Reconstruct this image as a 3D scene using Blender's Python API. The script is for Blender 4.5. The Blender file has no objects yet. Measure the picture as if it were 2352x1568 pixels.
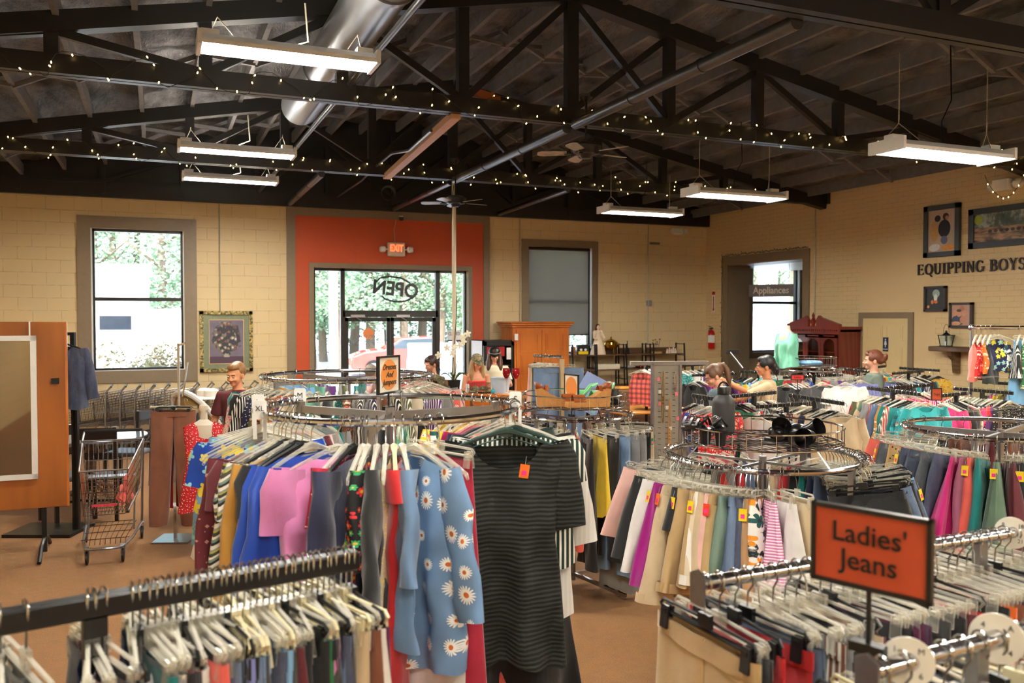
import bpy, math, random
from math import sin, cos, pi, radians as rad, atan2, sqrt, hypot
from mathutils import Vector as V, Matrix, noise
S = bpy.context.scene
COL = S.collection
# ---------------- camera ----------------
FPX = 1950.0; HC = 2.1; YAW = rad(22.67); PIT = rad(1.59)
cam_d = bpy.data.cameras.new('camera'); cam = bpy.data.objects.new('camera', cam_d); COL.objects.link(cam)
cam_d.sensor_width = 36; cam_d.lens = 36*FPX/2352; cam_d.clip_end = 300; cam_d.clip_start = .02
cam.location = (0, 0, HC); cam.rotation_euler = (pi/2-PIT, 0, -YAW)
cam_d.dof.use_dof = True; cam_d.dof.focus_distance = 5.0; cam_d.dof.aperture_fstop = 4.0
S.camera = cam
# ---------------- world, sun, exposure ----------------
S.view_settings.view_transform = 'Standard'; S.view_settings.look = 'None'
S.view_settings.exposure = 1.8; S.view_settings.gamma = 1.0; S.view_settings.use_curve_mapping = False
W = bpy.data.worlds.new('sky'); S.world = W; W.use_nodes = True
wn = W.node_tree.nodes; sky = wn.new('ShaderNodeTexSky'); sky.sky_type = 'NISHITA'
sky.sun_disc = False; sky.sun_elevation = rad(50); sky.sun_rotation = rad(190); sky.dust_density = 2.0
W.node_tree.links.new(sky.outputs[0], wn['Background'].inputs[0]); wn['Background'].inputs[1].default_value = .5
sun_d = bpy.data.lights.new('sun', 'SUN'); sun_d.energy = 3.2; sun_d.angle = rad(.6); sun_d.color = (1, .96, .9)
sun = bpy.data.objects.new('sun', sun_d); COL.objects.link(sun); sun.rotation_euler = (rad(42), 0, rad(-20))
TUBE_E = 60.0

# ---------------- pixel -> place helpers ----------------
CR = V((cos(YAW), -sin(YAW), 0)); CF = V((sin(YAW)*cos(PIT), cos(YAW)*cos(PIT), -sin(PIT)))
CU = V((sin(YAW)*sin(PIT), cos(YAW)*sin(PIT), cos(PIT))); C0 = V((0, 0, HC))
def ray(px, py): return CR*((px-1176)/FPX)+CU*((784-py)/FPX)+CF
def at(px, py, d): return C0+ray(px, py)*d
def hy(px, py, Y): r = ray(px, py); return C0+r*(Y/r.y)
def hx(px, py, X): r = ray(px, py); return C0+r*(X/r.x)
def hz(px, py, Z): r = ray(px, py); return C0+r*((Z-HC)/r.z)
def pz(px, d, z):
    p = CR*((px-1176)/FPX*d)+V((sin(YAW), cos(YAW), 0))*d; p.z = z; return p
VYAW = -YAW      # rotation about Z that faces an object's -Y side back at the lens axis

# ---------------- object helpers ----------------
def tag(o, label=None, cat=None, group=None, kind=None):
    if label: o['label'] = label
    if cat: o['category'] = cat
    if group: o['group'] = group
    if kind: o['kind'] = kind
    return o
def empty(name, loc=(0, 0, 0), rz=0, label=None, cat=None, group=None, kind=None, parent=None):
    o = bpy.data.objects.new(name, None); COL.objects.link(o); o.location = loc; o.rotation_euler = (0, 0, rz)
    o.empty_display_size = .05
    if parent: o.parent = parent
    return tag(o, label, cat, group, kind)
def copy_tree(o, parent=None, loc=None, rz=None):
    c = o.copy(); COL.objects.link(c); c.parent = parent
    if loc is not None: c.location = loc
    if rz is not None: c.rotation_euler = (0, 0, rz)
    for ch in o.children: copy_tree(ch, c)
    return c
class MB:
    def __init__(s): s.v = []; s.f = []; s.mi = []; s.m = 0; s.M = None
    def add(s, vs, fs):
        b = len(s.v)
        s.v += [tuple(s.M @ V(p)) if s.M else tuple(p) for p in vs]
        s.f += [tuple(i+b for i in f) for f in fs]; s.mi += [s.m]*len(fs); return s
    def box(s, c, d, rz=0, rx=0, ry=0):
        x, y, z = d[0]/2, d[1]/2, d[2]/2; R = Matrix.Rotation(rz, 3, 'Z') @ Matrix.Rotation(ry, 3, 'Y') @ Matrix.Rotation(rx, 3, 'X'); c = V(c)
        vs = [c+R @ V((i*x, j*y, k*z)) for i in (-1, 1) for j in (-1, 1) for k in (-1, 1)]
        return s.add(vs, [(0, 1, 3, 2), (4, 6, 7, 5), (0, 4, 5, 1), (2, 3, 7, 6), (0, 2, 6, 4), (1, 5, 7, 3)])
    def b2(s, p, q):
        return s.box([(p[i]+q[i])/2 for i in range(3)], [abs(p[i]-q[i]) for i in range(3)])
    def cbox(s, c, d, b=.01, rz=0):      # box with chamfered long edges (plan + top)
        x, y, z = d[0]/2, d[1]/2, d[2]/2; R = Matrix.Rotation(rz, 3, 'Z'); c = V(c)
        def ring(k, zz): 
            X, Y = x-k, y-k
            return [c+R @ V(p) for p in ((-X+b, -Y, zz), (X-b, -Y, zz), (X, -Y+b, zz), (X, Y-b, zz), (X-b, Y, zz), (-X+b, Y, zz), (-X, Y-b, zz), (-X, -Y+b, zz))]
        vs = ring(b, -z)+ring(0, -z+b)+ring(0, z-b)+ring(b, z); fs = [tuple(range(7, -1, -1)), tuple(range(24, 32))]
        for r in range(3):
            for i in range(8): j = (i+1) % 8; fs.append((r*8+i, r*8+j, r*8+8+j, r*8+8+i))
        return s.add(vs, fs)
    def beam(s, p, q, w, h, up=(0, 0, 1)):
        p, q = V(p), V(q); d = (q-p).normalized(); u = V(up)
        if abs(d.dot(u)) > .98: u = V((1, 0, 0))
        a = d.cross(u).normalized(); b = a.cross(d).normalized()
        vs = [e+a*(i*w/2)+b*(j*h/2) for e in (p, q) for i, j in ((-1, -1), (1, -1), (1, 1), (-1, 1))]
        return s.add(vs, [(3, 2, 1, 0), (4, 5, 6, 7), (0, 1, 5, 4), (1, 2, 6, 5), (2, 3, 7, 6), (3, 0, 4, 7)])
    def tube(s, pts, r, n=8, closed=False, cap=True):
        pts = [V(p) for p in pts]; N = len(pts); rr = r if isinstance(r, (list, tuple)) else [r]*N
        vs = []; ref = None
        for i, p in enumerate(pts):
            if closed: d = pts[(i+1) % N]-pts[i-1]
            else: d = pts[min(i+1, N-1)]-pts[max(i-1, 0)]
            if d.length < 1e-9: d = V((0, 0, 1))
            d.normalize()
            if ref is None: ref = V((0, 0, 1)) if abs(d.z) < .9 else V((1, 0, 0))
            a = ref-d*ref.dot(d)
            if a.length < 1e-4: a = V((1, .3, 0))-d*d.x
            a.normalize(); b = d.cross(a); ref = a
            vs += [p+(a*cos(2*pi*k/n)+b*sin(2*pi*k/n))*rr[i] for k in range(n)]
        fs = []
        for i in range(N if closed else N-1):
            j = (i+1) % N
            for k in range(n): l = (k+1) % n; fs.append((i*n+k, i*n+l, j*n+l, j*n+k))
        if cap and not closed: fs += [tuple(range(n-1, -1, -1)), tuple(range((N-1)*n, N*n))]
        return s.add(vs, fs)
    def ring(s, c, R, r, n=48, k=8, z=(0, 0, 1)):
        c = V(c); q = V((0, 0, 1)).rotation_difference(V(z))
        return s.tube([c+q @ V((R*cos(2*pi*i/n), R*sin(2*pi*i/n), 0)) for i in range(n)], r, k, closed=True)
    def lathe(s, prof, c=(0, 0, 0), n=16, sx=1, sy=1):
        vs = [(c[0]+r*cos(2*pi*k/n)*sx, c[1]+r*sin(2*pi*k/n)*sy, c[2]+z) for r, z in prof for k in range(n)]; fs = []
        for i in range(len(prof)-1):
            for k in range(n): l = (k+1) % n; fs.append((i*n+k, i*n+l, (i+1)*n+l, (i+1)*n+k))
        if prof[0][0] > 1e-5: fs.append(tuple(range(n-1, -1, -1)))
        if prof[-1][0] > 1e-5: m = (len(prof)-1)*n; fs.append(tuple(range(m, m+n)))
        return s.add(vs, fs)
    def ell(s, c, r, R=None, n=12, m=8):
        c = V(c); r = (r, r, r) if not isinstance(r, (tuple, list)) else r
        vs = [V((0, 0, -r[2]))]
        for i in range(1, m):
            t = -pi/2+pi*i/m
            vs += [V((r[0]*cos(t)*cos(2*pi*k/n), r[1]*cos(t)*sin(2*pi*k/n), r[2]*sin(t))) for k in range(n)]
        vs.append(V((0, 0, r[2])))
        if R: vs = [R @ p for p in vs]
        fs = [(0, 1+(k+1) % n, 1+k) for k in range(n)]
        for i in range(m-2):
            for k in range(n): l = (k+1) % n; fs.append((1+i*n+k, 1+i*n+l, 1+(i+1)*n+l, 1+(i+1)*n+k))
        t = 1+(m-2)*n; fs += [(t+k, t+(k+1) % n, len(vs)-1) for k in range(n)]
        return s.add([c+p for p in vs], fs)
    def prism(s, pts, ext):      # polygon extruded by vector
        pts = [V(p) for p in pts]; e = V(ext); n = len(pts)
        vs = pts+[p+e for p in pts]
        fs = [tuple(range(n-1, -1, -1)), tuple(range(n, 2*n))]+[(i, (i+1) % n, n+(i+1) % n, n+i) for i in range(n)]
        return s.add(vs, fs)
    def grid(s, fn, nu, nv, cu=False, cv=False):
        vs = [fn(i/(nu if cu else nu-1), j/(nv if cv else nv-1)) for j in range(nv) for i in range(nu)]; fs = []
        for j in range(nv if cv else nv-1):
            for i in range(nu if cu else nu-1):
                a, b = (i+1) % nu, (j+1) % nv
                fs.append((j*nu+i, j*nu+a, b*nu+a, b*nu+i))
        return s.add(vs, fs)
    def mesh(s, name, mats, sm=35):
        me = bpy.data.meshes.new(name); me.from_pydata(s.v, [], s.f)
        for m in (mats if isinstance(mats, (list, tuple)) else [mats]): me.materials.append(m)
        if any(s.mi): me.polygons.foreach_set('material_index', s.mi)
        if sm:
            me.polygons.foreach_set('use_smooth', [True]*len(me.polygons))
            if sm < 180: me.set_sharp_from_angle(angle=rad(sm))
        me.update(); return me
    def obj(s, name, mats, parent=None, label=None, cat=None, group=None, kind=None, loc=None, rz=None, sm=35, color=None):
        o = bpy.data.objects.new(name, s.mesh(name, mats, sm)); COL.objects.link(o)
        if parent: o.parent = parent
        if loc is not None: o.location = loc
        if rz is not None: o.rotation_euler = (0, 0, rz)
        if color: o.color = color
        return tag(o, label, cat, group, kind)
def O(me, name, parent=None, loc=None, rz=None, color=None, label=None, cat=None, group=None, kind=None):
    o = bpy.data.objects.new(name, me); COL.objects.link(o)
    if parent: o.parent = parent
    if loc is not None: o.location = loc
    if rz is not None: o.rotation_euler = (0, 0, rz)
    if color: o.color = color
    return tag(o, label, cat, group, kind)
def lin(c):
    f = lambda x: x/12.92 if x <= .04045 else ((x+.055)/1.055)**2.4
    return tuple(f(x/255) for x in c[:3])+(1,)
# ---------------- materials ----------------
class NT:
    def __init__(s, name):
        s.m = bpy.data.materials.new(name); s.m.use_nodes = True; s.t = s.m.node_tree; s.n = s.t.nodes
        s.b = s.n['Principled BSDF']
    def N(s, ty, **k):
        n = s.n.new('ShaderNode'+ty)
        for a, b in k.items():
            if a in n.inputs: n.inputs[a].default_value = b
            else: setattr(n, a, b)
        return n
    def L(s, a, b): s.t.links.new(a, b)
    def mth(s, op, a, b=0):
        n = s.n.new('ShaderNodeMath'); n.operation = op
        for i, x in enumerate((a, b)):
            if isinstance(x, (int, float)): n.inputs[i].default_value = x
            else: s.L(x, n.inputs[i])
        return n.outputs[0]
    def mix(s, fac, a, b, ty='MIX'):
        n = s.n.new('ShaderNodeMix'); n.data_type = 'RGBA'; n.blend_type = ty
        for i, x in ((0, fac), (6, a), (7, b)):
            if isinstance(x, (int, float, tuple)): n.inputs[i].default_value = x
            else: s.L(x, n.inputs[i])
        return n.outputs[2]
    def ramp(s, fac, stops, itp='LINEAR'):
        n = s.n.new('ShaderNodeValToRGB'); s.L(fac, n.inputs[0]); e = n.color_ramp.elements; n.color_ramp.interpolation = itp
        while len(e) < len(stops): e.new(.5)
        for i, (p, c) in enumerate(stops): e[i].position = p; e[i].color = c if isinstance(c, tuple) else (c, c, c, 1)
        return n.outputs[0]
    def co(s, kind='Object', scale=None, rot=None, loc=None):
        n = s.n.new('ShaderNodeTexCoord'); m = s.n.new('ShaderNodeMapping'); s.L(n.outputs[kind], m.inputs[0])
        if scale: m.inputs['Scale'].default_value = scale
        if rot: m.inputs['Rotation'].default_value = rot
        if loc: m.inputs['Location'].default_value = loc
        return m.outputs[0]
    def noise(s, vec, sc, det=3, out=0, rough=.5):
        n = s.n.new('ShaderNodeTexNoise'); n.inputs['Scale'].default_value = sc; n.inputs['Detail'].default_value = det; n.inputs['Roughness'].default_value = rough
        if vec: s.L(vec, n.inputs['Vector'])
        return n.outputs[out]
    def bump(s, h, st=.3, dist=.01):
        n = s.n.new('ShaderNodeBump'); n.inputs['Strength'].default_value = st; n.inputs['Distance'].default_value = dist
        s.L(h, n.inputs['Height']); s.L(n.outputs[0], s.b.inputs['Normal'])
    def base(s, x):
        if isinstance(x, tuple): s.b.inputs['Base Color'].default_value = x
        else: s.L(x, s.b.inputs['Base Color'])
    def set(s, **k):
        for a, b in k.items(): s.b.inputs[a.replace('_', ' ')].default_value = b
        return s.m
def simple(name, rgb, rough=.6, metal=0, nz=.06, nsc=20, bump=0, **k):
    t = NT(name); c = lin(rgb)
    if nz:
        v = t.co(); f = t.noise(v, nsc, 4)
        t.base(t.mix(f, tuple(x*(1-nz*2) for x in c[:3])+(1,), tuple(min(1, x*(1+nz*2)) for x in c[:3])+(1,)))
        if bump: t.bump(f, bump, .004)
    else: t.base(c)
    return t.set(Roughness=rough, Metallic=metal, **k)
def emis(name, rgb, st, samp=True):
    t = NT(name); t.base((0, 0, 0, 1)); t.set(Emission_Color=lin(rgb), Emission_Strength=st)
    if not samp: t.m.cycles.emission_sampling = 'NONE'
    return t.m
def wall_mat(name, ax, bw, rh, mort, base, dark, patch=None):
    t = NT(name); tc = t.n.new('ShaderNodeTexCoord'); sp = t.n.new('ShaderNodeSeparateXYZ'); t.L(tc.outputs['Object'], sp.inputs[0])
    cb = t.n.new('ShaderNodeCombineXYZ'); t.L(sp.outputs[ax], cb.inputs[0]); t.L(sp.outputs[2], cb.inputs[1])
    # wobble so the painted joints are uneven
    nz = t.noise(cb.outputs[0], 1.3, 2, 1)
    vm = t.n.new('ShaderNodeVectorMath'); vm.operation = 'SCALE'; t.L(nz, vm.inputs[0]); vm.inputs['Scale'].default_value = .02
    va = t.n.new('ShaderNodeVectorMath'); va.operation = 'ADD'; t.L(cb.outputs[0], va.inputs[0]); t.L(vm.outputs[0], va.inputs[1])
    bk = t.n.new('ShaderNodeTexBrick'); t.L(va.outputs[0], bk.inputs['Vector'])
    bk.inputs['Scale'].default_value = 1; bk.inputs['Brick Width'].default_value = bw; bk.inputs['Row Height'].default_value = rh
    bk.inputs['Mortar Size'].default_value = mort; bk.inputs['Mortar Smooth'].default_value = .5
    n2 = t.noise(va.outputs[0], 2.2, 5); n3 = t.noise(va.outputs[0], 9, 3)
    jf = t.mth('MULTIPLY', bk.outputs['Fac'], t.ramp(n3, [(.35, .15), (.65, .95)]))
    if patch:   # plastered-over opening: joints fade out inside a rectangle (a range and z range)
        def rng(o, lo, hi): return t.mth('MULTIPLY', t.mth('GREATER_THAN', o, lo), t.mth('LESS_THAN', o, hi))
        inn = t.mth('MULTIPLY', rng(sp.outputs[ax], patch[0], patch[1]), rng(sp.outputs[2], patch[2], patch[3]))
        jf = t.mth('MULTIPLY', jf, t.mth('SUBTRACT', 1, inn))
    c = t.mix(n2, tuple(x*.93 for x in lin(base)[:3])+(1,), lin(base))
    t.base(t.mix(jf, c, lin(dark)))
    t.bump(t.mth('SUBTRACT', t.mth('MULTIPLY', n3, .25), jf), .5, .006)
    return t.set(Roughness=.62)
def wood(name, a, b, sc=1.0, rough=.35, axis='Z', coat=0.2):
    t = NT(name); s = {'Z': (14, 14, 1.2), 'X': (1.2, 14, 14), 'Y': (14, 1.2, 14)}[axis]
    v = t.co(scale=tuple(x*sc for x in s)); n = t.noise(v, 1.5, 6, 0, .6)
    w = t.n.new('ShaderNodeTexWave'); w.wave_type = 'RINGS'; w.inputs['Scale'].default_value = .35; w.inputs['Distortion'].default_value = 6; w.inputs['Detail'].default_value = 3; t.L(v, w.inputs['Vector'])
    f = t.mix(.45, n, w.outputs[0]); t.base(t.mix(f, lin(a), lin(b))); t.bump(n, .08, .002)
    return t.set(Roughness=rough, Coat_Weight=coat)
M = {}
M['cmu'] = wall_mat('painted_block', 0, .406, .203, .006, (230, 205, 158), (196, 166, 116))
M['cmu_y'] = wall_mat('painted_block_side', 1, .406, .203, .006, (230, 205, 158), (196, 166, 116))
M['trimbr'] = simple('taupe_trim_paint', (134, 116, 92), .5)
M['trimdk'] = simple('dark_bronze_frame', (42, 38, 36), .4, .3)
M['terra'] = simple('terracotta_wall_paint', (196, 78, 36), .55, nz=.03)
M['truss'] = simple('black_painted_timber', (30, 28, 27), .42, nz=.15, nsc=8, bump=.3)
M['pipe'] = simple('grey_painted_pipe', (88, 90, 94), .3, .65, nz=.08)
M['duct'] = simple('galvanised_duct', (150, 152, 158), .32, .8, nz=.08, nsc=5)
M['joist'] = simple('grey_black_joist', (112, 110, 112), .7, nz=.2, nsc=12)
M['black'] = simple('black_metal', (22, 22, 23), .4, .2, nz=.1)
M['blackp'] = simple('black_plastic', (18, 18, 19), .35, nz=0)
M['white'] = simple('white_enamel', (232, 232, 228), .4, nz=.02)
M['chrome'] = simple('chrome_rail', (205, 205, 208), .12, 1, nz=0)
M['steel'] = simple('brushed_steel', (160, 160, 165), .3, 1, nz=.05, nsc=60)
M['galv'] = simple('conduit_steel', (176, 170, 150), .4, .6, nz=.05)
def foam():
    t = NT('black_foam_lit_patches'); v = t.co(scale=(1, .35, 1)); n = t.noise(v, 3.2, 8, 0, .65); n2 = t.noise(v, 22, 4, 0, .7)
    t.base(t.mix(t.ramp(n, [(.35, 0.), (.65, 1.)]), lin((48, 47, 50)), lin((160, 157, 159)))); t.bump(t.mix(.4, n, n2), 1.0, .2)  # pale noise patches paint stray lamp light onto the black foam
    return t.set(Roughness=.32)
M['foam'] = foam()
def carpet():
    t = NT('tan_brown_carpet'); v = t.co(); n = t.noise(v, 1.2, 4); n2 = t.noise(v, 130, 2); n3 = t.noise(v, 14, 5)
    c = t.mix(n2, lin((98, 62, 28)), lin((178, 126, 68))); c = t.mix(t.ramp(n, [(.35, 0.), (.7, .3)]), c, lin((134, 88, 48))); c = t.mix(t.ramp(n3, [(.45, 0.), (.7, .3)]), c, lin((110, 80, 58)))
    t.base(c); t.bump(n2, .7, .006)
    return t.set(Roughness=.9, Sheen_Weight=.08)
M['carpet'] = carpet()
def glass():
    t = NT('window_glass'); o = t.n['Material Output']; tr = t.N('BsdfTransparent'); gl = t.N('BsdfGlossy'); gl.inputs['Roughness'].default_value = .02
    tr.inputs[0].default_value = (.93, .97, .96, 1); fr = t.N('Fresnel'); fr.inputs[0].default_value = 1.25; mx = t.N('MixShader')
    t.L(fr.outputs[0], mx.inputs[0]); t.L(tr.outputs[0], mx.inputs[1]); t.L(gl.outputs[0], mx.inputs[2]); t.L(mx.outputs[0], o.inputs[0]); return t.m
M['glass'] = glass()
M['tube'] = emis('fluorescent_tube', (255, 250, 238), TUBE_E)
M['bulb'] = emis('fairy_bulb', (255, 206, 120), 5, False)
M['wire'] = simple('dark_green_wire', (20, 28, 20), .5, nz=0)
# ================= ROOM =================
YB = 15.5; XR = 11.07; XL = -2.97; YF = -6.0; XRG = 4.05
ZC = 4.13
def deckz(x): return 5.82-.2*abs(x-XRG)
def wall_y(name, y0, y1, x0, x1, z1, holes, mat):
    """wall in a plane of constant Y with rectangular holes (x0,x1,z0,z1)"""
    m = MB(); xs = sorted({x0, x1}|{h[0] for h in holes}|{h[1] for h in holes}); zs = sorted({0, z1}|{h[2] for h in holes}|{h[3] for h in holes})
    for a, b in zip(xs, xs[1:]):
        run = None
        for c, d in zip(zs, zs[1:]):
            hole = any(h[0]-1e-6 <= a and b <= h[1]+1e-6 and h[2]-1e-6 <= c and d <= h[3]+1e-6 for h in holes)
            if hole:
                if run: m.b2((a, y0, run[0]), (b, y1, run[1])); run = None
            else: run = (run[0] if run else c, d)
        if run: m.b2((a, y0, run[0]), (b, y1, run[1]))
    return m.obj(name, mat, kind='structure', sm=0)
def wall_x(name, x0, x1, y0, y1, z1, holes, mat):
    m = MB(); ys = sorted({y0, y1}|{h[0] for h in holes}|{h[1] for h in holes}); zs = sorted({0, z1}|{h[2] for h in holes}|{h[3] for h in holes})
    for a, b in zip(ys, ys[1:]):
        run = None
        for c, d in zip(zs, zs[1:]):
            hole = any(h[0]-1e-6 <= a and b <= h[1]+1e-6 and h[2]-1e-6 <= c and d <= h[3]+1e-6 for h in holes)
            if hole:
                if run: m.b2((x0, a, run[0]), (x1, b, run[1])); run = None
            else: run = (run[0] if run else c, d)
        if run: m.b2((x0, a, run[0]), (x1, b, run[1]))
    return m.obj(name, mat, kind='structure', sm=0)
def hb(px0, py0, px1, py1, Y=YB): a = hy(px0, py0, Y); b = hy(px1, py1, Y); return a.x, b.x, b.z, a.z   # x0,x1,zlow,zhigh
# windows in the back wall
w1 = hb(209, 523, 424, 848); w1 = (w1[0], w1[1], w1[2], w1[3])
dr = hb(720, 613, 1074, 1000); dr = (dr[0], dr[1], 0.0, hy(900, 618, YB).z)
w2 = hb(1213, 565, 1358, 812); w2 = (w2[0], w2[1], w2[2], w2[3])
wall_y('wall_back', YB, YB+.3, XL, XR, 6.2, [w1, dr, w2], M['cmu'])
# right wall with the doorway to the next room
dw0 = hx(1673, 612, XR); dw1 = hx(1846, 604, XR); DW = (dw1.y, dw0.y, 0.0, dw0.z+.03)
pt0 = hx(1977, 600, XR).y; pt1 = hx(2150, 600, XR).y; ptz = hx(1977, 565, XR).z
M['brick'] = wall_mat('painted_brick', 1, .215, .078, .004, (228, 202, 154), (186, 158, 114), (pt1, pt0, -1, ptz))
wall_x('wall_right', XR, XR+.3, YF, YB, 4.6, [DW], M['brick'])
wall_x('wall_left', XL-.3, XL, YF, YB, 4.6, [], M['cmu_y'])
wall_y('wall_front', YF-.3, YF, XL, XR, 6.2, [], M['cmu'])
MB().b2((XL-.3, YF-.3, -.2), (XR+.3, YB+.3, 0)).obj('floor', M['carpet'], kind='structure', sm=0)
# roof deck with sprayed foam (bumpy underside), joists below it
m = MB()
def deck(u, v):
    x = XL-.3+(XR-XL+.6)*u; y = YF-.3+(YB-YF+.6)*v
    b = noise.noise(V((x*2.1, y*1.1, 0)))*.09+noise.noise(V((x*6, y*3.2, 5)))*.045
    g = abs(((x-XRG)/.6) % 1-.5)*.12
    return (x, y, deckz(x)+b-g*.6)
m.grid(deck, 240, 260)
ceil = m.obj('ceiling', M['foam'], kind='structure', sm=180)
ceil.modifiers.new('t', 'SOLIDIFY').thickness = .15; ceil.modifiers['t'].offset = 1
x = XRG-11*.6
k = 0
rnd = random.Random(5)
for k in range(-11, 12):
    x = XRG+k*.6+.3*(0 if k else .3)
    if x < XL+.1 or x > XR-.1: continue
    m = MB(); zj = deckz(x)-.17
    m.beam((x, YF, zj), (x, YB, zj), .05, .17); m.obj('roof_joist', M['joist'], ceil, sm=0)
# cross bridging between the joists, mid span
for yy in (2.7, 6.4, 10.0, 13.7):
    m = MB()
    for k in range(-10, 11):
        xa = XRG+k*.6; xb = xa+.6
        if xa < XL+.2 or xb > XR-.2: continue
        za, zb = deckz(xa)-.1, deckz(xb)-.26
        m.beam((xa, yy, za), (xb, yy+.03, zb), .045, .05); m.beam((xa, yy+.1, deckz(xa)-.26), (xb, yy+.1, deckz(xb)-.1), .045, .05)
    m.obj('joist_bridging', M['joist'], ceil, sm=0)
# ---------------- trusses ----------------
NX = [XRG+1.21*k for k in range(-5, 6)]
def tz(x): return 5.5-.195*abs(x-XRG)
def truss(Y, label):
    t = empty('roof_truss', (XRG, Y, ZC), 0, label, 'truss', None, 'structure')
    def ob(m, n, sm=30): o = m.obj(n, M['truss'], t, sm=sm); o.matrix_parent_inverse = Matrix.Translation((-XRG, -Y, -ZC)); return o
    m = MB()
    for s_ in (-1, 1): m.beam((XL, Y+s_*.045, ZC+.08), (XR, Y+s_*.045, ZC+.08), .07, .16)
    ob(m, 'bottom_chord')
    for s_ in (-1, 1):
        m = MB(); e = XRG+s_*7.02; m.beam((XRG, Y, tz(XRG)), (e, Y, tz(e)), .15, .17); ob(m, 'top_chord')
    for k, x in enumerate(NX):
        w = .11 if k != 5 else .13
        m = MB().beam((x, Y, ZC+.1), (x, Y, tz(x)), w, .1, (0, 1, 0)); ob(m, 'web_post')
    dg = {-5: 1, -4: 0, -3: 1, -2: 0, -1: 1, 0: 2, 1: 1, 2: 0, 3: 1, 4: 0}
    for k, d in dg.items():
        a, b = NX[k+5], NX[k+6]; y = Y
        if d in (0, 2): ob(MB().beam((a, y, tz(a)-.06), (b, y, ZC+.14), .06, .07), 'web_brace')
        if d in (1, 2): ob(MB().beam((a, y+(.05 if d == 2 else 0), ZC+.14), (b, y+(.05 if d == 2 else 0), tz(b)-.06), .06, .07), 'web_brace')
    for s_ in (-1, 1):
        o = MB().b2((XRG+s_*6.95, Y-.16, ZC), (XRG+s_*7.02, Y+.16, ZC+.45)); ob(o, 'bearing_box', 0)
    return t
YT = [0.9, 4.55, 8.08, 11.97]
truss(YT[0], 'black timber roof truss above the nearest racks, furthest from the shop windows')
truss(YT[1], 'black timber roof truss whose lower beam crosses above the suspended lamp by the lettering wall')
truss(YT[2], 'black timber roof truss carrying fairy lights in front of the dark ceiling fan')
truss(YT[3], 'black timber roof truss carrying fairy lights, nearest to the shop front wall')
# dark header band along the top of the back wall
m = MB(); m.b2((XL, YB-.12, ZC-.06), (XR, YB, ZC+.2))
m.b2((XL, YB-.04, ZC+.2), (XR, YB, 6.0)); m.obj('trim_1', M['truss'], kind='structure', sm=0)
a = NX
m = MB()
for k in range(10): m.beam((NX[k], YB-.1, ZC+.2 if k % 2 else tz(NX[k])), (NX[k+1], YB-.1, tz(NX[k+1]) if k % 2 else ZC+.2), .06, .06); m.beam((NX[k], YB-.1, ZC), (NX[k], YB-.1, tz(NX[k])), .07, .07)
m.obj('trim_2', M['truss'], kind='structure', sm=0)
# ---------------- tie pipes, duct, timber strut ----------------
def pipe(p, q, r, label, name='tie_pipe', mat='pipe'):
    m = MB(); p = V(p); q = V(q); m.tube([p, q], r, 12)
    for t in (.33, .66): c = p.lerp(q, t); d = (q-p).normalized(); m.tube([c-d*.02, c+d*.02], r*1.12, 12)
    return m.obj(name, M[mat], None, label, 'pipe')
pipe((XRG, YT[1]+.1, 4.12), (XRG, YT[2]-.1, 4.12), .055, 'long grey tie pipe at the ridge between the two nearer visible trusses')
pipe((XRG, YT[2]+.1, 4.12), (XRG, YT[3]-.1, 4.12), .055, 'grey tie pipe at the ridge running behind the dark ceiling fan')
pipe((XRG, YT[3]+.1, 4.12), (XRG, YB-.15, 4.12), .05, 'grey tie pipe meeting the back wall above the terracotta surround')
pipe((6.0, YT[3]+.1, 4.12), (6.15, YB-.15, 4.12), .045, 'grey tie pipe above the shaded window and pine armoire')
pipe((2.15, YT[3]+.1, 4.12), (2.18, YB-.15, 4.12), .05, 'grey tie pipe above the left edge of the terracotta surround')
pipe((1.72, 3.0, 4.3), (1.66, YB-.15, 4.3), .028, 'long thin bright conduit running beside the round duct', 'roof_conduit')
t = empty('air_duct', (1.6, 6.5, 4.62), 0, 'round galvanised air duct hanging through the roof trusses', 'duct')
m = MB(); R_ = .22
m.tube([(0, -4.2, 0), (0, 3.9, 0)], R_, 28, cap=False); m.tube([(0, -4.2, 0), (0, 3.9, 0)], R_-.01, 28, cap=False)
m.obj('duct_pipe', M['duct'], t)
for y in (-.35, 2.2): MB().tube([(0, y-.03, 0), (0, y+.03, 0)], R_+.018, 28).obj('joint_collar', M['duct'], t)
MB().tube([(-.1, -.6, 0), (-.62, -.6, .02)], .09, 16).obj('branch_pipe', M['duct'], t)
# bare timber strut between the two lit trusses
a1 = hy(1047, 283, YT[2]); a2 = hy(888, 385, YT[3])
MB().beam((a1.x, YT[2], 4.12), (a2.x, YT[3], 4.12), .1, .07).obj('timber_strut', simple('raw_pine', (196, 150, 108), .6, nz=.1, nsc=9), None, 'bare unpainted timber strut laid between two black trusses', 'timber', sm=0)
MB().box((a1.x+.35, YT[2]+.15, ZC+.24), (.42, .12, .09), .5).obj('timber_offcut', simple('orange_pine', (170, 92, 44), .6), None, 'short orange timber offcut lying on the beam above the pole', 'timber', sm=0)
# pale conduit drooping beside the strut
q = [hy(990, 300, 8.3), hy(940, 345, 9.6), hy(900, 352, 10.6), hy(860, 385, 12.1), hy(830, 415, 13.4), hy(775, 452, 15.2)]
MB().tube(q, .018, 6).obj('roof_cable', M['pipe'], None, 'pale flexible cable sagging beside the bare timber strut', 'cable')
m = MB(); c = hy(891, 444, 15.2)
for i in range(4): m.ring(c+V((0, -.02*i, 0)), .11+.008*i, .006, 24, 5, (0, 1, 0))
m.obj('cable_coil', M['pipe'], None, 'round coil of grey cable hung high on the dark header', 'cable')
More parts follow.
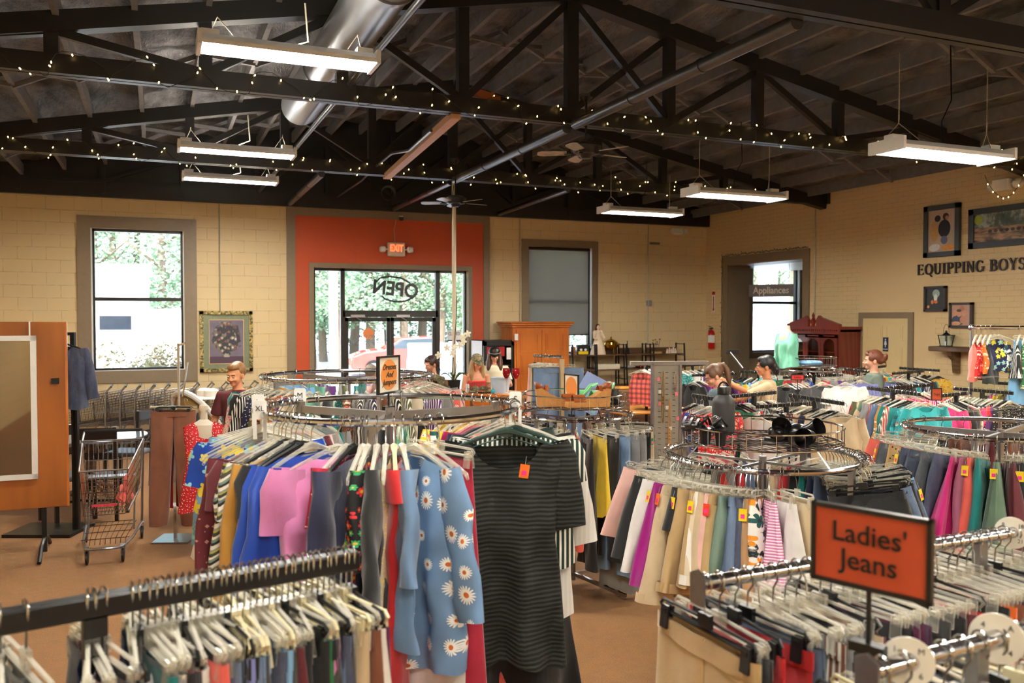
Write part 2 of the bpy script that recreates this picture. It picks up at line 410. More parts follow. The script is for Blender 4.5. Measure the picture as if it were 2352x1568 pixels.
# ---------------- fairy lights ----------------
def bulb_mesh():
    m = MB(); m.ell((0, 0, 0), (.006, .006, .011), n=6, m=5); return m.mesh('bulb', M['bulb'])
BULB = bulb_mesh()
def fairy(Y, x0, x1, n, seed, label):
    r = random.Random(seed); t = empty('fairy_lights', ((x0+x1)/2, Y, ZC), 0, label, 'string lights', 'fairy light strings on the trusses')
    inv = V(((x0+x1)/2, Y, ZC)); pts = []
    N = n*3
    for i in range(N+1):
        x = x0+(x1-x0)*i/N; ph = (x-x0)/.55*2*pi+.8*sin(x*3)
        pts.append(V((x+.07*sin(ph*1.3), Y-.12-.02*cos(ph), ZC+.07+.11*sin(ph)+.02*r.uniform(-1, 1)))-inv)
    MB().tube(pts, .0035, 4).obj('wire', M['wire'], t)
    for i in range(n): 
        p = pts[min(N, i*3+r.randint(0, 2))]+V((0, -.015, r.uniform(-.03, .01))); b = O(BULB, 'bulb', t, p); b.rotation_euler = (r.uniform(-.8, .8), r.uniform(-.8, .8), 0)
fairy(YT[2], -1.9, 10.9, 98, 1, 'warm white fairy lights wound along the nearer lit truss beam')
fairy(YT[3], -2.2, 9.6, 98, 2, 'warm white fairy lights wound along the truss beam nearest the shop front')
# ---------------- suspended fluorescent fixtures ----------------
M['glow_strip'] = emis('added_uplight_strip', (255, 246, 228), TUBE_E*.9)  # glowing strip added on top of the housings to lighten the dark ceiling
def fixture(x0, Y, z, label, kind=0, top=None):
    t = empty('ceiling_light', (x0+.61, Y, z), 0, label, 'ceiling light', 'suspended fluorescent lights')
    L = 1.22; w = .30 if kind == 0 else .34
    m = MB()
    prof = [(-w/2, -.03), (-w/2, .0), (-w/4, .055), (w/4, .055), (w/2, .0), (w/2, -.03), (w/2-.01, -.03), (w/2-.01, -.005), (w/4-.004, .045), (.008, .045), (.0, .0), (-.008, .045), (-w/4+.004, .045), (-w/2+.01, -.005), (-w/2+.01, -.03)]
    m.prism([(-L/2, y, zz) for y, zz in prof], (L, 0, 0)); m.obj('housing', M['white'], t, sm=0)
    for s_ in (-1, 1):
        m = MB(); m.box((s_*(L/2+.015), 0, .01), (.03, w+.02, .1)); m.box((s_*(L/2-.06), 0, .075), (.12, .09, .05)); m.obj('end_cap', M['white'], t, sm=0)
    if kind == 0: MB().b2((-.54, -.022, .056), (.54, .022, .06)).obj('added_top_glow', M['glow_strip'], t, sm=0)
    for y in ((-w*.36, -w*.14, w*.14, w*.36)):
        MB().tube([(-L/2+.02, y, -.005), (L/2-.02, y, -.005)], .013, 8).obj('lamp_tube', M['tube'], t)
    m = MB(); zt = (top if top else ZC+.1)-z
    for s_ in (-1, 1):
        m = MB(); x = s_*.5; zz = .2
        m.tube([(x, 0, zt), (x, 0, zz)], .0045, 5)
        for i in range(int((zt-zz)/.03)): m.box((x, 0, zz+i*.03), (.012, .003, .014), rz=(i % 2)*1.57)
        m.tube([(x, 0, zz), (x-.1*s_, -w*.35, .05)], .004, 4); m.tube([(x, 0, zz), (x+.07*s_, w*.35, .05)], .004, 4)
        m.obj('hanging_chain', M['galv'], t, sm=0)
    m = MB(); m.tube([(.12, .05, zt+.2), (.14, .05, zt*.6), (.02, .04, zt*.35), (0, .02, .06)], .006, 6); m.obj('power_cord', M['blackp'] if kind else M['galv'], t)
    return t
def fx_px(pxl, Y, py, pxm): return hy(pxl, py, Y)
LF = [(462, 6.41, 100, 'suspended fluorescent light, nearest and largest of the row by the round duct', 0), (414, 10.2, 337, 'suspended fluorescent light, middle one of the row left of the duct', 0), (423, 12.6, 405, 'suspended fluorescent light nearest the tall left window', 0),
      (2040, 5.15, 338, 'suspended fluorescent light in front of the lettering wall', 1), (1588, 8.27, 441, 'suspended fluorescent light nearest above the doorway to appliances', 1), (1388, 10.85, 482, 'suspended dim fluorescent light above the doll and low shelves', 1)]
for px, Y, py, lb, kd in LF:
    p = hy(px, py, Y); fixture(p.x, Y, p.z, lb, kd)
for i, (x0, Y) in enumerate([(.0, 2.2), (.0, -1.8), (5.3, 1.4), (5.3, -2.6), (-1.9, -4.0), (9.0, 1.0), (9.0, -3.4)]):
    fixture(x0, Y, 4.0, 'suspended fluorescent light behind the viewpoint, %s of the unseen rows' % ['first', 'second', 'third', 'fourth', 'fifth', 'sixth', 'seventh'][i], 0)
# ---------------- ceiling fans ----------------
M['blade'] = wood('fan_blade', (150, 148, 146), (186, 184, 180), rough=.4, axis='X')
def fan(x, Y, z0, zt, rot, label, mat):
    t = empty('ceiling_fan', (x, Y, z0), 0, label, 'ceiling fan', 'ceiling fans')
    MB().lathe([(.0, -.06), (.05, -.055), (.07, -.02), (.14, -.01), (.16, .03), (.16, .07), (.1, .1), (.03, .11)], n=24).obj('motor_housing', M['blackp'], t)
    MB().tube([(0, 0, .1), (0, 0, zt-z0)], .012, 8).obj('down_rod', M['blackp'], t)
    MB().lathe([(.02, zt-z0-.08), (.07, zt-z0-.03), (.075, zt-z0)], n=16).obj('ceiling_cup', M['blackp'], t)
    for k in range(5):
        a = rot+k*2*pi/5; R = Matrix.Rotation(a, 4, 'Z') @ Matrix.Rotation(rad(11), 4, 'X')
        m = MB(); m.M = R; m.prism([(.2, -.05, 0), (.46, -.062, 0), (.5, -.04, 0), (.505, 0, 0), (.5, .04, 0), (.46, .062, 0), (.2, .05, 0)], (0, 0, .008)); b = m.obj('blade', mat, t, sm=0)
        m = MB(); m.M = R; m.tube([(.1, 0, -.01), (.16, .03, -.015), (.22, 0, -.008)], .008, 5); m.tube([(.1, 0, -.01), (.16, -.03, -.015), (.22, 0, -.008)], .008, 5); m.obj('blade_iron', M['blackp'], b)
p = hy(1346, 352, 7.85); fan(p.x, 7.85, p.z, 4.4, rad(8), 'dark ceiling fan hanging from the nearer fairy lit beam', M['blade'])
p = hy(1046, 466, 11.7); fan(p.x, 11.7, p.z, 4.4, rad(8), 'smaller pale bladed ceiling fan hanging near the white pole', M['blade'])
p = hy(2300, 5, 4.7); fan(5.9, 3.7, 4.3, 5.0, rad(35), 'ceiling fan above the near right racks, blade cut by the photo top', M['blade'])
# ---------------- back wall joinery ----------------
def frame_y(name, x0, x1, z0, z1, w, d, Y, mat, parent=None, bottom=True, kind='structure'):
    m = MB(); m.b2((x0-w, Y-d, z0 if bottom is False else z0-w), (x0, Y, z1+w)); m.b2((x1, Y-d, z0 if bottom is False else z0-w), (x1+w, Y, z1+w))
    m.b2((x0, Y-d, z1), (x1, Y, z1+w))
    if bottom: m.b2((x0, Y-d, z0-w), (x1, Y, z0))
    return m.obj(name, mat, parent, kind=kind, sm=0)
def win(n, h, mull):
    x0, x1, z0, z1 = h
    t = empty('window_%d' % n, ((x0+x1)/2, YB, z0), 0, kind='structure')
    inv = Matrix.Translation((-(x0+x1)/2, -YB, -z0))
    f = .045; m = MB()
    m.b2((x0, YB+.06, z0), (x0+f, YB+.14, z1)); m.b2((x1-f, YB+.06, z0), (x1, YB+.14, z1)); m.b2((x0, YB+.06, z0), (x1, YB+.14, z0+f)); m.b2((x0, YB+.06, z1-f), (x1, YB+.14, z1))
    m.b2((x0, YB+.07, mull-.03), (x1, YB+.13, mull+.03)); o = m.obj('window_frame', M['trimdk'], t, sm=0); o.matrix_parent_inverse = inv
    m = MB(); m.b2((x0, YB+.1, z0), (x1, YB+.106, z1)); o = m.obj('pane', M['glass'], t, sm=0); o.matrix_parent_inverse = inv
    m = MB(); m.b2((x0-.02, YB-.02, z0-.02), (x1+.02, YB+.06, z0+.01)); m.b2((x0-.015, YB-.01, z0), (x0+.01, YB+.06, z1)); m.b2((x1-.01, YB-.01, z0), (x1+.015, YB+.06, z1)); o = m.obj('window_sill', M['white'], t, sm=0); o.matrix_parent_inverse = inv
    return t, inv
t1, i1 = win(1, w1, hy(315, 687, YB).z)
frame_y('trim_3', w1[0]-.01, w1[1]+.01, w1[2], w1[3], .2, .035, YB, M['trimbr'])
t2, i2 = win(2, w2, hy(1285, 693, YB).z)
frame_y('trim_4', w2[0], w2[1], w2[2]-.4, w2[3], .14, .035, YB, M['trimbr'])
# roller shade
def shade_mat():
    t = NT('grey_mesh_shade'); o = t.n['Material Output']; tr = t.N('BsdfTransparent'); df = t.N('BsdfTranslucent'); d2 = t.N('BsdfDiffuse')
    df.inputs[0].default_value = (.36, .31, .25, 1); d2.inputs[0].default_value = (.3, .3, .3, 1); m1 = t.N('MixShader'); m1.inputs[0].default_value = .5; m2 = t.N('MixShader'); m2.inputs[0].default_value = .9
    tr.inputs[0].default_value = (.8, .79, .76, 1)
    t.L(df.outputs[0], m1.inputs[1]); t.L(d2.outputs[0], m1.inputs[2]); t.L(tr.outputs[0], m2.inputs[1]); t.L(m1.outputs[0], m2.inputs[2]); t.L(m2.outputs[0], o.inputs[0]); return t.m
zs = hy(1290, 768, YB).z
rs = empty('roller_shade', ((w2[0]+w2[1])/2, YB+.03, w2[3]), 0, 'grey mesh roller shade pulled most of the way down', 'window shade')
cx = (w2[0]+w2[1])/2; hw = (w2[1]-w2[0])/2-.03
m = MB(); m.b2((-hw, 0, zs-w2[3]), (hw-.03, .003, -.02)); m.obj('shade_cloth', shade_mat(), rs, sm=0)
MB().tube([(-hw, .0, -.04), (hw, .0, -.04)], .025, 10).obj('roller', M['trimdk'], rs)
MB().b2((-hw, -.006, zs-w2[3]-.02), (hw-.03, .01, zs-w2[3]+.005)).obj('hem_bar', M['trimdk'], rs, sm=0)
# terracotta panel and its wide taupe surround
sx0 = hy(658, 600, YB).x; sx1 = hy(1123, 600, YB).x; rx0 = hy(678, 600, YB).x; rx1 = hy(1109, 600, YB).x; rzt = hy(890, 504, YB).z
m = MB(); m.b2((sx0, YB-.05, 0), (rx0, YB, ZC)); m.b2((rx1, YB-.05, 0), (sx1, YB, ZC)); m.b2((rx0, YB-.05, rzt), (rx1, YB, ZC)); m.obj('trim_5', M['trimbr'], kind='structure', sm=0)
wall_y('wall_terracotta', YB-.03, YB, rx0, rx1, rzt, [dr], M['terra'])
frame_y('trim_6', dr[0], dr[1], 0, dr[3], .085, .055, YB, M['trimbr'], bottom=False)
# storefront
st = empty('door_1', ((dr[0]+dr[1])/2, YB, 0), 0, kind='structure'); cxd = (dr[0]+dr[1])/2
def sfo(m, n, mat, par=st, sm=0):
    o = m.obj(n, mat, par, sm=sm)
    if par is st: o.matrix_parent_inverse = Matrix.Translation((-cxd, -YB, 0))
    return o
xa = hy(789, 700, YB).x; xb = hy(1008, 700, YB).x; xm = hy(899, 800, YB).x
ztr = hy(900, 713, YB).z; zdh = hy(900, 728, YB).z
y0, y1 = YB+.06, YB+.15; m = MB()
for a, w in ((dr[0]+.02, .04), (xa, .075), (xb, .08), (dr[1]-.02, .04)): m.b2((a-w/2, y0, 0), (a+w/2, y1, dr[3]))
m.b2((dr[0], y0, dr[3]-.05), (dr[1], y1, dr[3])); m.b2((xa, y0, zdh), (xb, y1, ztr)); m.b2((dr[0], y0, 0), (xa, y1, .1)); m.b2((xb, y0, 0), (dr[1], y1, .1))
sfo(m, 'storefront_frame', M['trimdk'])
for a, b in ((xa+.037, xm-.004), (xm+.004, xb-.04)):
    m = MB(); f = .065
    m.b2((a, y0+.01, .01), (a+f, y1-.02, zdh-.005)); m.b2((b-f, y0+.01, .01), (b, y1-.02, zdh-.005)); m.b2((a, y0+.01, zdh-.08), (b, y1-.02, zdh-.005)); m.b2((a, y0+.01, .01), (b, y1-.02, .22))
    leaf = sfo(m, 'door_leaf', M['trimdk']); ct = (a+b)/2
    m = MB(); m.tube([(a+.05, y0-.05, 1.02), (b-.05, y0-.05, 1.02)], .016, 8); m.tube([(a+.05, y0-.05, 1.02), (a+.05, y0+.02, 1.02)], .016, 6); m.tube([(b-.05, y0-.05, 1.02), (b-.05, y0+.02, 1.02)], .016, 6)
    o = m.obj('push_bar', M['steel'], leaf)
    m = MB(); m.b2((a+f, YB+.095, .22), (b-f, YB+.1, zdh-.08)); m.obj('pane', M['glass'], leaf, sm=0)
    m = MB(); m.b2((a+.1, y0-.05, zdh-.005), (a+.36, y0+.01, zdh+.045)); m.beam((a+.2, y0-.04, zdh-.01), (a+.28, y0-.1, zdh-.06), .025, .012); m.obj('door_closer', M['steel'], leaf, sm=0)
for a, b, c, d in ((dr[0]+.04, xa-.04, .1, dr[3]-.05), (xb+.04, dr[1]-.04, .1, dr[3]-.05), (xa+.04, xb-.04, ztr, dr[3]-.05)):
    m = MB(); m.b2((a, YB+.095, c), (b, YB+.1, d)); sfo(m, 'pane', M['glass'])
# baseboards
MB().b2((XL, YB-.02, 0), (sx0, YB, .12)).obj('baseboard_back', M['trimbr'], kind='structure', sm=0)
MB().b2((XR-.02, YF, 0), (XR, DW[0]-.12, .12)).obj('baseboard_right', M['trimbr'], kind='structure', sm=0)
# ---------------- right wall: doorway, passage, appliance room window ----------------
def frame_x(name, y0, y1, z0, z1, w, d, X, mat, parent=None, bottom=True):
    m = MB(); zb = z0-w if bottom else z0
    m.b2((X-d, y0-w, zb), (X, y0, z1+w)); m.b2((X-d, y1, zb), (X, y1+w, z1+w)); m.b2((X-d, y0, z1), (X, y1, z1+w))
    if bottom: m.b2((X-d, y0, z0-w), (X, y1, z0))
    return m.obj(name, mat, parent, kind='structure', sm=0)
frame_x('trim_7', DW[0], DW[1], 0, DW[3], .17, .03, XR, M['trimbr'], bottom=False)
# jamb lining
m = MB(); m.b2((XR, DW[0]-.01, 0), (XR+.55, DW[0]+.012, DW[3])); m.b2((XR, DW[1]-.012, 0), (XR+.55, DW[1]+.01, DW[3])); m.b2((XR, DW[0], DW[3]-.012), (XR+.55, DW[1], DW[3]+.01)); m.obj('trim_8', M['trimbr'], kind='structure', sm=0)
XP = XR+.3
AB = YB+.05     # back wall plane of the next room
XE = XR+6.0
aw0 = hy(1727, 615, AB); aw1 = hy(1834, 807, AB); AW = (aw0.x, aw1.x, aw1.z, aw0.z+.02)
wall_y('wall_next_back', AB, AB+.3, XP, XE, 3.2, [AW], M['cmu'])
wall_x('wall_next_side', XE, XE+.2, 7, AB+.3, 3.2, [], M['cmu_y'])
wall_y('wall_next_near', 6.9, 7, XP, XE, 3.2, [], M['cmu'])
MB().b2((XP, 6.9, -.2), (XE+.2, AB+.3, 0)).obj('floor_next', M['carpet'], kind='structure', sm=0)
MB().b2((XP, 6.9, 3.2), (XE+.2, AB+.3, 3.3)).obj('ceiling_next', M['white'], kind='structure', sm=0)
YBk = YB; YB = AB
t3, i3 = win(3, AW, hy(1790, 695, AB).z)
YB = YBk
frame_y('trim_9', AW[0]+.01, AW[1]-.01, AW[2], AW[3], .13, .04, AB, M['trimbr'])
# restroom door
rd0 = hx(1985, 731, XR); rd1 = hx(2088, 731, XR); RY = (rd1.y, rd0.y); rz_ = rd0.z
frame_x('trim_10', RY[0], RY[1], 0, rz_, .1, .03, XR, M['trimbr'], bottom=False)
M['doorp'] = simple('cream_door_paint', (226, 204, 150), .4, nz=.02)
t = empty('door_2', (XR-.02, RY[0], 0), 0, kind='structure')
wd = RY[1]-RY[0]; m = MB(); m.b2((-.005, 0, 0), (.02, wd, rz_)); m.obj('door_leaf', M['doorp'], t, sm=0)
for a, b in ((.1, .46), (.54, .9)):
    for c, d in ((.1, .4), (.45, .78), (.83, .94)):
        m = MB(); A, B, C_, D = a*wd, b*wd, c*rz_, d*rz_
        m.b2((-.012, A, C_), (0, A+.014, D)); m.b2((-.012, B-.014, C_), (0, B, D)); m.b2((-.012, A, C_), (0, B, C_+.014)); m.b2((-.012, A, D-.014), (0, B, D)); m.b2((-.008, A+.04, C_+.04), (0, B-.04, D-.04)); m.obj('door_panel', M['doorp'], t, sm=0)
m = MB(); m.ell((-.06, wd*.08, .98), .028); m.tube([(0, wd*.08, .98), (-.05, wd*.08, .98)], .012); m.obj('door_handle', M['steel'], t)
for z in (.3, rz_-.25): MB().b2((-.02, wd-.01, z-.05), (0, wd+.01, z+.05)).obj('hinge', M['galv'], t, sm=0)
# ================= OUTSIDE =================
M['lot'] = simple('pale_concrete_lot', (205, 200, 192), .8, nz=.05, nsc=2)
def leafmat(name, a, b):
    t = NT(name); v = t.co(); n = t.noise(v, 6, 3); t.base(t.mix(n, lin(a), lin(b))); t.b.inputs['Subsurface Weight'].default_value = 0
    return t.set(Roughness=.6, Transmission_Weight=0.0)
M['leaf'] = leafmat('hazed_tree_leaf', (120, 152, 124), (178, 198, 164)); M['leaf2'] = leafmat('mid_tree_leaf', (84, 118, 94), (140, 168, 128)); M['leaf3'] = leafmat('shrub_leaf', (80, 118, 66), (190, 150, 120))  # tree leaves paled and greyed: outdoor haze painted into their colour
M['bark'] = simple('bark', (108, 92, 78), .9, nz=.2)
MB().b2((-80, YB+.3, -.35), (90, 110, -.05)).obj('ground', M['lot'], kind='structure', sm=0)
def leafcloud(m, c, r, n, sz, rn):
    for i in range(n):
        d = V((rn.gauss(0, 1), rn.gauss(0, 1), rn.gauss(0, 1))).normalized()*(rn.random()**.33)
        p = V(c)+V((d.x*r[0], d.y*r[1], d.z*r[2])); s = sz*rn.uniform(.6, 1.4)
        a = V((rn.uniform(-1, 1), rn.uniform(-1, 1), rn.uniform(-.6, .6))).normalized()*s; b = a.cross(V((rn.uniform(-1, 1), rn.uniform(-1, 1), 1))).normalized()*s*.55
        m.add([p-a, p+b, p+a, p-b], [(0, 1, 2, 3)])
def tree_proto(seed, mat):
    rn = random.Random(seed); t = empty('tree'); h = 9
    m = MB(); m.tube([(0, 0, -.1), (.1, .1, 3), (0, 0, 6), (.1, 0, 9)], [.22, .17, .12, .05], 8)
    for i in range(7): a = rn.uniform(0, 6.28); z = 2.5+i*.8; m.tube([(0, 0, z), (cos(a)*1.6, sin(a)*1.6, z+1.2)], [.07, .02], 5)
    m.obj('trunk', M['bark'], t)
    m = MB()
    for i in range(16): a = rn.uniform(0, 6.28); R = rn.uniform(0, 1.9); leafcloud(m, (cos(a)*R, sin(a)*R, rn.uniform(2.2, 10.5)), (1.3, 1.3, 1.0), 420, .1, rn)
    m.obj('crown', mat, t, sm=0); return t
tp = [tree_proto(11, M['leaf']), tree_proto(12, M['leaf2']), tree_proto(13, M['leaf'])]
spots = [(hy(px, 700, Yt).x, Yt, s_) for px, Yt, s_ in ((215, 38, 1), (262, 44, 1.15), (318, 40, 1), (372, 33, .95), (418, 36, 1.05), (470, 42, 1.1), (715, 36, 1.05), (742, 42, 1), (775, 34, .9), (812, 44, 1.2), (850, 40, 1.1), (893, 45, 1.1), (930, 38, 1), (968, 44, 1.2), (1010, 38, 1), (1060, 42, 1.1), (1100, 37, .9), (1240, 40, 1.1), (1300, 44, 1), (1360, 42, 1), (1735, 60, 1), (1790, 64, 1.05), (1840, 60, 1))]
TD = ['seen through the tall left window', 'seen through the shop front glass', 'seen through the shaded window', 'seen through the window behind the appliance sign']
cnt = {}
for i, (x, y, s_) in enumerate(spots):
    o = tp[i] if i < 3 else copy_tree(tp[i % 3]); o.location = (x, y, 0); o.scale = (s_, s_, s_); o.rotation_euler = (0, 0, i*1.3)
    k = 0 if i < 6 else 1 if i < 17 else 2 if i < 20 else 3; cnt[k] = cnt.get(k, 0)+1
    tag(o, '%s green tree in the row %s' % (['leftmost', 'second', 'third', 'fourth', 'fifth', 'sixth', 'seventh', 'eighth', 'ninth', 'tenth', 'eleventh'][cnt[k]-1], TD[k]), 'tree', 'trees '+TD[k])
# low wooded bank behind the lot
m = MB(); rn = random.Random(3)
for i in range(60): leafcloud(m, (rn.uniform(-14, 32), rn.uniform(45, 50), rn.uniform(0, 5)), (2.2, 1, 1.6), 260, .14, rn)
m.obj('undergrowth', M['leaf2'], None, 'dense green undergrowth behind the parking lot trees', 'undergrowth', None, 'stuff', sm=0)
# white trailer-like building
M['siding'] = simple('white_siding', (240, 240, 238), .6, nz=.02)
bx0 = hy(150, 700, 26).x; bx1 = hy(340, 700, 26).x; bz = hy(300, 617, 26).z
t = empty('storage_building', ((bx0+bx1)/2, 28, 0), 0, 'white flat-roofed building seen through the tall left window', 'building')
w = (bx1-bx0); m = MB(); m.b2((-w/2, -2, -.1), (w/2, 3, bz)); m.b2((-w/2-.1, -2.1, bz), (w/2+.1, 3.1, bz+.12)); m.obj('wall', M['siding'], t, sm=0)
a = hy(228, 725, 26); b = hy(302, 757, 26); cx_ = (bx0+bx1)/2
MB().b2((a.x-cx_, -2.06, b.z), (b.x-cx_, -1.98, a.z)).obj('window', simple('smoky_window', (34, 40, 50), .15, nz=.3, nsc=3), t, sm=0)
m = MB(); m.b2((w/2, -1.2, -.1), (w/2+.9, 2, bz*.68)); m.obj('side_porch', M['siding'], t, sm=0)
MB().b2((w/2+.9, -1.3, .2), (w/2+.98, -1.1, bz*.66)).obj('red_post', simple('red_paint', (200, 60, 50), .5), t, sm=0)
# flowering shrub under the left window
m = MB(); rn = random.Random(9); c = hy(345, 830, 19.5)
for i in range(22): leafcloud(m, (rn.uniform(-1.0, 1.2), rn.uniform(-.4, .4), rn.uniform(-.55, .22)-.12*0), (.35, .3, .3), 170, .045, rn)
m.tube([(0, 0, -c.z-.06), (0, 0, 0)], .05, 6); m.obj('flowering_shrub', M['leaf3'], None, 'pink tipped green shrub just outside the tall left window', 'shrub', loc=c, sm=0)
# utility pole
p = hy(766, 760, 30); MB().tube([(p.x, 30, -.1), (p.x, 30, 9)], .16, 10).obj('utility_pole', simple('pale_pole', (205, 190, 165), .8), None, 'pale utility pole beyond the glass left of the shop door', 'pole')
# car builder
def car(name, loc, rz, body, label, L=4.3):
    t = empty(name, loc, rz, label, 'car'); bm = simple(name+'_paint', body, .25, nz=0, Coat_Weight=.6); W_ = 1.75
    side = [(-L/2, .35), (-L/2+.05, .75), (-L/2+.5, .93), (-L*.22, 1.0), (-L*.08, 1.42), (L*.2, 1.46), (L*.36, 1.05), (L/2-.06, .95), (L/2, .5), (L/2-.05, .3), (-L/2+.1, .28)]
    m = MB(); m.prism([(x, -W_/2, z) for x, z in side], (0, W_, 0)); o = m.obj('body', bm, t, sm=20); b = o.modifiers.new('b', 'BEVEL'); b.width = .07; b.segments = 3
    gm = M.setdefault('carglass', simple('car_glass', (60, 70, 78), .08, nz=0))
    for s_ in (-1, 1):
        m = MB(); m.prism([(-L*.17, s_*(W_/2+.004), 1.02), (-L*.06, s_*(W_/2+.004), 1.36), (L*.185, s_*(W_/2+.004), 1.39), (L*.29, s_*(W_/2+.004), 1.06)], (0, .004*s_, 0)); m.obj('side_window', gm, t, sm=0)
        for x in (-L*.31, L*.3):
            m = MB(); m.M = Matrix.Translation((x, s_*(W_/2-.08), .32)) @ Matrix.Rotation(pi/2, 4, 'X'); m.lathe([(.1, -.11), (.3, -.11), (.33, -.06), (.33, .06), (.3, .11), (.1, .11)], n=20); wh = m.obj('wheel', M['blackp'], t)
            m = MB(); m.M = Matrix.Translation((x, s_*(W_/2+.015), .32)) @ Matrix.Rotation(pi/2, 4, 'X'); m.lathe([(.02, -.02), (.2, -.02), (.2, .02), (.02, .02)], n=16); m.obj('hub_cap', M['steel'], wh)
    for s_ in (-1, 1): MB().box((-L/2+.08, s_*.62, .7), (.1, .3, .14)).obj('headlight', M['white'], t, sm=0)
    return t
p = hy(935, 770, 31); car('parked_car', (p.x, 31, -.05), rad(-8), (214, 70, 62), 'red car parked beyond the shop door glass')
p = hy(1010, 780, 22); car('parked_suv', (p.x, 22, -.05), rad(75), (225, 228, 232), 'pale car parked nearer, beside the closed sign glass')
p = hy(1790, 780, 24); car('parked_van', (p.x+.4, 24, -.05), rad(12), (205, 222, 240), 'pale blue vehicle outside the appliance room window')
p = hy(1745, 700, 38); t = empty('neighbour_house', (p.x+2, 38, 0), 0, 'white gabled house seen past the appliance sign', 'building')
m = MB(); m.b2((-4, 0, -.1), (5, 5, 2.6)); m.obj('wall', M['siding'], t, sm=0); m = MB(); m.prism([(-4.4, -.4, 2.6), (5.4, -.4, 2.6), (.5, -.4, 4.0)], (0, 6, 0)); m.obj('roof', simple('grey_shingle', (150, 155, 160), .8), t, sm=0)
# ================= CLOTH MATERIALS =================
def ocol(t):
    n = t.n.new('ShaderNodeObjectInfo'); return n.outputs['Color'], n.outputs['Random']
def xz(t, sx=1, sz=1, rot=0):
    v = t.co(); sp = t.n.new('ShaderNodeSeparateXYZ'); t.L(v, sp.inputs[0]); return sp.outputs[0], sp.outputs[2], sp.outputs[1]
def shade_c(t, c, lo=.75, hi=1.15, sc=9):
    n = t.noise(t.co(), sc, 3); m = t.n.new('ShaderNodeMix'); m.data_type = 'RGBA'; m.blend_type = 'MULTIPLY'; m.inputs[0].default_value = 1
    if isinstance(c, tuple): m.inputs[6].default_value = c
    else: t.L(c, m.inputs[6])
    t.L(t.ramp(n, [(.3, lo), (.7, hi)]), m.inputs[7]); return m.outputs[2]
def cl_plain(name, rough=.85, sheen=.3, ws=600, sp=.5):
    t = NT(name); c, r = ocol(t); t.base(shade_c(t, c, .88, 1.08)); wr = t.noise(t.co(scale=(13, 13, 3.2)), 1.0, 2, 0, .4); t.bump(t.mix(.06, wr, t.noise(t.co(), ws/4, 2)), .5, .02)
    return t.set(Roughness=rough, Sheen_Weight=sheen)
C = {}
C['plain'] = cl_plain('cotton_cloth'); C['satin'] = cl_plain('satin_cloth', .38, .2); C['velvet'] = cl_plain('velvet_cloth', .7, .9)
def cl_denim():
    t = NT('denim_cloth'); c, r = ocol(t); n = t.noise(t.co(scale=(1, 1, .35)), 7, 5, 0, .6); n2 = t.noise(t.co(scale=(220, 220, 60)), 1, 2)
    wr = t.noise(t.co(scale=(12, 12, 3)), 1.2, 3); l = t.mix(.32, c, (.42, .5, .6, 1)); a = t.mix(t.ramp(n, [(.4, 0.), (.75, .8)]), c, l); t.base(t.mix(t.mth('MULTIPLY', n2, .4), a, l)); t.bump(t.mix(.08, wr, n2), .5, .02); return t.set(Roughness=.85)
C['denim'] = cl_denim()
def cl_stripe(name, ax, freq, w, col2, wob=0.):
    t = NT(name); c, r = ocol(t); x, z, y = xz(t); o = {'x': x, 'z': z}[ax]
    f = t.mth('FRACT', t.mth('MULTIPLY', o, freq)); t.base(t.mix(t.mth('LESS_THAN', f, w), c, lin(col2))); return t.set(Roughness=.85)
C['stripe'] = cl_stripe('striped_cloth', 'x', 55, .4, (240, 238, 230)); C['hstripe'] = cl_stripe('cross_striped_cloth', 'z', 85, .45, (250, 244, 246))
def cl_chev():
    t = NT('chevron_cloth'); x, z, y = xz(t); zz = t.mth('ADD', z, t.mth('ABSOLUTE', t.mth('SUBTRACT', t.mth('FRACT', t.mth('MULTIPLY', x, 9)), .5))if 0 else t.mth('MULTIPLY', t.mth('ABSOLUTE', t.mth('SUBTRACT', t.mth('FRACT', t.mth('MULTIPLY', x, 7)), .5)), .12))
    f = t.mth('FRACT', t.mth('MULTIPLY', zz, 17)); k = lambda *a: lin(a)
    t.base(t.ramp(f, [(0, k(238, 236, 224)), (.2, k(40, 42, 44)), (.35, k(120, 150, 140)), (.5, k(238, 236, 224)), (.62, k(60, 66, 62)), (.8, k(190, 180, 70)), (.88, k(150, 160, 150))], 'CONSTANT')); return t.set(Roughness=.8)
C['chevron'] = cl_chev()
def cl_ribs():     # pleated black jersey
    t = NT('ruched_jersey'); c, r = ocol(t); x, z, y = xz(t); n = t.noise(t.co(), 9, 4)
    w = t.mth('SINE', t.mth('ADD', t.mth('MULTIPLY', z, 2*pi/.0165), t.mth('MULTIPLY', n, 5))); h = t.mth('MULTIPLY', t.mth('ADD', w, 1), .5)
    t.base(t.mix(h, lin((14, 15, 14)), lin((40, 44, 38)))); t.bump(h, .35, .004); return t.set(Roughness=.85)
C['ribs'] = cl_ribs()
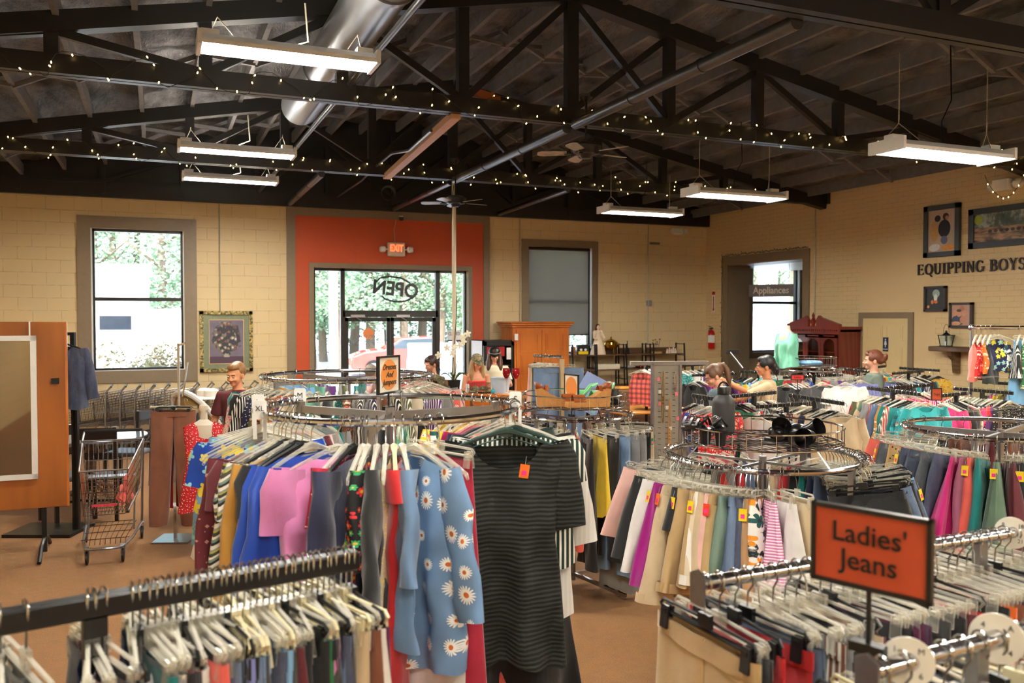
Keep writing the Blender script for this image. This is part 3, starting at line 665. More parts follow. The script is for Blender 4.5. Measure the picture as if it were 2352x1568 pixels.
def cl_flower(name, petal, centre, sc, r0, npet, bg=None, second=None, rnd_=.75, leafy=False):
    t = NT(name); c, rr = ocol(t); x, z, y = xz(t); cb = t.n.new('ShaderNodeCombineXYZ'); t.L(x, cb.inputs[0]); t.L(z, cb.inputs[1])
    vo = t.n.new('ShaderNodeTexVoronoi'); vo.voronoi_dimensions = '2D'; vo.inputs['Scale'].default_value = sc; vo.inputs['Randomness'].default_value = rnd_; t.L(cb.outputs[0], vo.inputs['Vector'])
    sb = t.n.new('ShaderNodeVectorMath'); sb.operation = 'SUBTRACT'; t.L(cb.outputs[0], sb.inputs[0]); t.L(vo.outputs['Position'], sb.inputs[1])
    s2 = t.n.new('ShaderNodeSeparateXYZ'); t.L(sb.outputs[0], s2.inputs[0]); ln = t.n.new('ShaderNodeVectorMath'); ln.operation = 'LENGTH'; t.L(sb.outputs[0], ln.inputs[0])
    s3 = t.n.new('ShaderNodeSeparateColor'); t.L(vo.outputs['Color'], s3.inputs[0])
    ang = t.mth('ARCTAN2', s2.outputs[1], s2.outputs[0]); pt = t.mth('ABSOLUTE', t.mth('COSINE', t.mth('MULTIPLY', t.mth('ADD', ang, s3.outputs[0]), npet/2)))
    size = t.mth('MULTIPLY', t.mth('ADD', .5, t.mth('MULTIPLY', s3.outputs[1], .6)), r0); rad_ = t.mth('MULTIPLY', size, t.mth('ADD', .5, t.mth('MULTIPLY', pt, .5)))
    pm = t.mth('LESS_THAN', ln.outputs['Value'], rad_); cm = t.mth('LESS_THAN', ln.outputs['Value'], t.mth('MULTIPLY', size, .3))
    b = lin(bg) if bg else shade_c(t, c, .88, 1.06)
    if leafy: n = t.noise(cb.outputs[0], 26, 3); b = t.mix(t.ramp(n, [(.55, 0.), (.6, 1.)]), b, lin(leafy))
    pc = lin(petal)
    if second: pc = t.mix(t.mth('GREATER_THAN', s3.outputs[2], .5), lin(petal), lin(second))
    t.base(t.mix(cm, t.mix(pm, b, pc), lin(centre))); return t.set(Roughness=.8)
C['daisy'] = cl_flower('daisy_print', (248, 247, 240), (206, 104, 30), 11.5, .031, 17, rnd_=.5)
C['floral'] = cl_flower('leafy_floral_print', (238, 150, 40), (40, 50, 50), 13, .034, 5, (246, 244, 238), (30, 84, 84), leafy=(30, 40, 44))
C['bluefl'] = cl_flower('blue_floral_print', (150, 215, 225), (228, 208, 60), 17, .03, 5, second=(228, 208, 60))
C['embroid'] = cl_flower('embroidered_cloth', (214, 52, 56), (240, 190, 40), 30, .017, 6, second=(60, 170, 110))
C['smallfl'] = cl_flower('ditsy_floral_print', (236, 226, 200), (200, 70, 60), 40, .011, 5, second=(220, 120, 110))
C['dots'] = cl_flower('dotted_print', (240, 234, 224), (240, 234, 224), 42, .0055, 2)
C['sequin'] = cl_flower('gold_sequin_cloth', (236, 214, 130), (255, 250, 220), 70, .007, 6)
def cl_vor(name, a, b, sc, thr=.5, dist='EUCLIDEAN'):
    t = NT(name); c, r = ocol(t); v = t.co(scale=(1, .2, 1)); vo = t.n.new('ShaderNodeTexVoronoi'); vo.inputs['Scale'].default_value = sc; vo.distance = dist; t.L(v, vo.inputs['Vector'])
    t.base(t.mix(t.ramp(vo.outputs[0], [(thr-.04, 1.), (thr, 0.)]), c if a is None else lin(a), lin(b))); return t.set(Roughness=.8)
C['diamond'] = cl_vor('diamond_print', None, (206, 150, 130), 42, .35, 'MANHATTAN'); C['leopard'] = cl_vor('leopard_print', (196, 158, 104), (40, 28, 20), 60, .3)
def cl_plaid():
    t = NT('plaid_cloth'); c, r = ocol(t); x, z, y = xz(t); f1 = t.mth('LESS_THAN', t.mth('FRACT', t.mth('MULTIPLY', x, 14)), .45); f2 = t.mth('LESS_THAN', t.mth('FRACT', t.mth('MULTIPLY', z, 14)), .45)
    a = t.mix(t.mth('MULTIPLY', f1, .55), c, (.01, .012, .02, 1)); t.base(t.mix(t.mth('MULTIPLY', f2, .55), a, (.01, .012, .02, 1))); return t.set(Roughness=.8)
C['plaid'] = cl_plaid()
def clear_pl():
    t = NT('clear_plastic'); o = t.n['Material Output']; tr = t.N('BsdfTransparent'); mx = t.N('MixShader'); lw = t.N('LayerWeight'); lw.inputs[0].default_value = .45; t.L(t.mth('ADD', t.mth('MULTIPLY', lw.outputs['Facing'], .7), .05), mx.inputs[0])
    tr.inputs[0].default_value = (.95, .94, .9, 1); t.base(lin((252, 248, 236))); t.set(Roughness=.1, Specular_IOR_Level=.9)
    t.L(tr.outputs[0], mx.inputs[1]); t.L(t.b.outputs[0], mx.inputs[2]); t.L(mx.outputs[0], o.inputs[0]); return t.m
M['clear'] = clear_pl(); M['wire_c'] = simple('hook_wire', (200, 200, 196), .2, 1, nz=0); M['hang_k'] = simple('black_hanger_plastic', (26, 27, 28), .3, nz=0); M['hang_g'] = simple('dark_green_hanger_plastic', (44, 66, 60), .3, nz=0)
M['hang_w'] = simple('ivory_hanger_plastic', (222, 210, 190), .3, nz=0); M['hang_y'] = simple('yellowed_hanger_plastic', (216, 206, 168), .25, nz=0)
M['tag_y'] = simple('yellow_card', (246, 214, 20), .6, nz=0); M['tag_o'] = simple('orange_card', (250, 120, 20), .6, nz=0); M['tag_p'] = simple('pink_sticker', (250, 60, 150), .6, nz=0); M['tag_g'] = simple('green_card', (20, 120, 60), .6, nz=0); M['tag_r'] = simple('red_card', (240, 66, 36), .6, nz=0); M['tag_w'] = simple('white_card', (240, 240, 236), .6, nz=0)
PAL = {'black': (24, 24, 26), 'navy': (34, 38, 70), 'charcoal': (62, 62, 64), 'grey': (140, 140, 140), 'white': (232, 230, 224), 'cream': (226, 212, 184), 'beige': (206, 184, 148), 'khaki': (188, 158, 108), 'tan': (170, 132, 92), 'brown': (126, 76, 52),
 'red': (196, 28, 34), 'crimson': (168, 20, 52), 'coral': (236, 104, 90), 'orange': (232, 108, 30), 'mustard': (180, 128, 44), 'yellow': (238, 204, 48), 'olive': (96, 98, 62), 'sage': (96, 122, 98), 'green': (36, 110, 66), 'mint': (120, 196, 166), 'teal': (18, 128, 126), 'turquoise': (40, 176, 182),
 'sky blue': (120, 172, 214), 'chambray': (112, 146, 184), 'royal blue': (20, 68, 170), 'slate blue': (86, 108, 140), 'lavender': (128, 136, 196), 'purple': (96, 40, 120), 'plum': (100, 32, 74), 'magenta': (206, 20, 120), 'purple magenta': (150, 16, 120), 'pink': (220, 130, 190), 'pale pink': (232, 184, 174), 'hot pink': (240, 60, 130), 'maroon': (96, 28, 38), 'mauve': (160, 96, 120), 'dark green': (28, 50, 40)}
PL = {k: lin(v) for k, v in PAL.items()}
# ================= GARMENT MESHES =================
def lerp_prof(prof, t):
    for (a, x), (b, y) in zip(prof, prof[1:]):
        if t <= b: return x+(y-x)*(t-a)/(b-a) if b > a else y
    return prof[-1][1]
def sgp(v, p): return math.copysign(abs(v)**p, v)
def g_top(W=.40, L=.62, hem=1.05, T=.035, sl=.2, slw=.075, nw=.08, nf=.07, nb=.02, seed=0, nu=22, nv=10, prof=None, fa=1., sa=10, swing=0.):
    r = random.Random(seed); ks = [r.uniform(14, 22), r.uniform(26, 44), r.uniform(55, 75)]; ph = [r.uniform(0, 6) for _ in range(6)]
    prof = prof or [(0, 1), (.25, .97), (.6, .96), (1, hem)]; m = MB()
    def fn(u, v):
        th = 2*pi*u+.001; c, s_ = cos(th), sin(th); w = W/2*lerp_prof(prof, v); x = w*sgp(c, .9)
        ax = abs(x)/(W/2); zt = -.085-.065*min(ax, 1.05)**1.3
        if abs(x) < nw and v < .99:
            q = 1-(x/nw)**2; zt -= (nf if s_ < 0 else nb)*max(q, 0)**.75
        z = zt+(-.085-L-zt)*v+.012*sin(x*ks[0]+ph[4])*v*v
        A = (.004+.018*v)*fa; f = A*(sin(x*ks[0]+ph[0]+v*1.2)+.6*sin(x*ks[1]+ph[1]-v*2)+.3*sin(x*ks[2]+ph[2]+v*3))+.004*sin(z*23+x*31+ph[5])+.003*sin(z*41-x*57+ph[2])
        y = (T*(.3+.7*min(1, v*3))+.004)*sgp(s_, .7)*(1+.25*sin(x*ks[1]+ph[3])*v)+f+swing*v
        return (x, y, z)
    m.grid(lambda i, j: fn(i, j), nu, nv, cu=True)
    if sl > 0:
        for sd in (-1, 1):
            a = rad(sa+r.uniform(-3, 3)); n = max(3, int(sl/.07)+2); k = 12 if nu < 40 else 20
            def sf(u, v):
                l = sl*v; px = sd*(W/2-.035+sin(a)*l); pz_ = -.125-cos(a)*l; rx = slw*(1.0-.18*v)*(.72+.28*min(1, v*4)); th = 2*pi*u
                w = rx*cos(th); fz = w*sin(a)*sd
                return (px+w*cos(a)+.004*sin(l*60+ph[5]), .03*sin(th)*(1-.2*v)+.008*sin(l*26+ph[3]+w*40)+swing*v*sl/L, pz_+fz)
            m.grid(sf, k, n, cu=True)
    return m
def g_pants(W=.36, L=.40, T=.03, leg=1.0, seed=0, nu=12, nv=7, flare=1.1, fa=1., cuff=False):
    r = random.Random(seed); m = MB(); ph = [r.uniform(0, 6) for _ in range(6)]; cr = min(.25, L*.6)
    for sd in (-1, 1):
        sp = r.uniform(.01, .04)
        def fn(u, v):
            th = 2*pi*u; w0 = W/4*(1+.1*min(1, v*2)); w = w0*(1+(flare-1)*v)*leg; z = -.115-L*v
            cx = sd*(W/4*(1+.05*v)+(max(0, L*v-cr))*sp*1.2)
            x = cx+w*sgp(cos(th), .8); zz = z+ (.02*(1-abs(x)/(W/2)) if v > .99 else 0)
            y = (T*(.35+.65*min(1, v*4)))*sgp(sin(th), .75)+fa*(.004+.012*v)*(sin(x*24+ph[0]+z*5)+.5*sin(x*52+ph[1]-z*9))+sd*.008*v
            return (x, y, zz)
        m.grid(fn, nu, nv, cu=True)
        if cuff: m.grid(lambda u, v: (sd*(W/4*1.05+(max(0, L-cr))*sp*1.2)+W/4*flare*1.16*sgp(cos(2*pi*u), .8), (T+.006)*sgp(sin(2*pi*u), .75), -.115-L-.004+v*.04), nu, 3, cu=True)
    # waistband
    m.grid(lambda u, v: (W/2*1.01*sgp(cos(2*pi*u), .85), (T*.45+.004)*sgp(sin(2*pi*u), .75)+.003*sin(9*u*6.28+ph[2]), -.108-.04*v-(.012*(1-cos(2*pi*u)**2) if sin(2*pi*u) < 0 else 0)), 22, 3, cu=True)
    return m
def g_skirt(W=.34, L=.55, flare=1.5, T=.03, seed=0, nu=30, nv=8, fa=1.):
    r = random.Random(seed); m = MB(); ph = [r.uniform(0, 6) for _ in range(4)]
    def fn(u, v):
        th = 2*pi*u; w = W/2*(1+(flare-1)*v); x = w*sgp(cos(th), .85)
        y = (T*.4+T*1.2*v)*sgp(sin(th), .75)+fa*(.003+.02*v)*(sin(x/w*13+ph[0])+.5*sin(x/w*25+ph[1]))
        return (x, y, -.115-L*v+.015*cos(x/w*9+ph[2])*v)
    m.grid(fn, nu, nv, cu=True); return m
CACHE = {}
def gmesh(kind, L, W, seed, hi=False, **k):
    key = (kind, round(L, 2), round(W, 2), seed, hi, tuple(sorted((a, str(b)) for a, b in k.items())))
    if key in CACHE: return CACHE[key]
    if kind in ('top', 'tee', 'blouse', 'tank', 'dress', 'jacket'):
        a = dict(W=W, L=L, seed=seed)
        if hi: a.update(nu=72, nv=34)
        a.update({'top': dict(sl=.5, slw=.06), 'tee': dict(sl=.16), 'blouse': dict(sl=.42, slw=.07, nf=.1), 'tank': dict(sl=0, nw=.115, nf=.13, prof=[(0, .74), (.28, .85), (.32, 1), (1, 1.08)]), 'jacket': dict(sl=.55, slw=.075, T=.055),
            'dress': dict(sl=.18, prof=[(0, 1), (.2, .93), (.42, .84), (.6, 1.0), (1, 1.3)], fa=1.3)}[kind])
        a.update(k); m = g_top(**a)
    elif kind in ('shorts', 'pants', 'jeans', 'capris'):
        a = dict(W=W, L=L, seed=seed)
        if kind == 'shorts': a['flare'] = 1.2
        if kind in ('pants', 'jeans'): a['flare'] = .72
        if hi: a.update(nu=30, nv=20)
        a.update(k); m = g_pants(**a)
    else:
        a = dict(W=W, L=L, seed=seed)
        if hi: a.update(nu=60, nv=20)
        a.update(k); m = g_skirt(**a)
    me = m.mesh(kind, C['plain'], 180); CACHE[key] = me; return me
# ---------------- hangers ----------------
def hook(m, zt=-.075, hz_=0.0):
    p = [(.021*cos(a), 0, .004+.021*sin(a)) for a in [rad(-50+i*25) for i in range(0, 9)]]; p = [(-x, y, z) for x, y, z in p][::1]
    p = [(.021*cos(a), 0, .004+.021*sin(a)) for a in [rad(-30+i*24) for i in range(0, 9)]]+[(-.017, 0, -.012), (-.004, 0, -.03), (0, 0, zt)]
    m.tube([(x, y, z) for x, y, z in p], .0022, 5)
def hanger_mesh(kind, mat):
    m = MB(); hook(m, -.07 if kind == 'top' else -.075); m.m = 1
    if kind == 'top':
        p = [(x, 0, -.078-.07*(abs(x)/.2)**1.25-(.012 if abs(x) > .195 else 0)) for x in (-.205, -.195, -.15, -.1, -.05, -.02, 0, .02, .05, .1, .15, .195, .205)]
        m.tube(p, [.004, .007, .0075, .0075, .008, .012, .014, .012, .008, .0075, .0075, .007, .004], 6)
        m.tube([(x, 0, -.084-.07*(abs(x)/.2)**1.25-.018) for x in (-.18, -.1, -.03, .03, .1, .18)], .003, 4)
        m.box((0, 0, -.085), (.05, .012, .03))
    else:
        m.tube([(-.165, 0, -.088), (-.155, 0, -.077), (0, 0, -.074), (.155, 0, -.077), (.165, 0, -.088), (.155, 0, -.1), (-.155, 0, -.1)], .0042, 6, closed=True); m.box((0, 0, -.078), (.04, .012, .03))
        m.tube([(-.15, .006, -.1), (.15, .006, -.1)], .0022, 4)
        for s_ in (-1, 1): m.box((s_*.14, .008, -.112), (.026, .006, .052), rx=.12); m.box((s_*.14, -.008, -.112), (.026, .006, .052), rx=-.12); m.box((s_*.14, 0, -.098), (.014, .022, .01))
    return m.mesh('clothes_hanger', [M['wire_c'], mat], 40)
HM = {}
for a in ('top', 'clip'):
    for b, c_ in (('clear', 'clear'), ('black', 'hang_k'), ('dark green', 'hang_g'), ('ivory', 'hang_w'), ('yellowed', 'hang_y')): HM[a, b] = hanger_mesh(a, M[c_])
def tagmesh(mats, w=.035, h=.05):
    m = MB(); m.box((0, 0, -h/2), (w, .0015, h)); m.m = 1; m.box((0, -.001, -h*.62), (w*.5, .0015, h*.35)); m.m = 2; m.tube([(0, 0, 0), (0, .004, .03)], .0006, 3); return m.mesh('price_tag', [mats[0], mats[1], M['tag_w']], 0)
TM = {'orange': tagmesh((M['tag_o'], M['tag_p'])), 'yellow': tagmesh((M['tag_y'], M['tag_p'])), 'green': tagmesh((M['tag_g'], M['tag_p'])), 'red': tagmesh((M['tag_r'], M['tag_p']))}
WORD = {'top': 'long-sleeved top', 'tee': 'short-sleeved tee', 'blouse': 'blouse', 'tank': 'sleeveless top', 'dress': 'dress', 'jacket': 'jacket', 'shorts': 'shorts', 'pants': 'trousers', 'jeans': 'jeans', 'capris': 'cropped trousers', 'skirt': 'skirt'}
NAME = {'top': 'long_sleeve_top', 'tee': 't_shirt', 'blouse': 'blouse', 'tank': 'tank_top', 'dress': 'dress', 'jacket': 'jacket', 'shorts': 'shorts', 'pants': 'trousers', 'jeans': 'jeans', 'capris': 'cropped_trousers', 'skirt': 'skirt'}
CAT = {'top': 'top', 'tee': 't-shirt', 'blouse': 'blouse', 'tank': 'top', 'dress': 'dress', 'jacket': 'jacket', 'shorts': 'shorts', 'pants': 'trousers', 'jeans': 'jeans', 'capris': 'trousers', 'skirt': 'skirt'}
PATW = {'plain': '', 'satin': 'satin ', 'velvet': 'velvet ', 'denim': 'denim ', 'stripe': 'striped ', 'hstripe': 'cross-striped ', 'chevron': 'chevron ', 'ribs': 'pleated ', 'daisy': 'daisy print ', 'floral': 'floral ', 'bluefl': 'flowered ', 'embroid': 'embroidered ', 'smallfl': 'small-flowered ', 'dots': 'dotted ', 'sequin': 'sequinned ', 'diamond': 'diamond print ', 'leopard': 'leopard print ', 'plaid': 'plaid '}
ORD = ['first', 'second', 'third', 'fourth', 'fifth', 'sixth', 'seventh', 'eighth', 'ninth', 'tenth', 'eleventh', 'twelfth', 'thirteenth', 'fourteenth', 'fifteenth', 'sixteenth', 'seventeenth', 'eighteenth', 'nineteenth', 'twentieth', 'twenty-first', 'twenty-second', 'twenty-third', 'twenty-fourth', 'twenty-fifth', 'twenty-sixth', 'twenty-seventh', 'twenty-eighth', 'twenty-ninth', 'thirtieth']+['%dth' % i for i in range(31, 80)]
HANG = []      # (depth, matrix, mesh key, label, group)
def garment(loc, rz, kind, col, pat='plain', L=.6, W=.4, seed=0, hi=False, where='', hang='clear', tagc=None, label=None, group=None, tilt=0, ty=0, **k):
    me = gmesh(kind, L, W, seed, hi, **k); o = O(me, NAME[kind], None, loc, rz, PL[col] if isinstance(col, str) else lin(col))
    o.rotation_euler = (ty, tilt, rz)
    if pat != 'plain': o.material_slots[0].link = 'OBJECT'; o.material_slots[0].material = C[pat]
    lw = (col if isinstance(col, str) else '')+' '+PATW[pat]+WORD[kind]; lw = lw.strip()
    lb = label or (lw+' '+where)
    if len(lb.split()) > 16: lb = lb.replace('short-sleeved ', '').replace('long-sleeved ', '').replace('sleeveless ', '')
    tag(o, lb, CAT[kind], group)
    lowk = kind in ('shorts', 'pants', 'jeans', 'capris', 'skirt')
    if tagc:
        t = O(TM[tagc], 'price_tag', o, (.07*(1 if seed % 2 else -1), -.05 if lowk else -.028, -.15 if lowk else -.2)); t['label'] = tagc+' price tag'; t.rotation_euler = (0, .15, 0)
        if lowk: t.location = (W/2+.012, -.012, -.15); t.rotation_euler = (0, 0, 1.25)
    if hang: HANG.append(((V(loc)-C0).dot(CF), V(loc), rz, tilt, ('clip' if lowk else 'top', hang), lw, where, group))
    return o
def hlabel(c, lw, where):
    if not lw: return 'empty %s hanger %s' % (c, where)
    for s_ in ('%s hanger holding the %s %s', '%s hanger of the %s %s', '%s hanger of %s %s'):
        x = s_ % (c, lw, where)
        if len(x.split()) <= 16: return x
    x = '%s hanger of %s %s' % (c, lw.replace('short-sleeved ', '').replace('long-sleeved ', ''), where.replace('of the dresses rack', 'of dresses rack'))
    return ' '.join(x.split()[:16])
def bare(loc, rz, where, kind='top', c='clear', tilt=0): HANG.append(((V(loc)-C0).dot(CF), V(loc), rz, tilt, (kind, c), '', where, 'left empty'))
def emit_hangers():
    HANG.sort(key=lambda h: h[0]); far = MB()
    for i, (d, loc, rz, tilt, key, lw, where, grp) in enumerate(HANG):
        if i < 296:
            o = O(HM[key], 'clothes_hanger', None, loc, rz); o.rotation_euler = (0, tilt, rz)
            tag(o, hlabel(key[1], lw, where), 'hanger', 'hangers '+(grp or 'on the racks'))
        else:
            me = HM[key]; far.M = Matrix.Translation(loc) @ Matrix.Rotation(rz, 4, 'Z'); b = len(far.v); far.v += [tuple(far.M @ v.co) for v in me.vertices]
            off = {'clear': 1, 'black': 2, 'dark green': 2, 'ivory': 3, 'yellowed': 3}[key[1]]
            far.f += [tuple(x+b for x in p.vertices) for p in me.polygons]; far.mi += [0 if p.material_index == 0 else off for p in me.polygons]
    if far.v: far.obj('clothes_hangers', [M['wire_c'], M['clear'], M['hang_k'], M['hang_w']], None, 'mass of small plastic hangers on the furthest clothes racks', 'hangers', None, 'stuff')
# ================= RACKS =================
def ring_rack(c, R, z, name_label, posts=4, z2=None, basket=None, foot=.0, a0=.4, rr=.0155, mat='chrome'):
    t = empty('round_clothes_rack', (c.x, c.y, 0), 0, name_label, 'clothes rack', 'round clothes racks')
    MB().ring((0, 0, z), R, rr, 72, 10).obj('rail', M[mat], t)
    m = MB(); 
    for i in range(posts):
        a = a0+i*2*pi/posts; e = V((cos(a), sin(a), 0))
        MB().beam(e*(R-.02)+V((0, 0, .03)), e*(R-.02)+V((0, 0, z)), .026, .026, e).obj('upright', M['steel'], t, sm=0)
        m.beam(V((0, 0, z-.03)), e*(R-.01)+V((0, 0, z-.03)), .012 if basket else .02, .012 if basket else .03)
        m.beam(V((0, 0, .1)), e*(R+.06)+V((0, 0, .04)), .025, .025)
    m.tube([(0, 0, .05), (0, 0, z)], .018, 10); m.obj('cross_arms', M['steel'], t, sm=0)
    if basket:
        bz, bR, bh = basket; m = MB()
        for zz in (bz, bz+bh): m.ring((0, 0, zz), bR, .0045, 48, 6)
        for i in range(36): a = i*2*pi/36; m.tube([(bR*cos(a), bR*sin(a), bz), (bR*cos(a), bR*sin(a), bz+bh)], .002, 4)
        for i in range(-9, 10):
            x = i*bR/9.5; h = sqrt(bR*bR-x*x); m.tube([(x, -h, bz), (x, h, bz)], .0018, 4)
            if i % 3 == 0: m.tube([(-h, x, bz), (h, x, bz)], .0025, 4)
        for a in (0, pi/2): m.tube([(R*cos(a), R*sin(a), z), (bR*cos(a), bR*sin(a), bz)], .004, 4); m.tube([(-R*cos(a), -R*sin(a), z), (-bR*cos(a), -bR*sin(a), bz)], .004, 4)
        m.obj('wire_basket', M['chrome'], t)
    return t
def rpos(c, R, z, phi):
    a = rad(phi); e = CR*cos(a)+V((sin(YAW), cos(YAW), 0))*sin(a); p = V((c.x, c.y, z))+e*R; return p, atan2(e.y, e.x)
RN = random.Random(77)
def phi_px(px, cpx, D, r, lo=-178, hi=-30):
    lat = (cpx-1176)/FPX*D; f = lambda a: 1176+FPX*(lat+r*cos(rad(a)))/(D+r*sin(rad(a)))
    for _ in range(30):
        m_ = (lo+hi)/2
        if f(m_) < px: lo = m_
        else: hi = m_
    return (lo+hi)/2
# ---------- rack A: dresses (front centre) ----------
DA = 3.2; zA = 2.1-206*DA/1950; RA = .475; cA = pz(895, DA, zA)
ring_rack(cA, RA, zA, 'large round chrome rack of dresses and tops in the centre front', 3, a0=rad(-90)-YAW, rr=.0125)
WA = 'on the dresses rack'
GA = 'clothes on the dresses rack'
def onA(phi, kind, col, pat='plain', **k):
    p, rz = rpos(cA, RA, zA, phi); s_ = k.pop('dr', 0); tw = k.pop('tw', 0); e = V((cos(rz), sin(rz), 0)); p = p+e*s_
    flip = k.pop('flip', True)
    return garment(p, rz+rad(tw), kind, col, pat, group=GA, **k)
# left arc, from the far left round to the front
LA = [(208, 'tee', 'grey', 'plain', .6), (202, 'tank', 'cream', 'smallfl', .6), (196, 'tee', 'maroon', 'plain', .62), (189, 'top', 'white', 'stripe', .62),
 (182, 'blouse', 'sky blue', 'bluefl', .62), (170, 'tee', 'royal blue', 'bluefl', .66), (158, 'blouse', 'maroon', 'diamond', .86), (149, 'top', 'dark green', 'chevron', .92), (154, 'tee', 'maroon', 'plain', .6), (145, 'dress', 'white', 'chevron', .9),
 (139, 'jacket', 'mustard', 'plain', .95), (135.5, 'tee', 'black', 'plain', .7), (131, 'top', 'royal blue', 'plain', .95), (125, 'blouse', 'royal blue', 'satin', .88)]
for i, px in {6: 487, 7: 512, 8: 503, 9: 525, 10: 543, 11: 560, 12: 582, 13: 612}.items(): LA[i] = (-phi_px(px, 895, DA, .685, -165, -60),)+LA[i][1:]
LW = ['behind the left end of the rail', 'in front of the grey one', 'by the large letter tab', 'between maroon and sky blue ones', 'at the left end', 'with yellow blooms, left of the brown one', 'left of the zigzag one', 'left of the hidden maroon tee', 'squeezed between two zigzag garments', 'left of the mustard jacket', 'left of the royal blue top', 'behind the mustard jacket', 'right of the mustard jacket', 'just behind the pink velvet tee']
for i, (ph, kd, co, pt, L) in enumerate(LA):
    onA(-ph if ph < 180 else -ph, kd, co, pt, L=L, W=.41, seed=i, nu=40, nv=18, where=LW[i]+' '+WA, hang=('black' if i in (9, 11, 12) else 'clear'), T=.03, tw=RN.uniform(-2, 2)+{12: -4, 13: -10}.get(i, 0))
onA(-102, 'tee', 'pink', 'velvet', L=.6, W=.42, seed=21, hi=True, sl=.2, slw=.085, nf=.045, T=.05, label='pink velvet short-sleeved tee facing out on the dresses rack', where=WA, hang='clear', tw=-34, dr=.02)
PA = lambda px: phi_px(px, 895, DA, .66, -150, -40)
onA(PA(742), 'dress', 'crimson', 'dots', L=.85, W=.36, seed=22, nu=40, nv=18, where='right of the pink tee '+WA, tw=-6)
onA(PA(768), 'tee', 'navy', 'plain', L=.72, W=.42, seed=23, nu=50, nv=24, sl=.24, slw=.085, T=.04, where='with wide sleeve '+WA, hang='black', tw=-10)
onA(PA(800), 'tank', 'navy', 'plain', L=.7, W=.36, seed=24, nu=40, nv=18, where='behind the embroidered one '+WA)
onA(PA(818), 'blouse', 'black', 'embroid', L=.66, W=.38, seed=25, nu=40, nv=18, sl=.3, where='with red flowers '+WA, T=.03)
onA(PA(850), 'jacket', 'black', 'plain', L=.8, W=.38, seed=26, nu=40, nv=18, where='with hood, right of the embroidered one '+WA, T=.035)
onA(PA(880), 'tank', 'cream', 'sequin', L=.95, W=.34, seed=27, nu=40, nv=18, where='left of the red dress '+WA, T=.025)
onA(PA(908), 'dress', 'red', 'plain', L=1.0, W=.36, seed=28, nu=44, nv=20, sl=.1, where='beside the daisy blouse '+WA, hang='yellowed', T=.025)
onA(PA(938), 'top', 'chambray', 'plain', L=.6, W=.38, seed=29, nu=44, nv=20, sl=.35, where='peeping out left of the daisy blouse '+WA, T=.03)
daisy = onA(-72, 'blouse', 'chambray', 'daisy', L=.68, W=.42, seed=30, hi=True, sl=.46, slw=.07, nf=.14, nw=.07, T=.05, sa=10, label='pale blue long-sleeved blouse with white daisies on the dresses rack', where=WA, tagc='green', tw=24, fa=1.3, dr=.02)
for i, z in enumerate((-.26, -.34, -.42, -.5, -.58, -.66)): b = MB().ell((0, -.066, z), (.006, .004, .006), n=8, m=5).obj('button', M['white'], daisy)
onA(-67, 'tank', 'white', 'plain', tw=20, L=1.0, W=.34, seed=31, nu=44, nv=18, where='hanging behind the daisy blouse '+WA)
onA(-62, 'skirt', 'crimson', 'plain', tw=18, L=1.1, W=.3, seed=32, nu=44, nv=18, where='longest one behind the daisy blouse '+WA, T=.03)
onA(-9, 'dress', 'black', 'ribs', L=.86, W=.42, seed=33, hi=True, sl=.32, slw=.085, nw=.13, nf=.13, nb=.05, T=.05, fa=1.3, label='black pleated short-sleeved dress facing out on the dresses rack', where=WA, hang='dark green', tw=10, tagc='orange', prof=[(0, 1), (.2, .93), (.42, .86), (.55, .95), (1, 1.08)], dr=-.03)
for i, (ph, kd, co, pt, L) in enumerate([(-1, 'tee', 'dark green', 'stripe', .5), (6, 'blouse', 'white', 'stripe', .72), (12, 'dress', 'black', 'plain', 1.05), (19, 'tank', 'coral', 'smallfl', 1.12), (26, 'top', 'dark green', 'plain', .86)]):
    onA(ph, kd, co, pt, L=L, W=.44, seed=40+i, nu=44, nv=18, where=['right behind the pleated black dress', 'whose striped sleeve shows right of the black dress', 'longest one right of the striped blouse', 'with flowered hem, behind the long black dress', 'at the right end of the rail'][i]+' '+WA, hang='dark green' if i == 0 else 'clear')
for i, (ph, kd, co, pt, L) in enumerate([(36, 'tee', 'navy', 'plain', .6), (43, 'tee', 'hot pink', 'plain', .6), (50, 'top', 'yellow', 'plain', .6), (57, 'blouse', 'black', 'floral', .6), (64, 'tee', 'yellow', 'smallfl', .6), (92, 'tank', 'mint', 'stripe', .5), (97, 'tank', 'orange', 'plain', .55), (103, 'dress', 'black', 'plain', .8), (138, 'tee', 'grey', 'plain', .6), (146, 'blouse', 'teal', 'plain', .6), (154, 'top', 'pale pink', 'plain', .6)]):
    onA(ph, kd, co, pt, L=L, W=.4, seed=50+i, where='on the far side, %s from the right, of the dresses rack' % ORD[i])
for i, ph in enumerate((-186, -181, -176.5, -172, -168, -164, -160)):
    p, rz = rpos(cA, RA, zA, ph); bare(p, rz+rad(i-3), '%s in the bare fan at the left of the dresses rack' % ORD[i], tilt=-.1+.03*i)
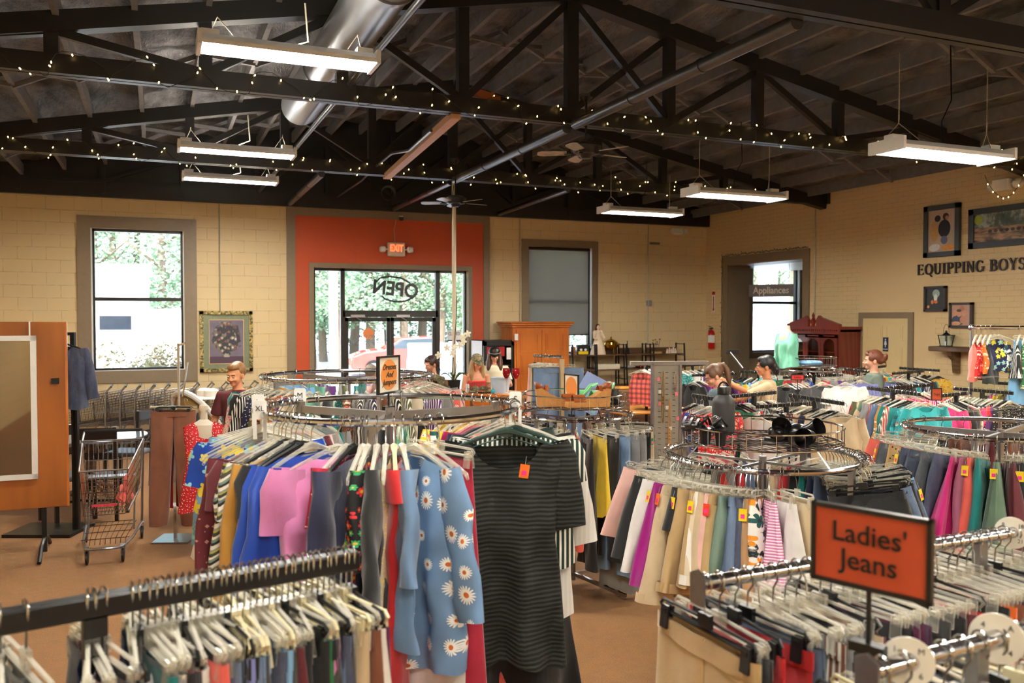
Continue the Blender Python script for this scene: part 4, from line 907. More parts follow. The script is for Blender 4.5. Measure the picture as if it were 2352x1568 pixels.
# size dividers
def text_obj(txt, size, mat, name='lettering', ext=.001, bold=.0, shear=0, sx=1, parent=None, align='CENTER', kind=None):
    cu = bpy.data.curves.new(name, 'FONT'); cu.body = txt; cu.size = size; cu.extrude = ext; cu.align_x = align; cu.align_y = 'CENTER'; cu.offset = bold; cu.shear = shear; cu.resolution_u = 3; cu.space_line = .95
    tmp = bpy.data.objects.new(name, cu); COL.objects.link(tmp); bpy.context.view_layer.update()
    me = bpy.data.meshes.new_from_object(tmp.evaluated_get(bpy.context.evaluated_depsgraph_get())); bpy.data.objects.remove(tmp); bpy.data.curves.remove(cu)
    me.name = name; me.materials.clear(); me.materials.append(mat); o = bpy.data.objects.new(name, me); COL.objects.link(o); o.scale = (sx, 1, 1)
    if parent: o.parent = parent
    o.rotation_euler = (pi/2, 0, 0); return o
M['ink'] = simple('black_ink', (16, 15, 15), .5, nz=0)
def divider(c, R, z, phi, txt, lab):
    p, rz = rpos(c, R, z, phi); t = empty('size_divider', p, VYAW, lab, 'size divider', 'size dividers on the dresses rack')
    m = MB(); m.prism([(-.024, 0, -.085), (-.024, 0, .045), (-.018, 0, .052), (.018, 0, .052), (.024, 0, .045), (.024, 0, -.085), (.01, 0, -.085), (.012, 0, -.015), (-.012, 0, -.015), (-.01, 0, -.085)], (0, .002, 0)); m.obj('plate', M['white'], t, sm=0)
    o = text_obj(txt, .032 if len(txt) == 1 else .026, M['ink'], 'size_letter', .0004, 0, parent=t); o.location = (0, -.0015, .022); return t
divider(cA, RA+.014, zA, -176, 'L', 'white size tab with a single L on the dresses rack'); divider(cA, RA+.012, zA, -149, 'XL', 'white size tab reading XL on the dresses rack')
divider(cA, RA, zA, 148, 'M', 'white size tab with M on the far rail of the dresses rack'); divider(cA, RA+.01, zA, 12, 'S', 'white size tab with S at the right of the dresses rack')
# sign holders
def sign(loc, rz, w, h, zpost, txt, card, disc, size, label, shear=0., fr='blackp', lean=0):
    t = empty('rack_sign', loc, rz, label, 'sign', 'rack top signs'); f = .008
    m = MB(); m.b2((-w/2, -.006, 0), (w/2, .006, f)); m.b2((-w/2, -.006, h-f), (w/2, .006, h)); m.b2((-w/2, -.006, 0), (-w/2+f, .006, h)); m.b2((w/2-f, -.006, 0), (w/2, .006, h)); m.obj('frame', M[fr], t, sm=0)
    m = MB().b2((-w/2+.004, -.002, .004), (w/2-.004, .003, h-.004)); m.obj('card', card, t, sm=0)
    if disc: MB().tube([(0, -.0035, h/2), (0, .0, h/2)], h*.4, 32).obj('printed_disc', disc, t, sm=30)
    MB().tube([(0, 0, .002), (0, 0, -zpost)], .0045, 8).obj('post', M['blackp'], t)
    MB().b2((-.03, -.012, -zpost-.005), (.03, .012, -zpost+.012)).obj('post_clamp', M['blackp'], t, sm=0)
    o = text_obj(txt, size, M['ink'], 'lettering', .0004, .0004, shear, parent=t); o.location = (0, -.0045, h/2); return t
M['cardw'] = simple('cream_card', (232, 222, 204), .35, nz=0); M['cardo'] = simple('orange_print', (226, 138, 60), .4, nz=0); M['cardr'] = simple('rust_red_card', (178, 70, 38), .4, nz=0)
p = pz(892, 3.3, 0); p.z = 2.1-(904-730)*3.3/1950
sign(p, VYAW+rad(68), .165, .148, .06, 'Dresses\nAnd\nJumpers', M['cardw'], M['cardo'], .031, 'framed sign reading Dresses And Jumpers on an orange disc', .35)
# ---------- rack B: shorts (right middle) ----------
DB = 4.1; zB = 2.1-318*DB/1950; RB = .455; cB = pz(1754, DB, zB)
ring_rack(cB, RB, zB, 'round chrome rack of shorts topped by a wire basket with boots', 4, basket=(zB+.075, .37, .075), rr=.013)
WB = 'on the boots basket rack'
lst = [(-172, 'capris', 'pale pink', 'plain', .38), (-163, 'capris', 'black', 'plain', .42), (-155, 'capris', 'white', 'plain', .46), (-148, 'capris', 'purple magenta', 'satin', .5), (-141, 'capris', 'beige', 'plain', .56), (-135, 'shorts', 'black', 'plain', .2), (-129, 'shorts', 'khaki', 'plain', .48), (-123, 'shorts', 'khaki', 'plain', .44), (-117, 'shorts', 'cream', 'stripe', .42), (-112, 'shorts', 'beige', 'plain', .42), (-107, 'shorts', 'pale pink', 'plain', .43), (-103, 'shorts', 'khaki', 'plain', .44), (-98, 'shorts', 'sage', 'denim', .38), (-93, 'shorts', 'slate blue', 'denim', .4), (-89, 'shorts', 'navy', 'denim', .42), (-85, 'shorts', 'tan', 'plain', .42),
 (-80, 'shorts', 'white', 'floral', .32), (-74, 'skirt', 'pink', 'hstripe', .46), (-66, 'skirt', 'white', 'plain', .34), (-55, 'shorts', 'beige', 'plain', .4), (-46, 'shorts', 'black', 'plain', .3), (-38, 'shorts', 'slate blue', 'denim', .3), (-31, 'shorts', 'black', 'plain', .3), (-25, 'shorts', 'slate blue', 'denim', .32), (-18, 'shorts', 'sky blue', 'denim', .36), (-11, 'shorts', 'navy', 'denim', .36), (-5, 'shorts', 'royal blue', 'plain', .34), (3, 'shorts', 'black', 'plain', .3)]
for i, px in enumerate((1440, 1470, 1490, 1512, 1540, 1558, 1574, 1592, 1606, 1620, 1635, 1648, 1664, 1683, 1701, 1715, 1738, 1775, 1818, 1866)): lst[i] = (phi_px(px, 1754, DB, .64, -184, -40),)+lst[i][1:4]+(lst[i][4]*.9,)
tg = {3: 'yellow', 4: 'orange', 6: 'yellow', 11: 'red', 8: 'yellow', 15: 'yellow', 23: 'yellow'}
for i, (ph, kd, co, pt, L) in enumerate(lst):
    p, rz = rpos(cB, RB, zB, ph); out = V((cos(rz), sin(rz), 0))
    hi = co in ('purple magenta',) or i in (4, 7, 16, 19)
    garment(p+out*.02, rz+rad(RN.uniform(-5, 5)), kd, co, pt, L=L, W=.34, seed=i % 7, hi=True, where='%s from the left %s' % (ORD[i], WB), group='bottoms on the boots basket rack', hang='black' if i in (20, 21, 23, 25) else 'clear', tagc=tg.get(i), T=.035, tilt=-.12-.14*abs(cos(rad(ph))), flare=1.1 if kd != 'skirt' else 1.3, **({'cuff': True} if i in (4, 8, 6) and kd != 'skirt' else {}))
for i in range(16):
    ph = 14+i*10; p, rz = rpos(cB, RB, zB, ph); co = RN.choice(['black', 'navy', 'grey', 'beige', 'white', 'teal', 'red', 'slate blue'])
    garment(p, rz, 'shorts', co, 'plain', L=.35, W=.34, seed=i % 5, where='%s from the right on the far side of the boots basket rack' % ORD[i], group='bottoms on the boots basket rack')
for i in range(34):
    ph = (-178+i*2.6) if i < 12 else (-33+(i-12)*3.0); p, rz = rpos(cB, RB, zB, ph); bare(p, rz+rad(RN.uniform(-4, 4)), '%s among the bare ones on the boots basket rack' % ORD[i], 'clip', 'black' if i in (18, 22, 25) else 'clear', RN.uniform(-.12, .05))
# ---------- rack C: skirts behind, basket with wedges ----------
DC = 6.6; zC_ = 2.1-222*DC/1950; RC = .45; cC = pz(1318, DC, zC_)
ring_rack(cC, RC, zC_, 'round chrome rack of long skirts topped by a basket with wedge sandals', 4, basket=(zC_+.075, .40, .09), rr=.012)
cols = [('black', 'jeans', .9), ('navy', 'jeans', .95), ('white', 'pants', .9), ('charcoal', 'pants', .85), ('black', 'pants', .98), ('navy', 'pants', .9), ('black', 'pants', .95), ('navy', 'pants', .8), ('coral', 'pants', .8), ('black', 'pants', .95), ('yellow', 'skirt', .55), ('black', 'pants', .9), ('chambray', 'jeans', 1.02), ('grey', 'skirt', 1.15), ('grey', 'skirt', 1.15), ('black', 'pants', .8), ('beige', 'skirt', .8), ('navy', 'skirt', .6)]
for i, (co, kd, L) in enumerate(cols):
    ph = -168+i*9.6; p, rz = rpos(cC, RC, zC_, ph)
    garment(p, rz, kd, co, 'denim' if kd == 'jeans' else 'plain', L=L, W=.33, seed=i, nu=24, nv=12, where='%s from the left on the wedge sandal rack' % ORD[i], group='bottoms on the wedge sandal rack', tagc={7: 'green', 15: 'green', 17: 'green'}.get(i), **({'flare': 1.2} if kd == 'skirt' else {}))
for i in range(12):
    ph = -5+i*15; p, rz = rpos(cC, RC, zC_, ph); garment(p, rz, 'pants', RN.choice(['black', 'navy', 'beige', 'brown', 'grey']), L=.9, W=.33, seed=i % 4, where='%s from the right round the back of the wedge sandal rack' % ORD[i], group='bottoms on the wedge sandal rack', hang=RN.choice(['clear', 'black']))
# ---------- rack D: behind the dresses rack, left ----------
DD = 6.9; zD = 2.1-133*DD/1950; RD = .68; cD = pz(800, DD, zD)
ring_rack(cD, RD, zD, 'large round rack of tops behind the dresses rack', 4, rr=.016)
pal = ['white', 'black', 'cream', 'navy', 'teal', 'maroon', 'grey', 'coral', 'olive', 'sky blue', 'orange', 'pale pink', 'brown', 'charcoal', 'mint', 'mustard', 'purple']
for i, (ph, co, kd) in enumerate([(-178, 'sky blue', 'tank'), (-170, 'charcoal', 'top'), (-164, 'teal', 'tee'), (-158, 'pale pink', 'top'), (-152, 'black', 'tee')]+[(-146+j*6, RN.choice(pal), RN.choice(['tee', 'top', 'blouse', 'tank'])) for j in range(24)]):
    p, rz = rpos(cD, RD, zD, ph); garment(p, rz, kd, co, RN.choice(['plain']*4+['smallfl', 'stripe', 'dots']), L=.64, W=.42, seed=i % 6, where='%s from the left on the large rear round rack' % ORD[i], group='tops on the large rear round rack')
for i in range(14):
    p, rz = rpos(cD, RD, zD, 5+i*12.5); garment(p, rz, 'tee', RN.choice(pal), L=.6, W=.42, seed=i % 6, where='%s from the right round the back of the large rear rack' % ORD[i], group='tops on the large rear round rack')
# ---------- rack E: far right ring (shorts, skirts) ----------
DE = 4.75; zE = 2.1-256*DE/1950; RE = .50; cE = pz(2303, DE, zE)
ring_rack(cE, RE, zE, 'round chrome rack of denim shorts and bright skirts by the photo edge', 4, rr=.013)
le = [(-176, 'shorts', 'coral', 'plain', .3), (-170, 'jeans', 'charcoal', 'denim', .6), (-163, 'pants', 'leop', 'leopard', .6), (-155, 'shorts', 'navy', 'denim', .36), (-147, 'shorts', 'navy', 'denim', .42), (-138, 'shorts', 'charcoal', 'denim', .4), (-129, 'shorts', 'navy', 'denim', .4), (-119, 'skirt', 'magenta', 'plain', .42), (-112, 'shorts', 'mauve', 'plain', .44), (-107, 'shorts', 'coral', 'plain', .52), (-100, 'shorts', 'teal', 'plain', .46), (-88, 'skirt', 'sage', 'plain', .42), (-80, 'skirt', 'maroon', 'plain', .46), (-72, 'shorts', 'black', 'plain', .36), (-64, 'shorts', 'slate blue', 'denim', .36), (-56, 'shorts', 'navy', 'plain', .4), (-47, 'skirt', 'green', 'plain', .4)]
for i, px in enumerate((1995, 2025, 2050, 2075, 2100, 2128, 2158, 2192, 2216, 2230, 2247, 2290, 2325, 2345, 2362, 2380, 2400)): le[i] = (phi_px(px, 2303, DE, .69, -188, -30),)+le[i][1:]
for i, (ph, kd, co, pt, L) in enumerate(le):
    p, rz = rpos(cE, RE, zE, ph); co2 = 'tan' if co == 'leop' else co
    garment(p, rz+rad(RN.uniform(-6, 6)), kd, co2, pt, L=L, W=.36, seed=i, hi=True, where='%s from the left on the right edge round rack' % ORD[i], group='bottoms on the right edge round rack', tagc={1: 'yellow', 3: 'yellow', 9: 'yellow', 11: 'yellow', 13: 'yellow'}.get(i), tilt=-.1-.12*abs(cos(rad(ph))), **({'flare': 1.75, 'fa': 1.4} if kd == 'skirt' else {}))
for i in range(10):
    p, rz = rpos(cE, RE, zE, 20+i*16); garment(p, rz, 'shorts', RN.choice(pal), L=.35, W=.34, seed=i % 5, where='%s along the far side of the right edge round rack' % ORD[i], group='bottoms on the right edge round rack')
# ---------- straight racks ----------
def bar_rack(px0, py0, px1, py1, z, label, short, kinds, cols, n, seed, L=.62, post=.5, mat='black', th=.03, spread=(0, 1), pats=('plain',)*5+('stripe', 'smallfl', 'dots', 'plaid')):
    a = hz(px0, py0, z); b = hz(px1, py1, z); r = random.Random(seed); d = (b-a); Ln = d.length; rz = atan2(d.y, d.x)
    t = empty('straight_clothes_rack', ((a.x+b.x)/2, (a.y+b.y)/2, 0), rz, label, 'clothes rack', 'straight clothes racks')
    MB().box((0, 0, z), (Ln, th*.5, th)).obj('hang_bar', M[mat], t, sm=0)
    MB().b2((Ln*(post-.5)-.015, -.015, 0.03), (Ln*(post-.5)+.015, .015, z-.01)).obj('upright', M[mat], t, sm=0)
    m = MB(); m.b2((-Ln/2, -.02, .02), (Ln/2, .02, .05)); m.b2((Ln*(post-.5)-.02, -.3, .02), (Ln*(post-.5)+.02, .3, .05)); m.obj('base', M[mat], t, sm=0)
    for i in range(n):
        f = spread[0]+(spread[1]-spread[0])*(i+.5+r.uniform(-.3, .3))/n; p = a.lerp(b, f); kd = kinds[r.randrange(len(kinds))]; co = cols[i % len(cols)] if len(cols) < 25 else r.choice(cols)
        garment((p.x, p.y, z+th*.5-.016), rz+pi/2+rad(r.uniform(-9, 9))+(pi if r.random() < .3 else 0), kd, co, r.choice(pats), L=L*r.choice((.9, 1, 1.1)), W=.4, seed=r.randrange(5), where='%s %s' % (ORD[i], short), group='clothes on '+label.split(' in ')[0][:30], hang=r.choice(['clear', 'clear', 'black', 'ivory']))
    return t
ALLC = ['black', 'navy', 'grey', 'white', 'red', 'coral', 'teal', 'sky blue', 'olive', 'pale pink', 'maroon', 'hot pink', 'charcoal', 'cream', 'royal blue', 'mustard', 'turquoise', 'purple', 'lavender', 'mint', 'orange', 'yellow', 'beige', 'green', 'slate blue']
T3 = ['tee', 'top', 'top', 'blouse']
bar_rack(1592, 908, 1655, 918, 1.42, 'black bar rack left of the tall dark bottle', 'from the left on the bar left of the dark bottle', ['tee', 'tank'], ['navy', 'red', 'black', 'crimson', 'black', 'royal blue', 'maroon'], 9, 1)
bar_rack(1678, 911, 1782, 901, 1.42, 'black bar rack just right of the tall dark bottle', 'from the left on the bar right of the dark bottle', T3, ['green', 'white', 'red', 'white', 'black', 'grey'], 11, 2)
bar_rack(1812, 907, 1938, 927, 1.42, 'black bar rack whose end points at the white tank top', 'from the left on the bar ending at the tank top', T3, ['charcoal', 'beige', 'navy', 'black', 'cream'], 12, 3)
bar_rack(1737, 934, 1872, 926, 1.36, 'black bar rack of dark tops right behind the boots basket', 'from the left on the bar behind the boots basket', T3, ['white', 'cream', 'navy', 'black', 'slate blue', 'white', 'red'], 14, 4)
bar_rack(1993, 891, 2113, 906, 1.42, 'black bar rack of teal and grey tops in mid right', 'from the left on the bar of teal tops', ['top'], ['red', 'olive', 'sage', 'beige', 'grey', 'grey', 'red', 'slate blue', 'mustard', 'teal', 'olive', 'coral', 'teal', 'turquoise', 'turquoise'], 15, 5, L=.66)
bar_rack(2030, 892, 2137, 884, 1.42, 'black bar rack behind the bar of teal tops', 'from the left on the bar behind the teal tops', T3, ['pale pink', 'hot pink', 'pink', 'coral', 'magenta', 'red'], 11, 6)
bar_rack(2050, 858, 2122, 852, 1.42, 'short black bar rack before the restroom door frame', 'from the left on the short bar by the restroom', T3, ['black', 'charcoal', 'turquoise', 'white', 'navy', 'slate blue'], 9, 7)
bar_rack(2066, 845, 2158, 851, 1.42, 'black bar rack nearest the wall shelf', 'from the left on the bar nearest the wall shelf', T3, ['turquoise', 'coral', 'mint', 'yellow', 'white', 'black'], 10, 8)
bar_rack(1929, 845, 2019, 858, 1.42, 'black bar rack in front of the sunglasses woman', 'from the left on the bar before the sunglasses woman', T3, ['mauve', 'pale pink', 'grey', 'lavender', 'lavender', 'lavender'], 11, 9)
bar_rack(1966, 848, 2034, 841, 1.42, 'black bar rack hiding the sunglasses woman waist', 'from the left on the bar at the woman waist', T3, ['yellow', 'yellow', 'teal', 'red'], 8, 10)
bar_rack(2161, 909, 2230, 902, 1.40, 'black bar rack left of the clear acrylic stand', 'from the left on the bar left of the acrylic stand', T3, ['hot pink', 'red', 'black', 'charcoal', 'beige', 'white'], 10, 11)
bar_rack(2190, 892, 2327, 903, 1.42, 'black bar rack crossing behind the clear acrylic stand', 'from the left on the bar behind the acrylic stand', T3, ['black', 'plum', 'maroon', 'navy', 'red', 'purple'], 13, 12)
bar_rack(2282, 879, 2400, 886, 1.42, 'black bar rack at the right photo edge with a yellow top', 'from the left on the bar at the photo edge', T3, ['black', 'magenta', 'yellow', 'yellow', 'navy', 'charcoal', 'green'], 12, 13)
bar_rack(1700, 853, 1787, 858, 1.42, 'black bar rack below the dark haired woman', 'from the left on the bar below the dark haired woman', T3, ['royal blue', 'black', 'teal', 'slate blue', 'black', 'sky blue'], 11, 14)
bar_rack(1799, 867, 1935, 861, 1.42, 'black bar rack with a white tee at its end', 'from the left on the bar with the white tee', T3, ['black', 'coral', 'navy', 'cream', 'red', 'charcoal', 'grey', 'charcoal'], 14, 15)
bar_rack(1590, 862, 1690, 858, 1.42, 'black bar rack behind the ponytail woman', 'from the left on the bar behind the ponytail woman', T3, ['black', 'purple', 'magenta', 'teal', 'yellow', 'black'], 11, 16)
bar_rack(1470, 838, 1500, 836, 1.42, 'short bar of childrens wear beside the jewellery panel', 'from the left on the childrens bar', ['tank'], ['coral', 'orange', 'hot pink', 'turquoise', 'purple'], 6, 17, L=.45)
bar_rack(1560, 840, 1620, 837, 1.42, 'short black bar rack right of the jewellery panel', 'from the left on the bar right of the jewellery panel', ['tee'], ['teal', 'white', 'maroon', 'purple'], 6, 18)
# face-on garments at bar ends
FO = [((1940, 933), 7.0, 'tank', 'white', 'white sleeveless top facing out behind the boots basket', 0), ((1941, 862), 8.4, 'tee', 'white', 'white printed tee facing out at the end of its bar', 0), ((1889, 862), 8.6, 'tee', 'charcoal', 'charcoal tee facing out beside the white printed tee', 0), ((1975, 858), 9.2, 'top', 'lavender', 'lavender top facing out near the sunglasses woman', 0), ((2125, 905), 7.3, 'top', 'turquoise', 'turquoise long-sleeved top facing out at the bar end', 0)]
for (px, py), d, kd, co, lb, _ in FO: p = at(px, py, d); garment(p, VYAW+rad(12), kd, co, L=.6, W=.42, seed=3, nu=40, nv=18, label=lb, where='facing out at the bar end', group='garments facing out')
# ---------- chrome garment rack of swimwear at right ----------
a = at(2232, 752, 8.2); b = at(2352+60, 752, 8.0); 
t = empty('swimwear_rack', ((a.x+b.x)/2, (a.y+b.y)/2, 0), atan2((b-a).y, (b-a).x), 'tall chrome rack of bright swimwear beside the wall shelf', 'clothes rack'); Ln = (b-a).length; zs_ = a.z
MB().tube([(-Ln/2, 0, zs_), (Ln/2, 0, zs_)], .018, 10).obj('rail', M['chrome'], t)
for s_ in (-1, 1): MB().tube([(s_*Ln/2, 0, .03), (s_*Ln/2, 0, zs_+.03)], .016, 8).obj('upright', M['steel'], t); MB().ell((s_*Ln/2, 0, zs_), .032, n=8, m=6).obj('corner_joint', M['chrome'], t)
MB().tube([(-Ln/2, 0, .06), (Ln/2, 0, .06)], .012, 6).obj('foot_rail', M['steel'], t)
sw = [('coral', 'tank', 'plain', .42), ('red', 'tank', 'smallfl', .4), ('orange', 'tank', 'smallfl', .34), ('black', 'tank', 'plain', .45), ('royal blue', 'tank', 'floral', .3), ('navy', 'tank', 'bluefl', .34), ('black', 'tank', 'stripe', .4), ('green', 'tank', 'smallfl', .5), ('sky blue', 'skirt', 'plain', .75), ('yellow', 'tank', 'plain', .36), ('maroon', 'tank', 'plain', .4)]
for i, (co, kd, pt, L) in enumerate(sw):
    p = a.lerp(b, .06+i*.062 if i < 4 else (.3+(i-4)*.05 if i < 6 else .62+(i-6)*.07)); garment(p, t.rotation_euler[2]+(rad(70) if i not in (4, 5, 8) else rad(15)), kd, co, pt, L=L, W=.3, seed=i, where='%s from the left on the swimwear rack' % ORD[i], group='swimwear on the tall chrome rack')
# ---------- foreground left: black bar rack of trousers on clip hangers ----------
zf = 1.575
a = pz(-160, 1.40, zf); b = pz(818, (2.1-zf)*1950/(1287-730), zf); d = b-a; Ln = d.length; rzf = atan2(d.y, d.x)
t = empty('trouser_rack', ((a.x+b.x)/2, (a.y+b.y)/2, 0), rzf, 'black square bar rack in the near left corner holding clip hangers', 'clothes rack')
MB().cbox((0, 0, zf), (Ln, .038, .04), .004).obj('hang_bar', M['black'], t); 
up = pz(196, 1.58, 0); ul = (V((up.x, up.y, 0))-V((a.x+b.x, a.y+b.y, 0))/2).dot(d.normalized())
MB().b2((ul-.02, -.018, .03), (ul+.02, .018, zf-.02)).obj('upright', M['black'], t); m = MB(); m.b2((ul-.02, -.3, .0), (ul+.02, .3, .04)); m.b2((-Ln/2, -.02, .04), (Ln/2, .02, .07)); m.obj('base', M['black'], t, sm=0)
pk = [(.04, 'black', 'jeans'), (.10, 'grey', 'pants'), (.115, 'black', 'pants'), (.16, 'cream', 'pants')]
f0 = [.02, .05, .09, .12, .17]+[.30, .315, .335]+[.40+i*.0171 for i in range(35)]
fc = ['black', 'charcoal', 'black', 'cream', 'grey', 'royal blue', 'pale pink', 'charcoal', 'navy', 'black', 'teal', 'grey', 'red', 'black', 'cream', 'charcoal', 'white', 'coral', 'black', 'slate blue', 'black', 'lavender', 'slate blue', 'black', 'charcoal', 'chambray', 'navy', 'sky blue', 'charcoal', 'maroon', 'black', 'green', 'black', 'pink', 'charcoal', 'black', 'navy', 'beige', 'slate blue', 'black', 'plum', 'brown', 'white']
for i, f in enumerate(f0):
    p = a.lerp(b, f); co = fc[i % len(fc)]; r = rzf+rad(90+RN.uniform(-12, 12))
    o = garment((p.x, p.y, zf+.008), r, 'pants' if i % 3 else 'jeans', co, 'plaid' if i == 5 else ('denim' if co in ('slate blue', 'sky blue', 'chambray', 'navy') else 'plain'), L=.8, W=.33, seed=i % 6, nu=20, nv=12, where='%s from the left on the near left black bar' % ORD[i], group='trousers on the near left black bar', hang=RN.choice(['clear', 'clear', 'clear', 'yellowed', 'black']), ty=RN.uniform(-.03, .03), flare=.8)
# ---------- foreground right: ladies jeans rack ----------
zr = 1.53
q0 = pz(1612, .57*1950/(1345-730), zr); q1 = pz(2420, .57*1950/(1212-730), zr)
r0 = pz(2008, .57*1950/(1552-730), zr); r1 = pz(2480, .57*1950/(1425-730), zr)
def tube_rack(a, b, label, name='chrome_arm_rack', cap=True):
    d = b-a; Ln = d.length; rz = atan2(d.y, d.x); t = empty(name, ((a.x+b.x)/2, (a.y+b.y)/2, 0), rz, label, 'clothes rack', 'near chrome arm racks')
    MB().tube([(-Ln/2, 0, zr), (Ln/2, 0, zr)], .0155, 16).obj('hang_tube', M['chrome'], t)
    if cap: MB().prism([(-Ln/2-.004, -.022, zr-.045), (-Ln/2-.004, .022, zr-.045), (-Ln/2-.004, .024, zr+.02), (-Ln/2-.004, 0, zr+.032), (-Ln/2-.004, -.024, zr+.02)], (-.006, 0, 0)).obj('end_plate', M['steel'], t, sm=0)
    m = MB(); m.b2((Ln/2-.3, -.012, .03), (Ln/2-.27, .012, zr-.01)); m.obj('upright', M['steel'], t, sm=0); MB().b2((-Ln/2+.1, -.02, 0), (Ln/2, .02, .03)).obj('base', M['steel'], t, sm=0); return t, rz
tq, rq = tube_rack(q0, q1, 'chrome tube of trousers running behind the ladies jeans sign'); tr_, rr_ = tube_rack(r0, r1, 'chrome tube in the bottom right corner carrying round size discs')
qc = ['khaki', 'black', 'red', 'red', 'slate blue', 'navy', 'grey', 'brown', 'charcoal', 'plum', 'beige', 'black', 'plum', 'plum', 'navy', 'charcoal', 'black', 'maroon', 'red', 'black', 'black', 'orange', 'brown', 'maroon', 'grey', 'pale pink', 'black', 'white', 'charcoal', 'slate blue', 'black', 'navy']
for i in range(32):
    f = .012+.0305*i+.006*RN.random()*(i > 1); p = q0.lerp(q1, f); co = qc[i]
    garment((p.x, p.y, zr-.004), rq+rad(90+RN.uniform(-9, 9)) + (0 if i % 4 else pi), 'pants' if co not in ('slate blue', 'navy') else 'jeans', co, 'denim' if co in ('slate blue', 'navy') else ('stripe' if i == 7 else 'plain'), L=.85, W=.35, seed=i % 6, hi=i < 4, where='%s from the left on the ladies jeans tube' % ORD[i], group='trousers on the ladies jeans tube', hang='black' if i in (0, 2, 3, 10, 19, 26) else 'clear', flare=.85, T=.012, fa=.45)
for i in range(10):
    p = r0.lerp(r1, .05+.09*i); garment((p.x, p.y, zr-.004), rr_+rad(90+RN.uniform(-10, 10)), 'pants', ['charcoal', 'cream', 'black', 'khaki', 'grey', 'navy', 'slate blue', 'white', 'black', 'beige'][i], L=.85, W=.34, seed=i % 5, where='%s from the left on the bottom right tube' % ORD[i], group='trousers on the bottom right tube', hang=['black', 'yellowed', 'clear', 'clear', 'clear', 'ivory'][i % 6], flare=.85)
def disc(a, b, f, R, nums, lab, z=zr, rzz=0):
    p = a.lerp(b, f); t = empty('size_disc', (p.x, p.y, z), rzz, lab, 'size disc', 'round size discs on the near chrome tubes')
    m = MB(); prof = [(.0165, -.002), (R, -.002), (R, .002), (.0165, .002)]; m.M = Matrix.Rotation(pi/2, 4, 'X'); m.lathe(prof+[prof[0]], n=32); m.obj('disc', M['disc'], t, sm=20)
    for k, (s_, dx) in enumerate(nums): o = text_obj(s_, R*.34, M['ink'], 'size_number', .0003, 0, parent=t); aa = rad(45+90*k); o.location = (R*.68*cos(aa), -.003, R*.68*sin(aa)); o.rotation_euler = (pi/2, 0, 0)
    return t
M['disc'] = simple('ivory_plastic_disc', (226, 222, 206), .3, nz=0)
rd_ = rq-rad(60)
disc(q0, q1, .865, .042, [('18', 0), ('8', 0), ('17', 0), ('21', 0)], 'round ivory size disc with 18 on the ladies jeans tube', rzz=rd_)
disc(r0, r1, .58, .045, [('A', 0), ('4', 0), ('E', 0), ('4', 0)], 'large round ivory size disc in the bottom right corner', rzz=rr_-rad(62))
disc(r0, r1, .16, .042, [('M', 0), ('1', 0), ('8', 0), ('6', 0)], 'round ivory size disc beside the foot of the ladies jeans sign', rzz=rr_-rad(50))
p = pz(2003, 1.42, 0); p.z = 2.1-(1362-730)*1.42/1950
sign(p, VYAW-rad(47), .205, .138, .1, "Ladies'\nJeans", M['cardr'], None, .048, "black framed red sign reading Ladies' Jeans", 0.)
# ================= WALL ITEMS =================
def conduit(px, py0, py1, label, r=.012, wall='y'):
    f = (lambda a, b: hy(a, b, YB-.02)) if wall == 'y' else (lambda a, b: hx(a, b, XR-.02))
    a, b = f(px, py0), f(px, py1); b.x, b.y = a.x, a.y; t = empty('wall_conduit', a, 0, label, 'conduit', 'metal conduits on the walls'); m = MB(); m.tube([(0, 0, 0), b-a], r, 8); m.obj('pipe', M['galv'], t)
    for k in (.25, .6, .9): p = (b-a)*k; MB().box(p, (.03, .03, .012)).obj('strap', M['galv'], t, sm=0)
conduit(503, 468, 830, 'thin metal conduit between the tall window and the flower painting'); conduit(1194, 500, 745, 'thin metal conduit left of the shaded window')
conduit(1489, 512, 800, 'thin metal conduit with a junction box above the low shelves'); conduit(1873, 480, 760, 'thin metal conduit running down behind the cherry cabinet', .013, 'x')
p = hy(1491, 696, YB-.06); t = MB().cbox((0, 0, 0), (.11, .08, .12), .008).obj('junction_box', simple('grey_metal_box', (150, 150, 146), .5), None, 'small grey junction box on the conduit above the shelves', 'electrical box', loc=p); MB().tube([(0, -.04, 0), (0, -.045, 0)], .012, 8).obj('cover_screw', M['steel'], t)
p = hy(1504, 559, YB-.02); MB().cbox((0, 0, 0), (.24, .04, .05), .006).obj('wall_vent', simple('taupe_plate', (112, 100, 82), .5), None, 'small taupe vent plate high on the back wall', 'vent', loc=p)
def em_light(loc, rz, label, s=1.):
    t = empty('emergency_light', loc, rz, label, 'emergency light', 'twin head emergency lights'); MB().cbox((0, 0, 0), (.2*s, .1*s, .13*s), .012).obj('battery_box', M['white'], t)
    for k in (-1, 1):
        m = MB(); m.M = Matrix.Translation((k*.155*s, -.03, 0)) @ Matrix.Rotation(pi/2, 4, 'X'); m.lathe([(.02*s, -.05*s), (.05*s, -.02*s), (.06*s, .03*s), (.045*s, .035*s), (.0, .03*s)], n=16); m.obj('lamp_head', M['white'], t)
        MB().tube([(k*.1*s, 0, 0), (k*.13*s, -.01, 0)], .012).obj('swivel_arm', M['white'], t)
em_light(hy(1557, 531, YB-.08), 0, 'small emergency light beside the far right corner'); em_light(hx(2303, 424, XR-.12), pi/2, 'large emergency light above the big framed pictures', 1.25)
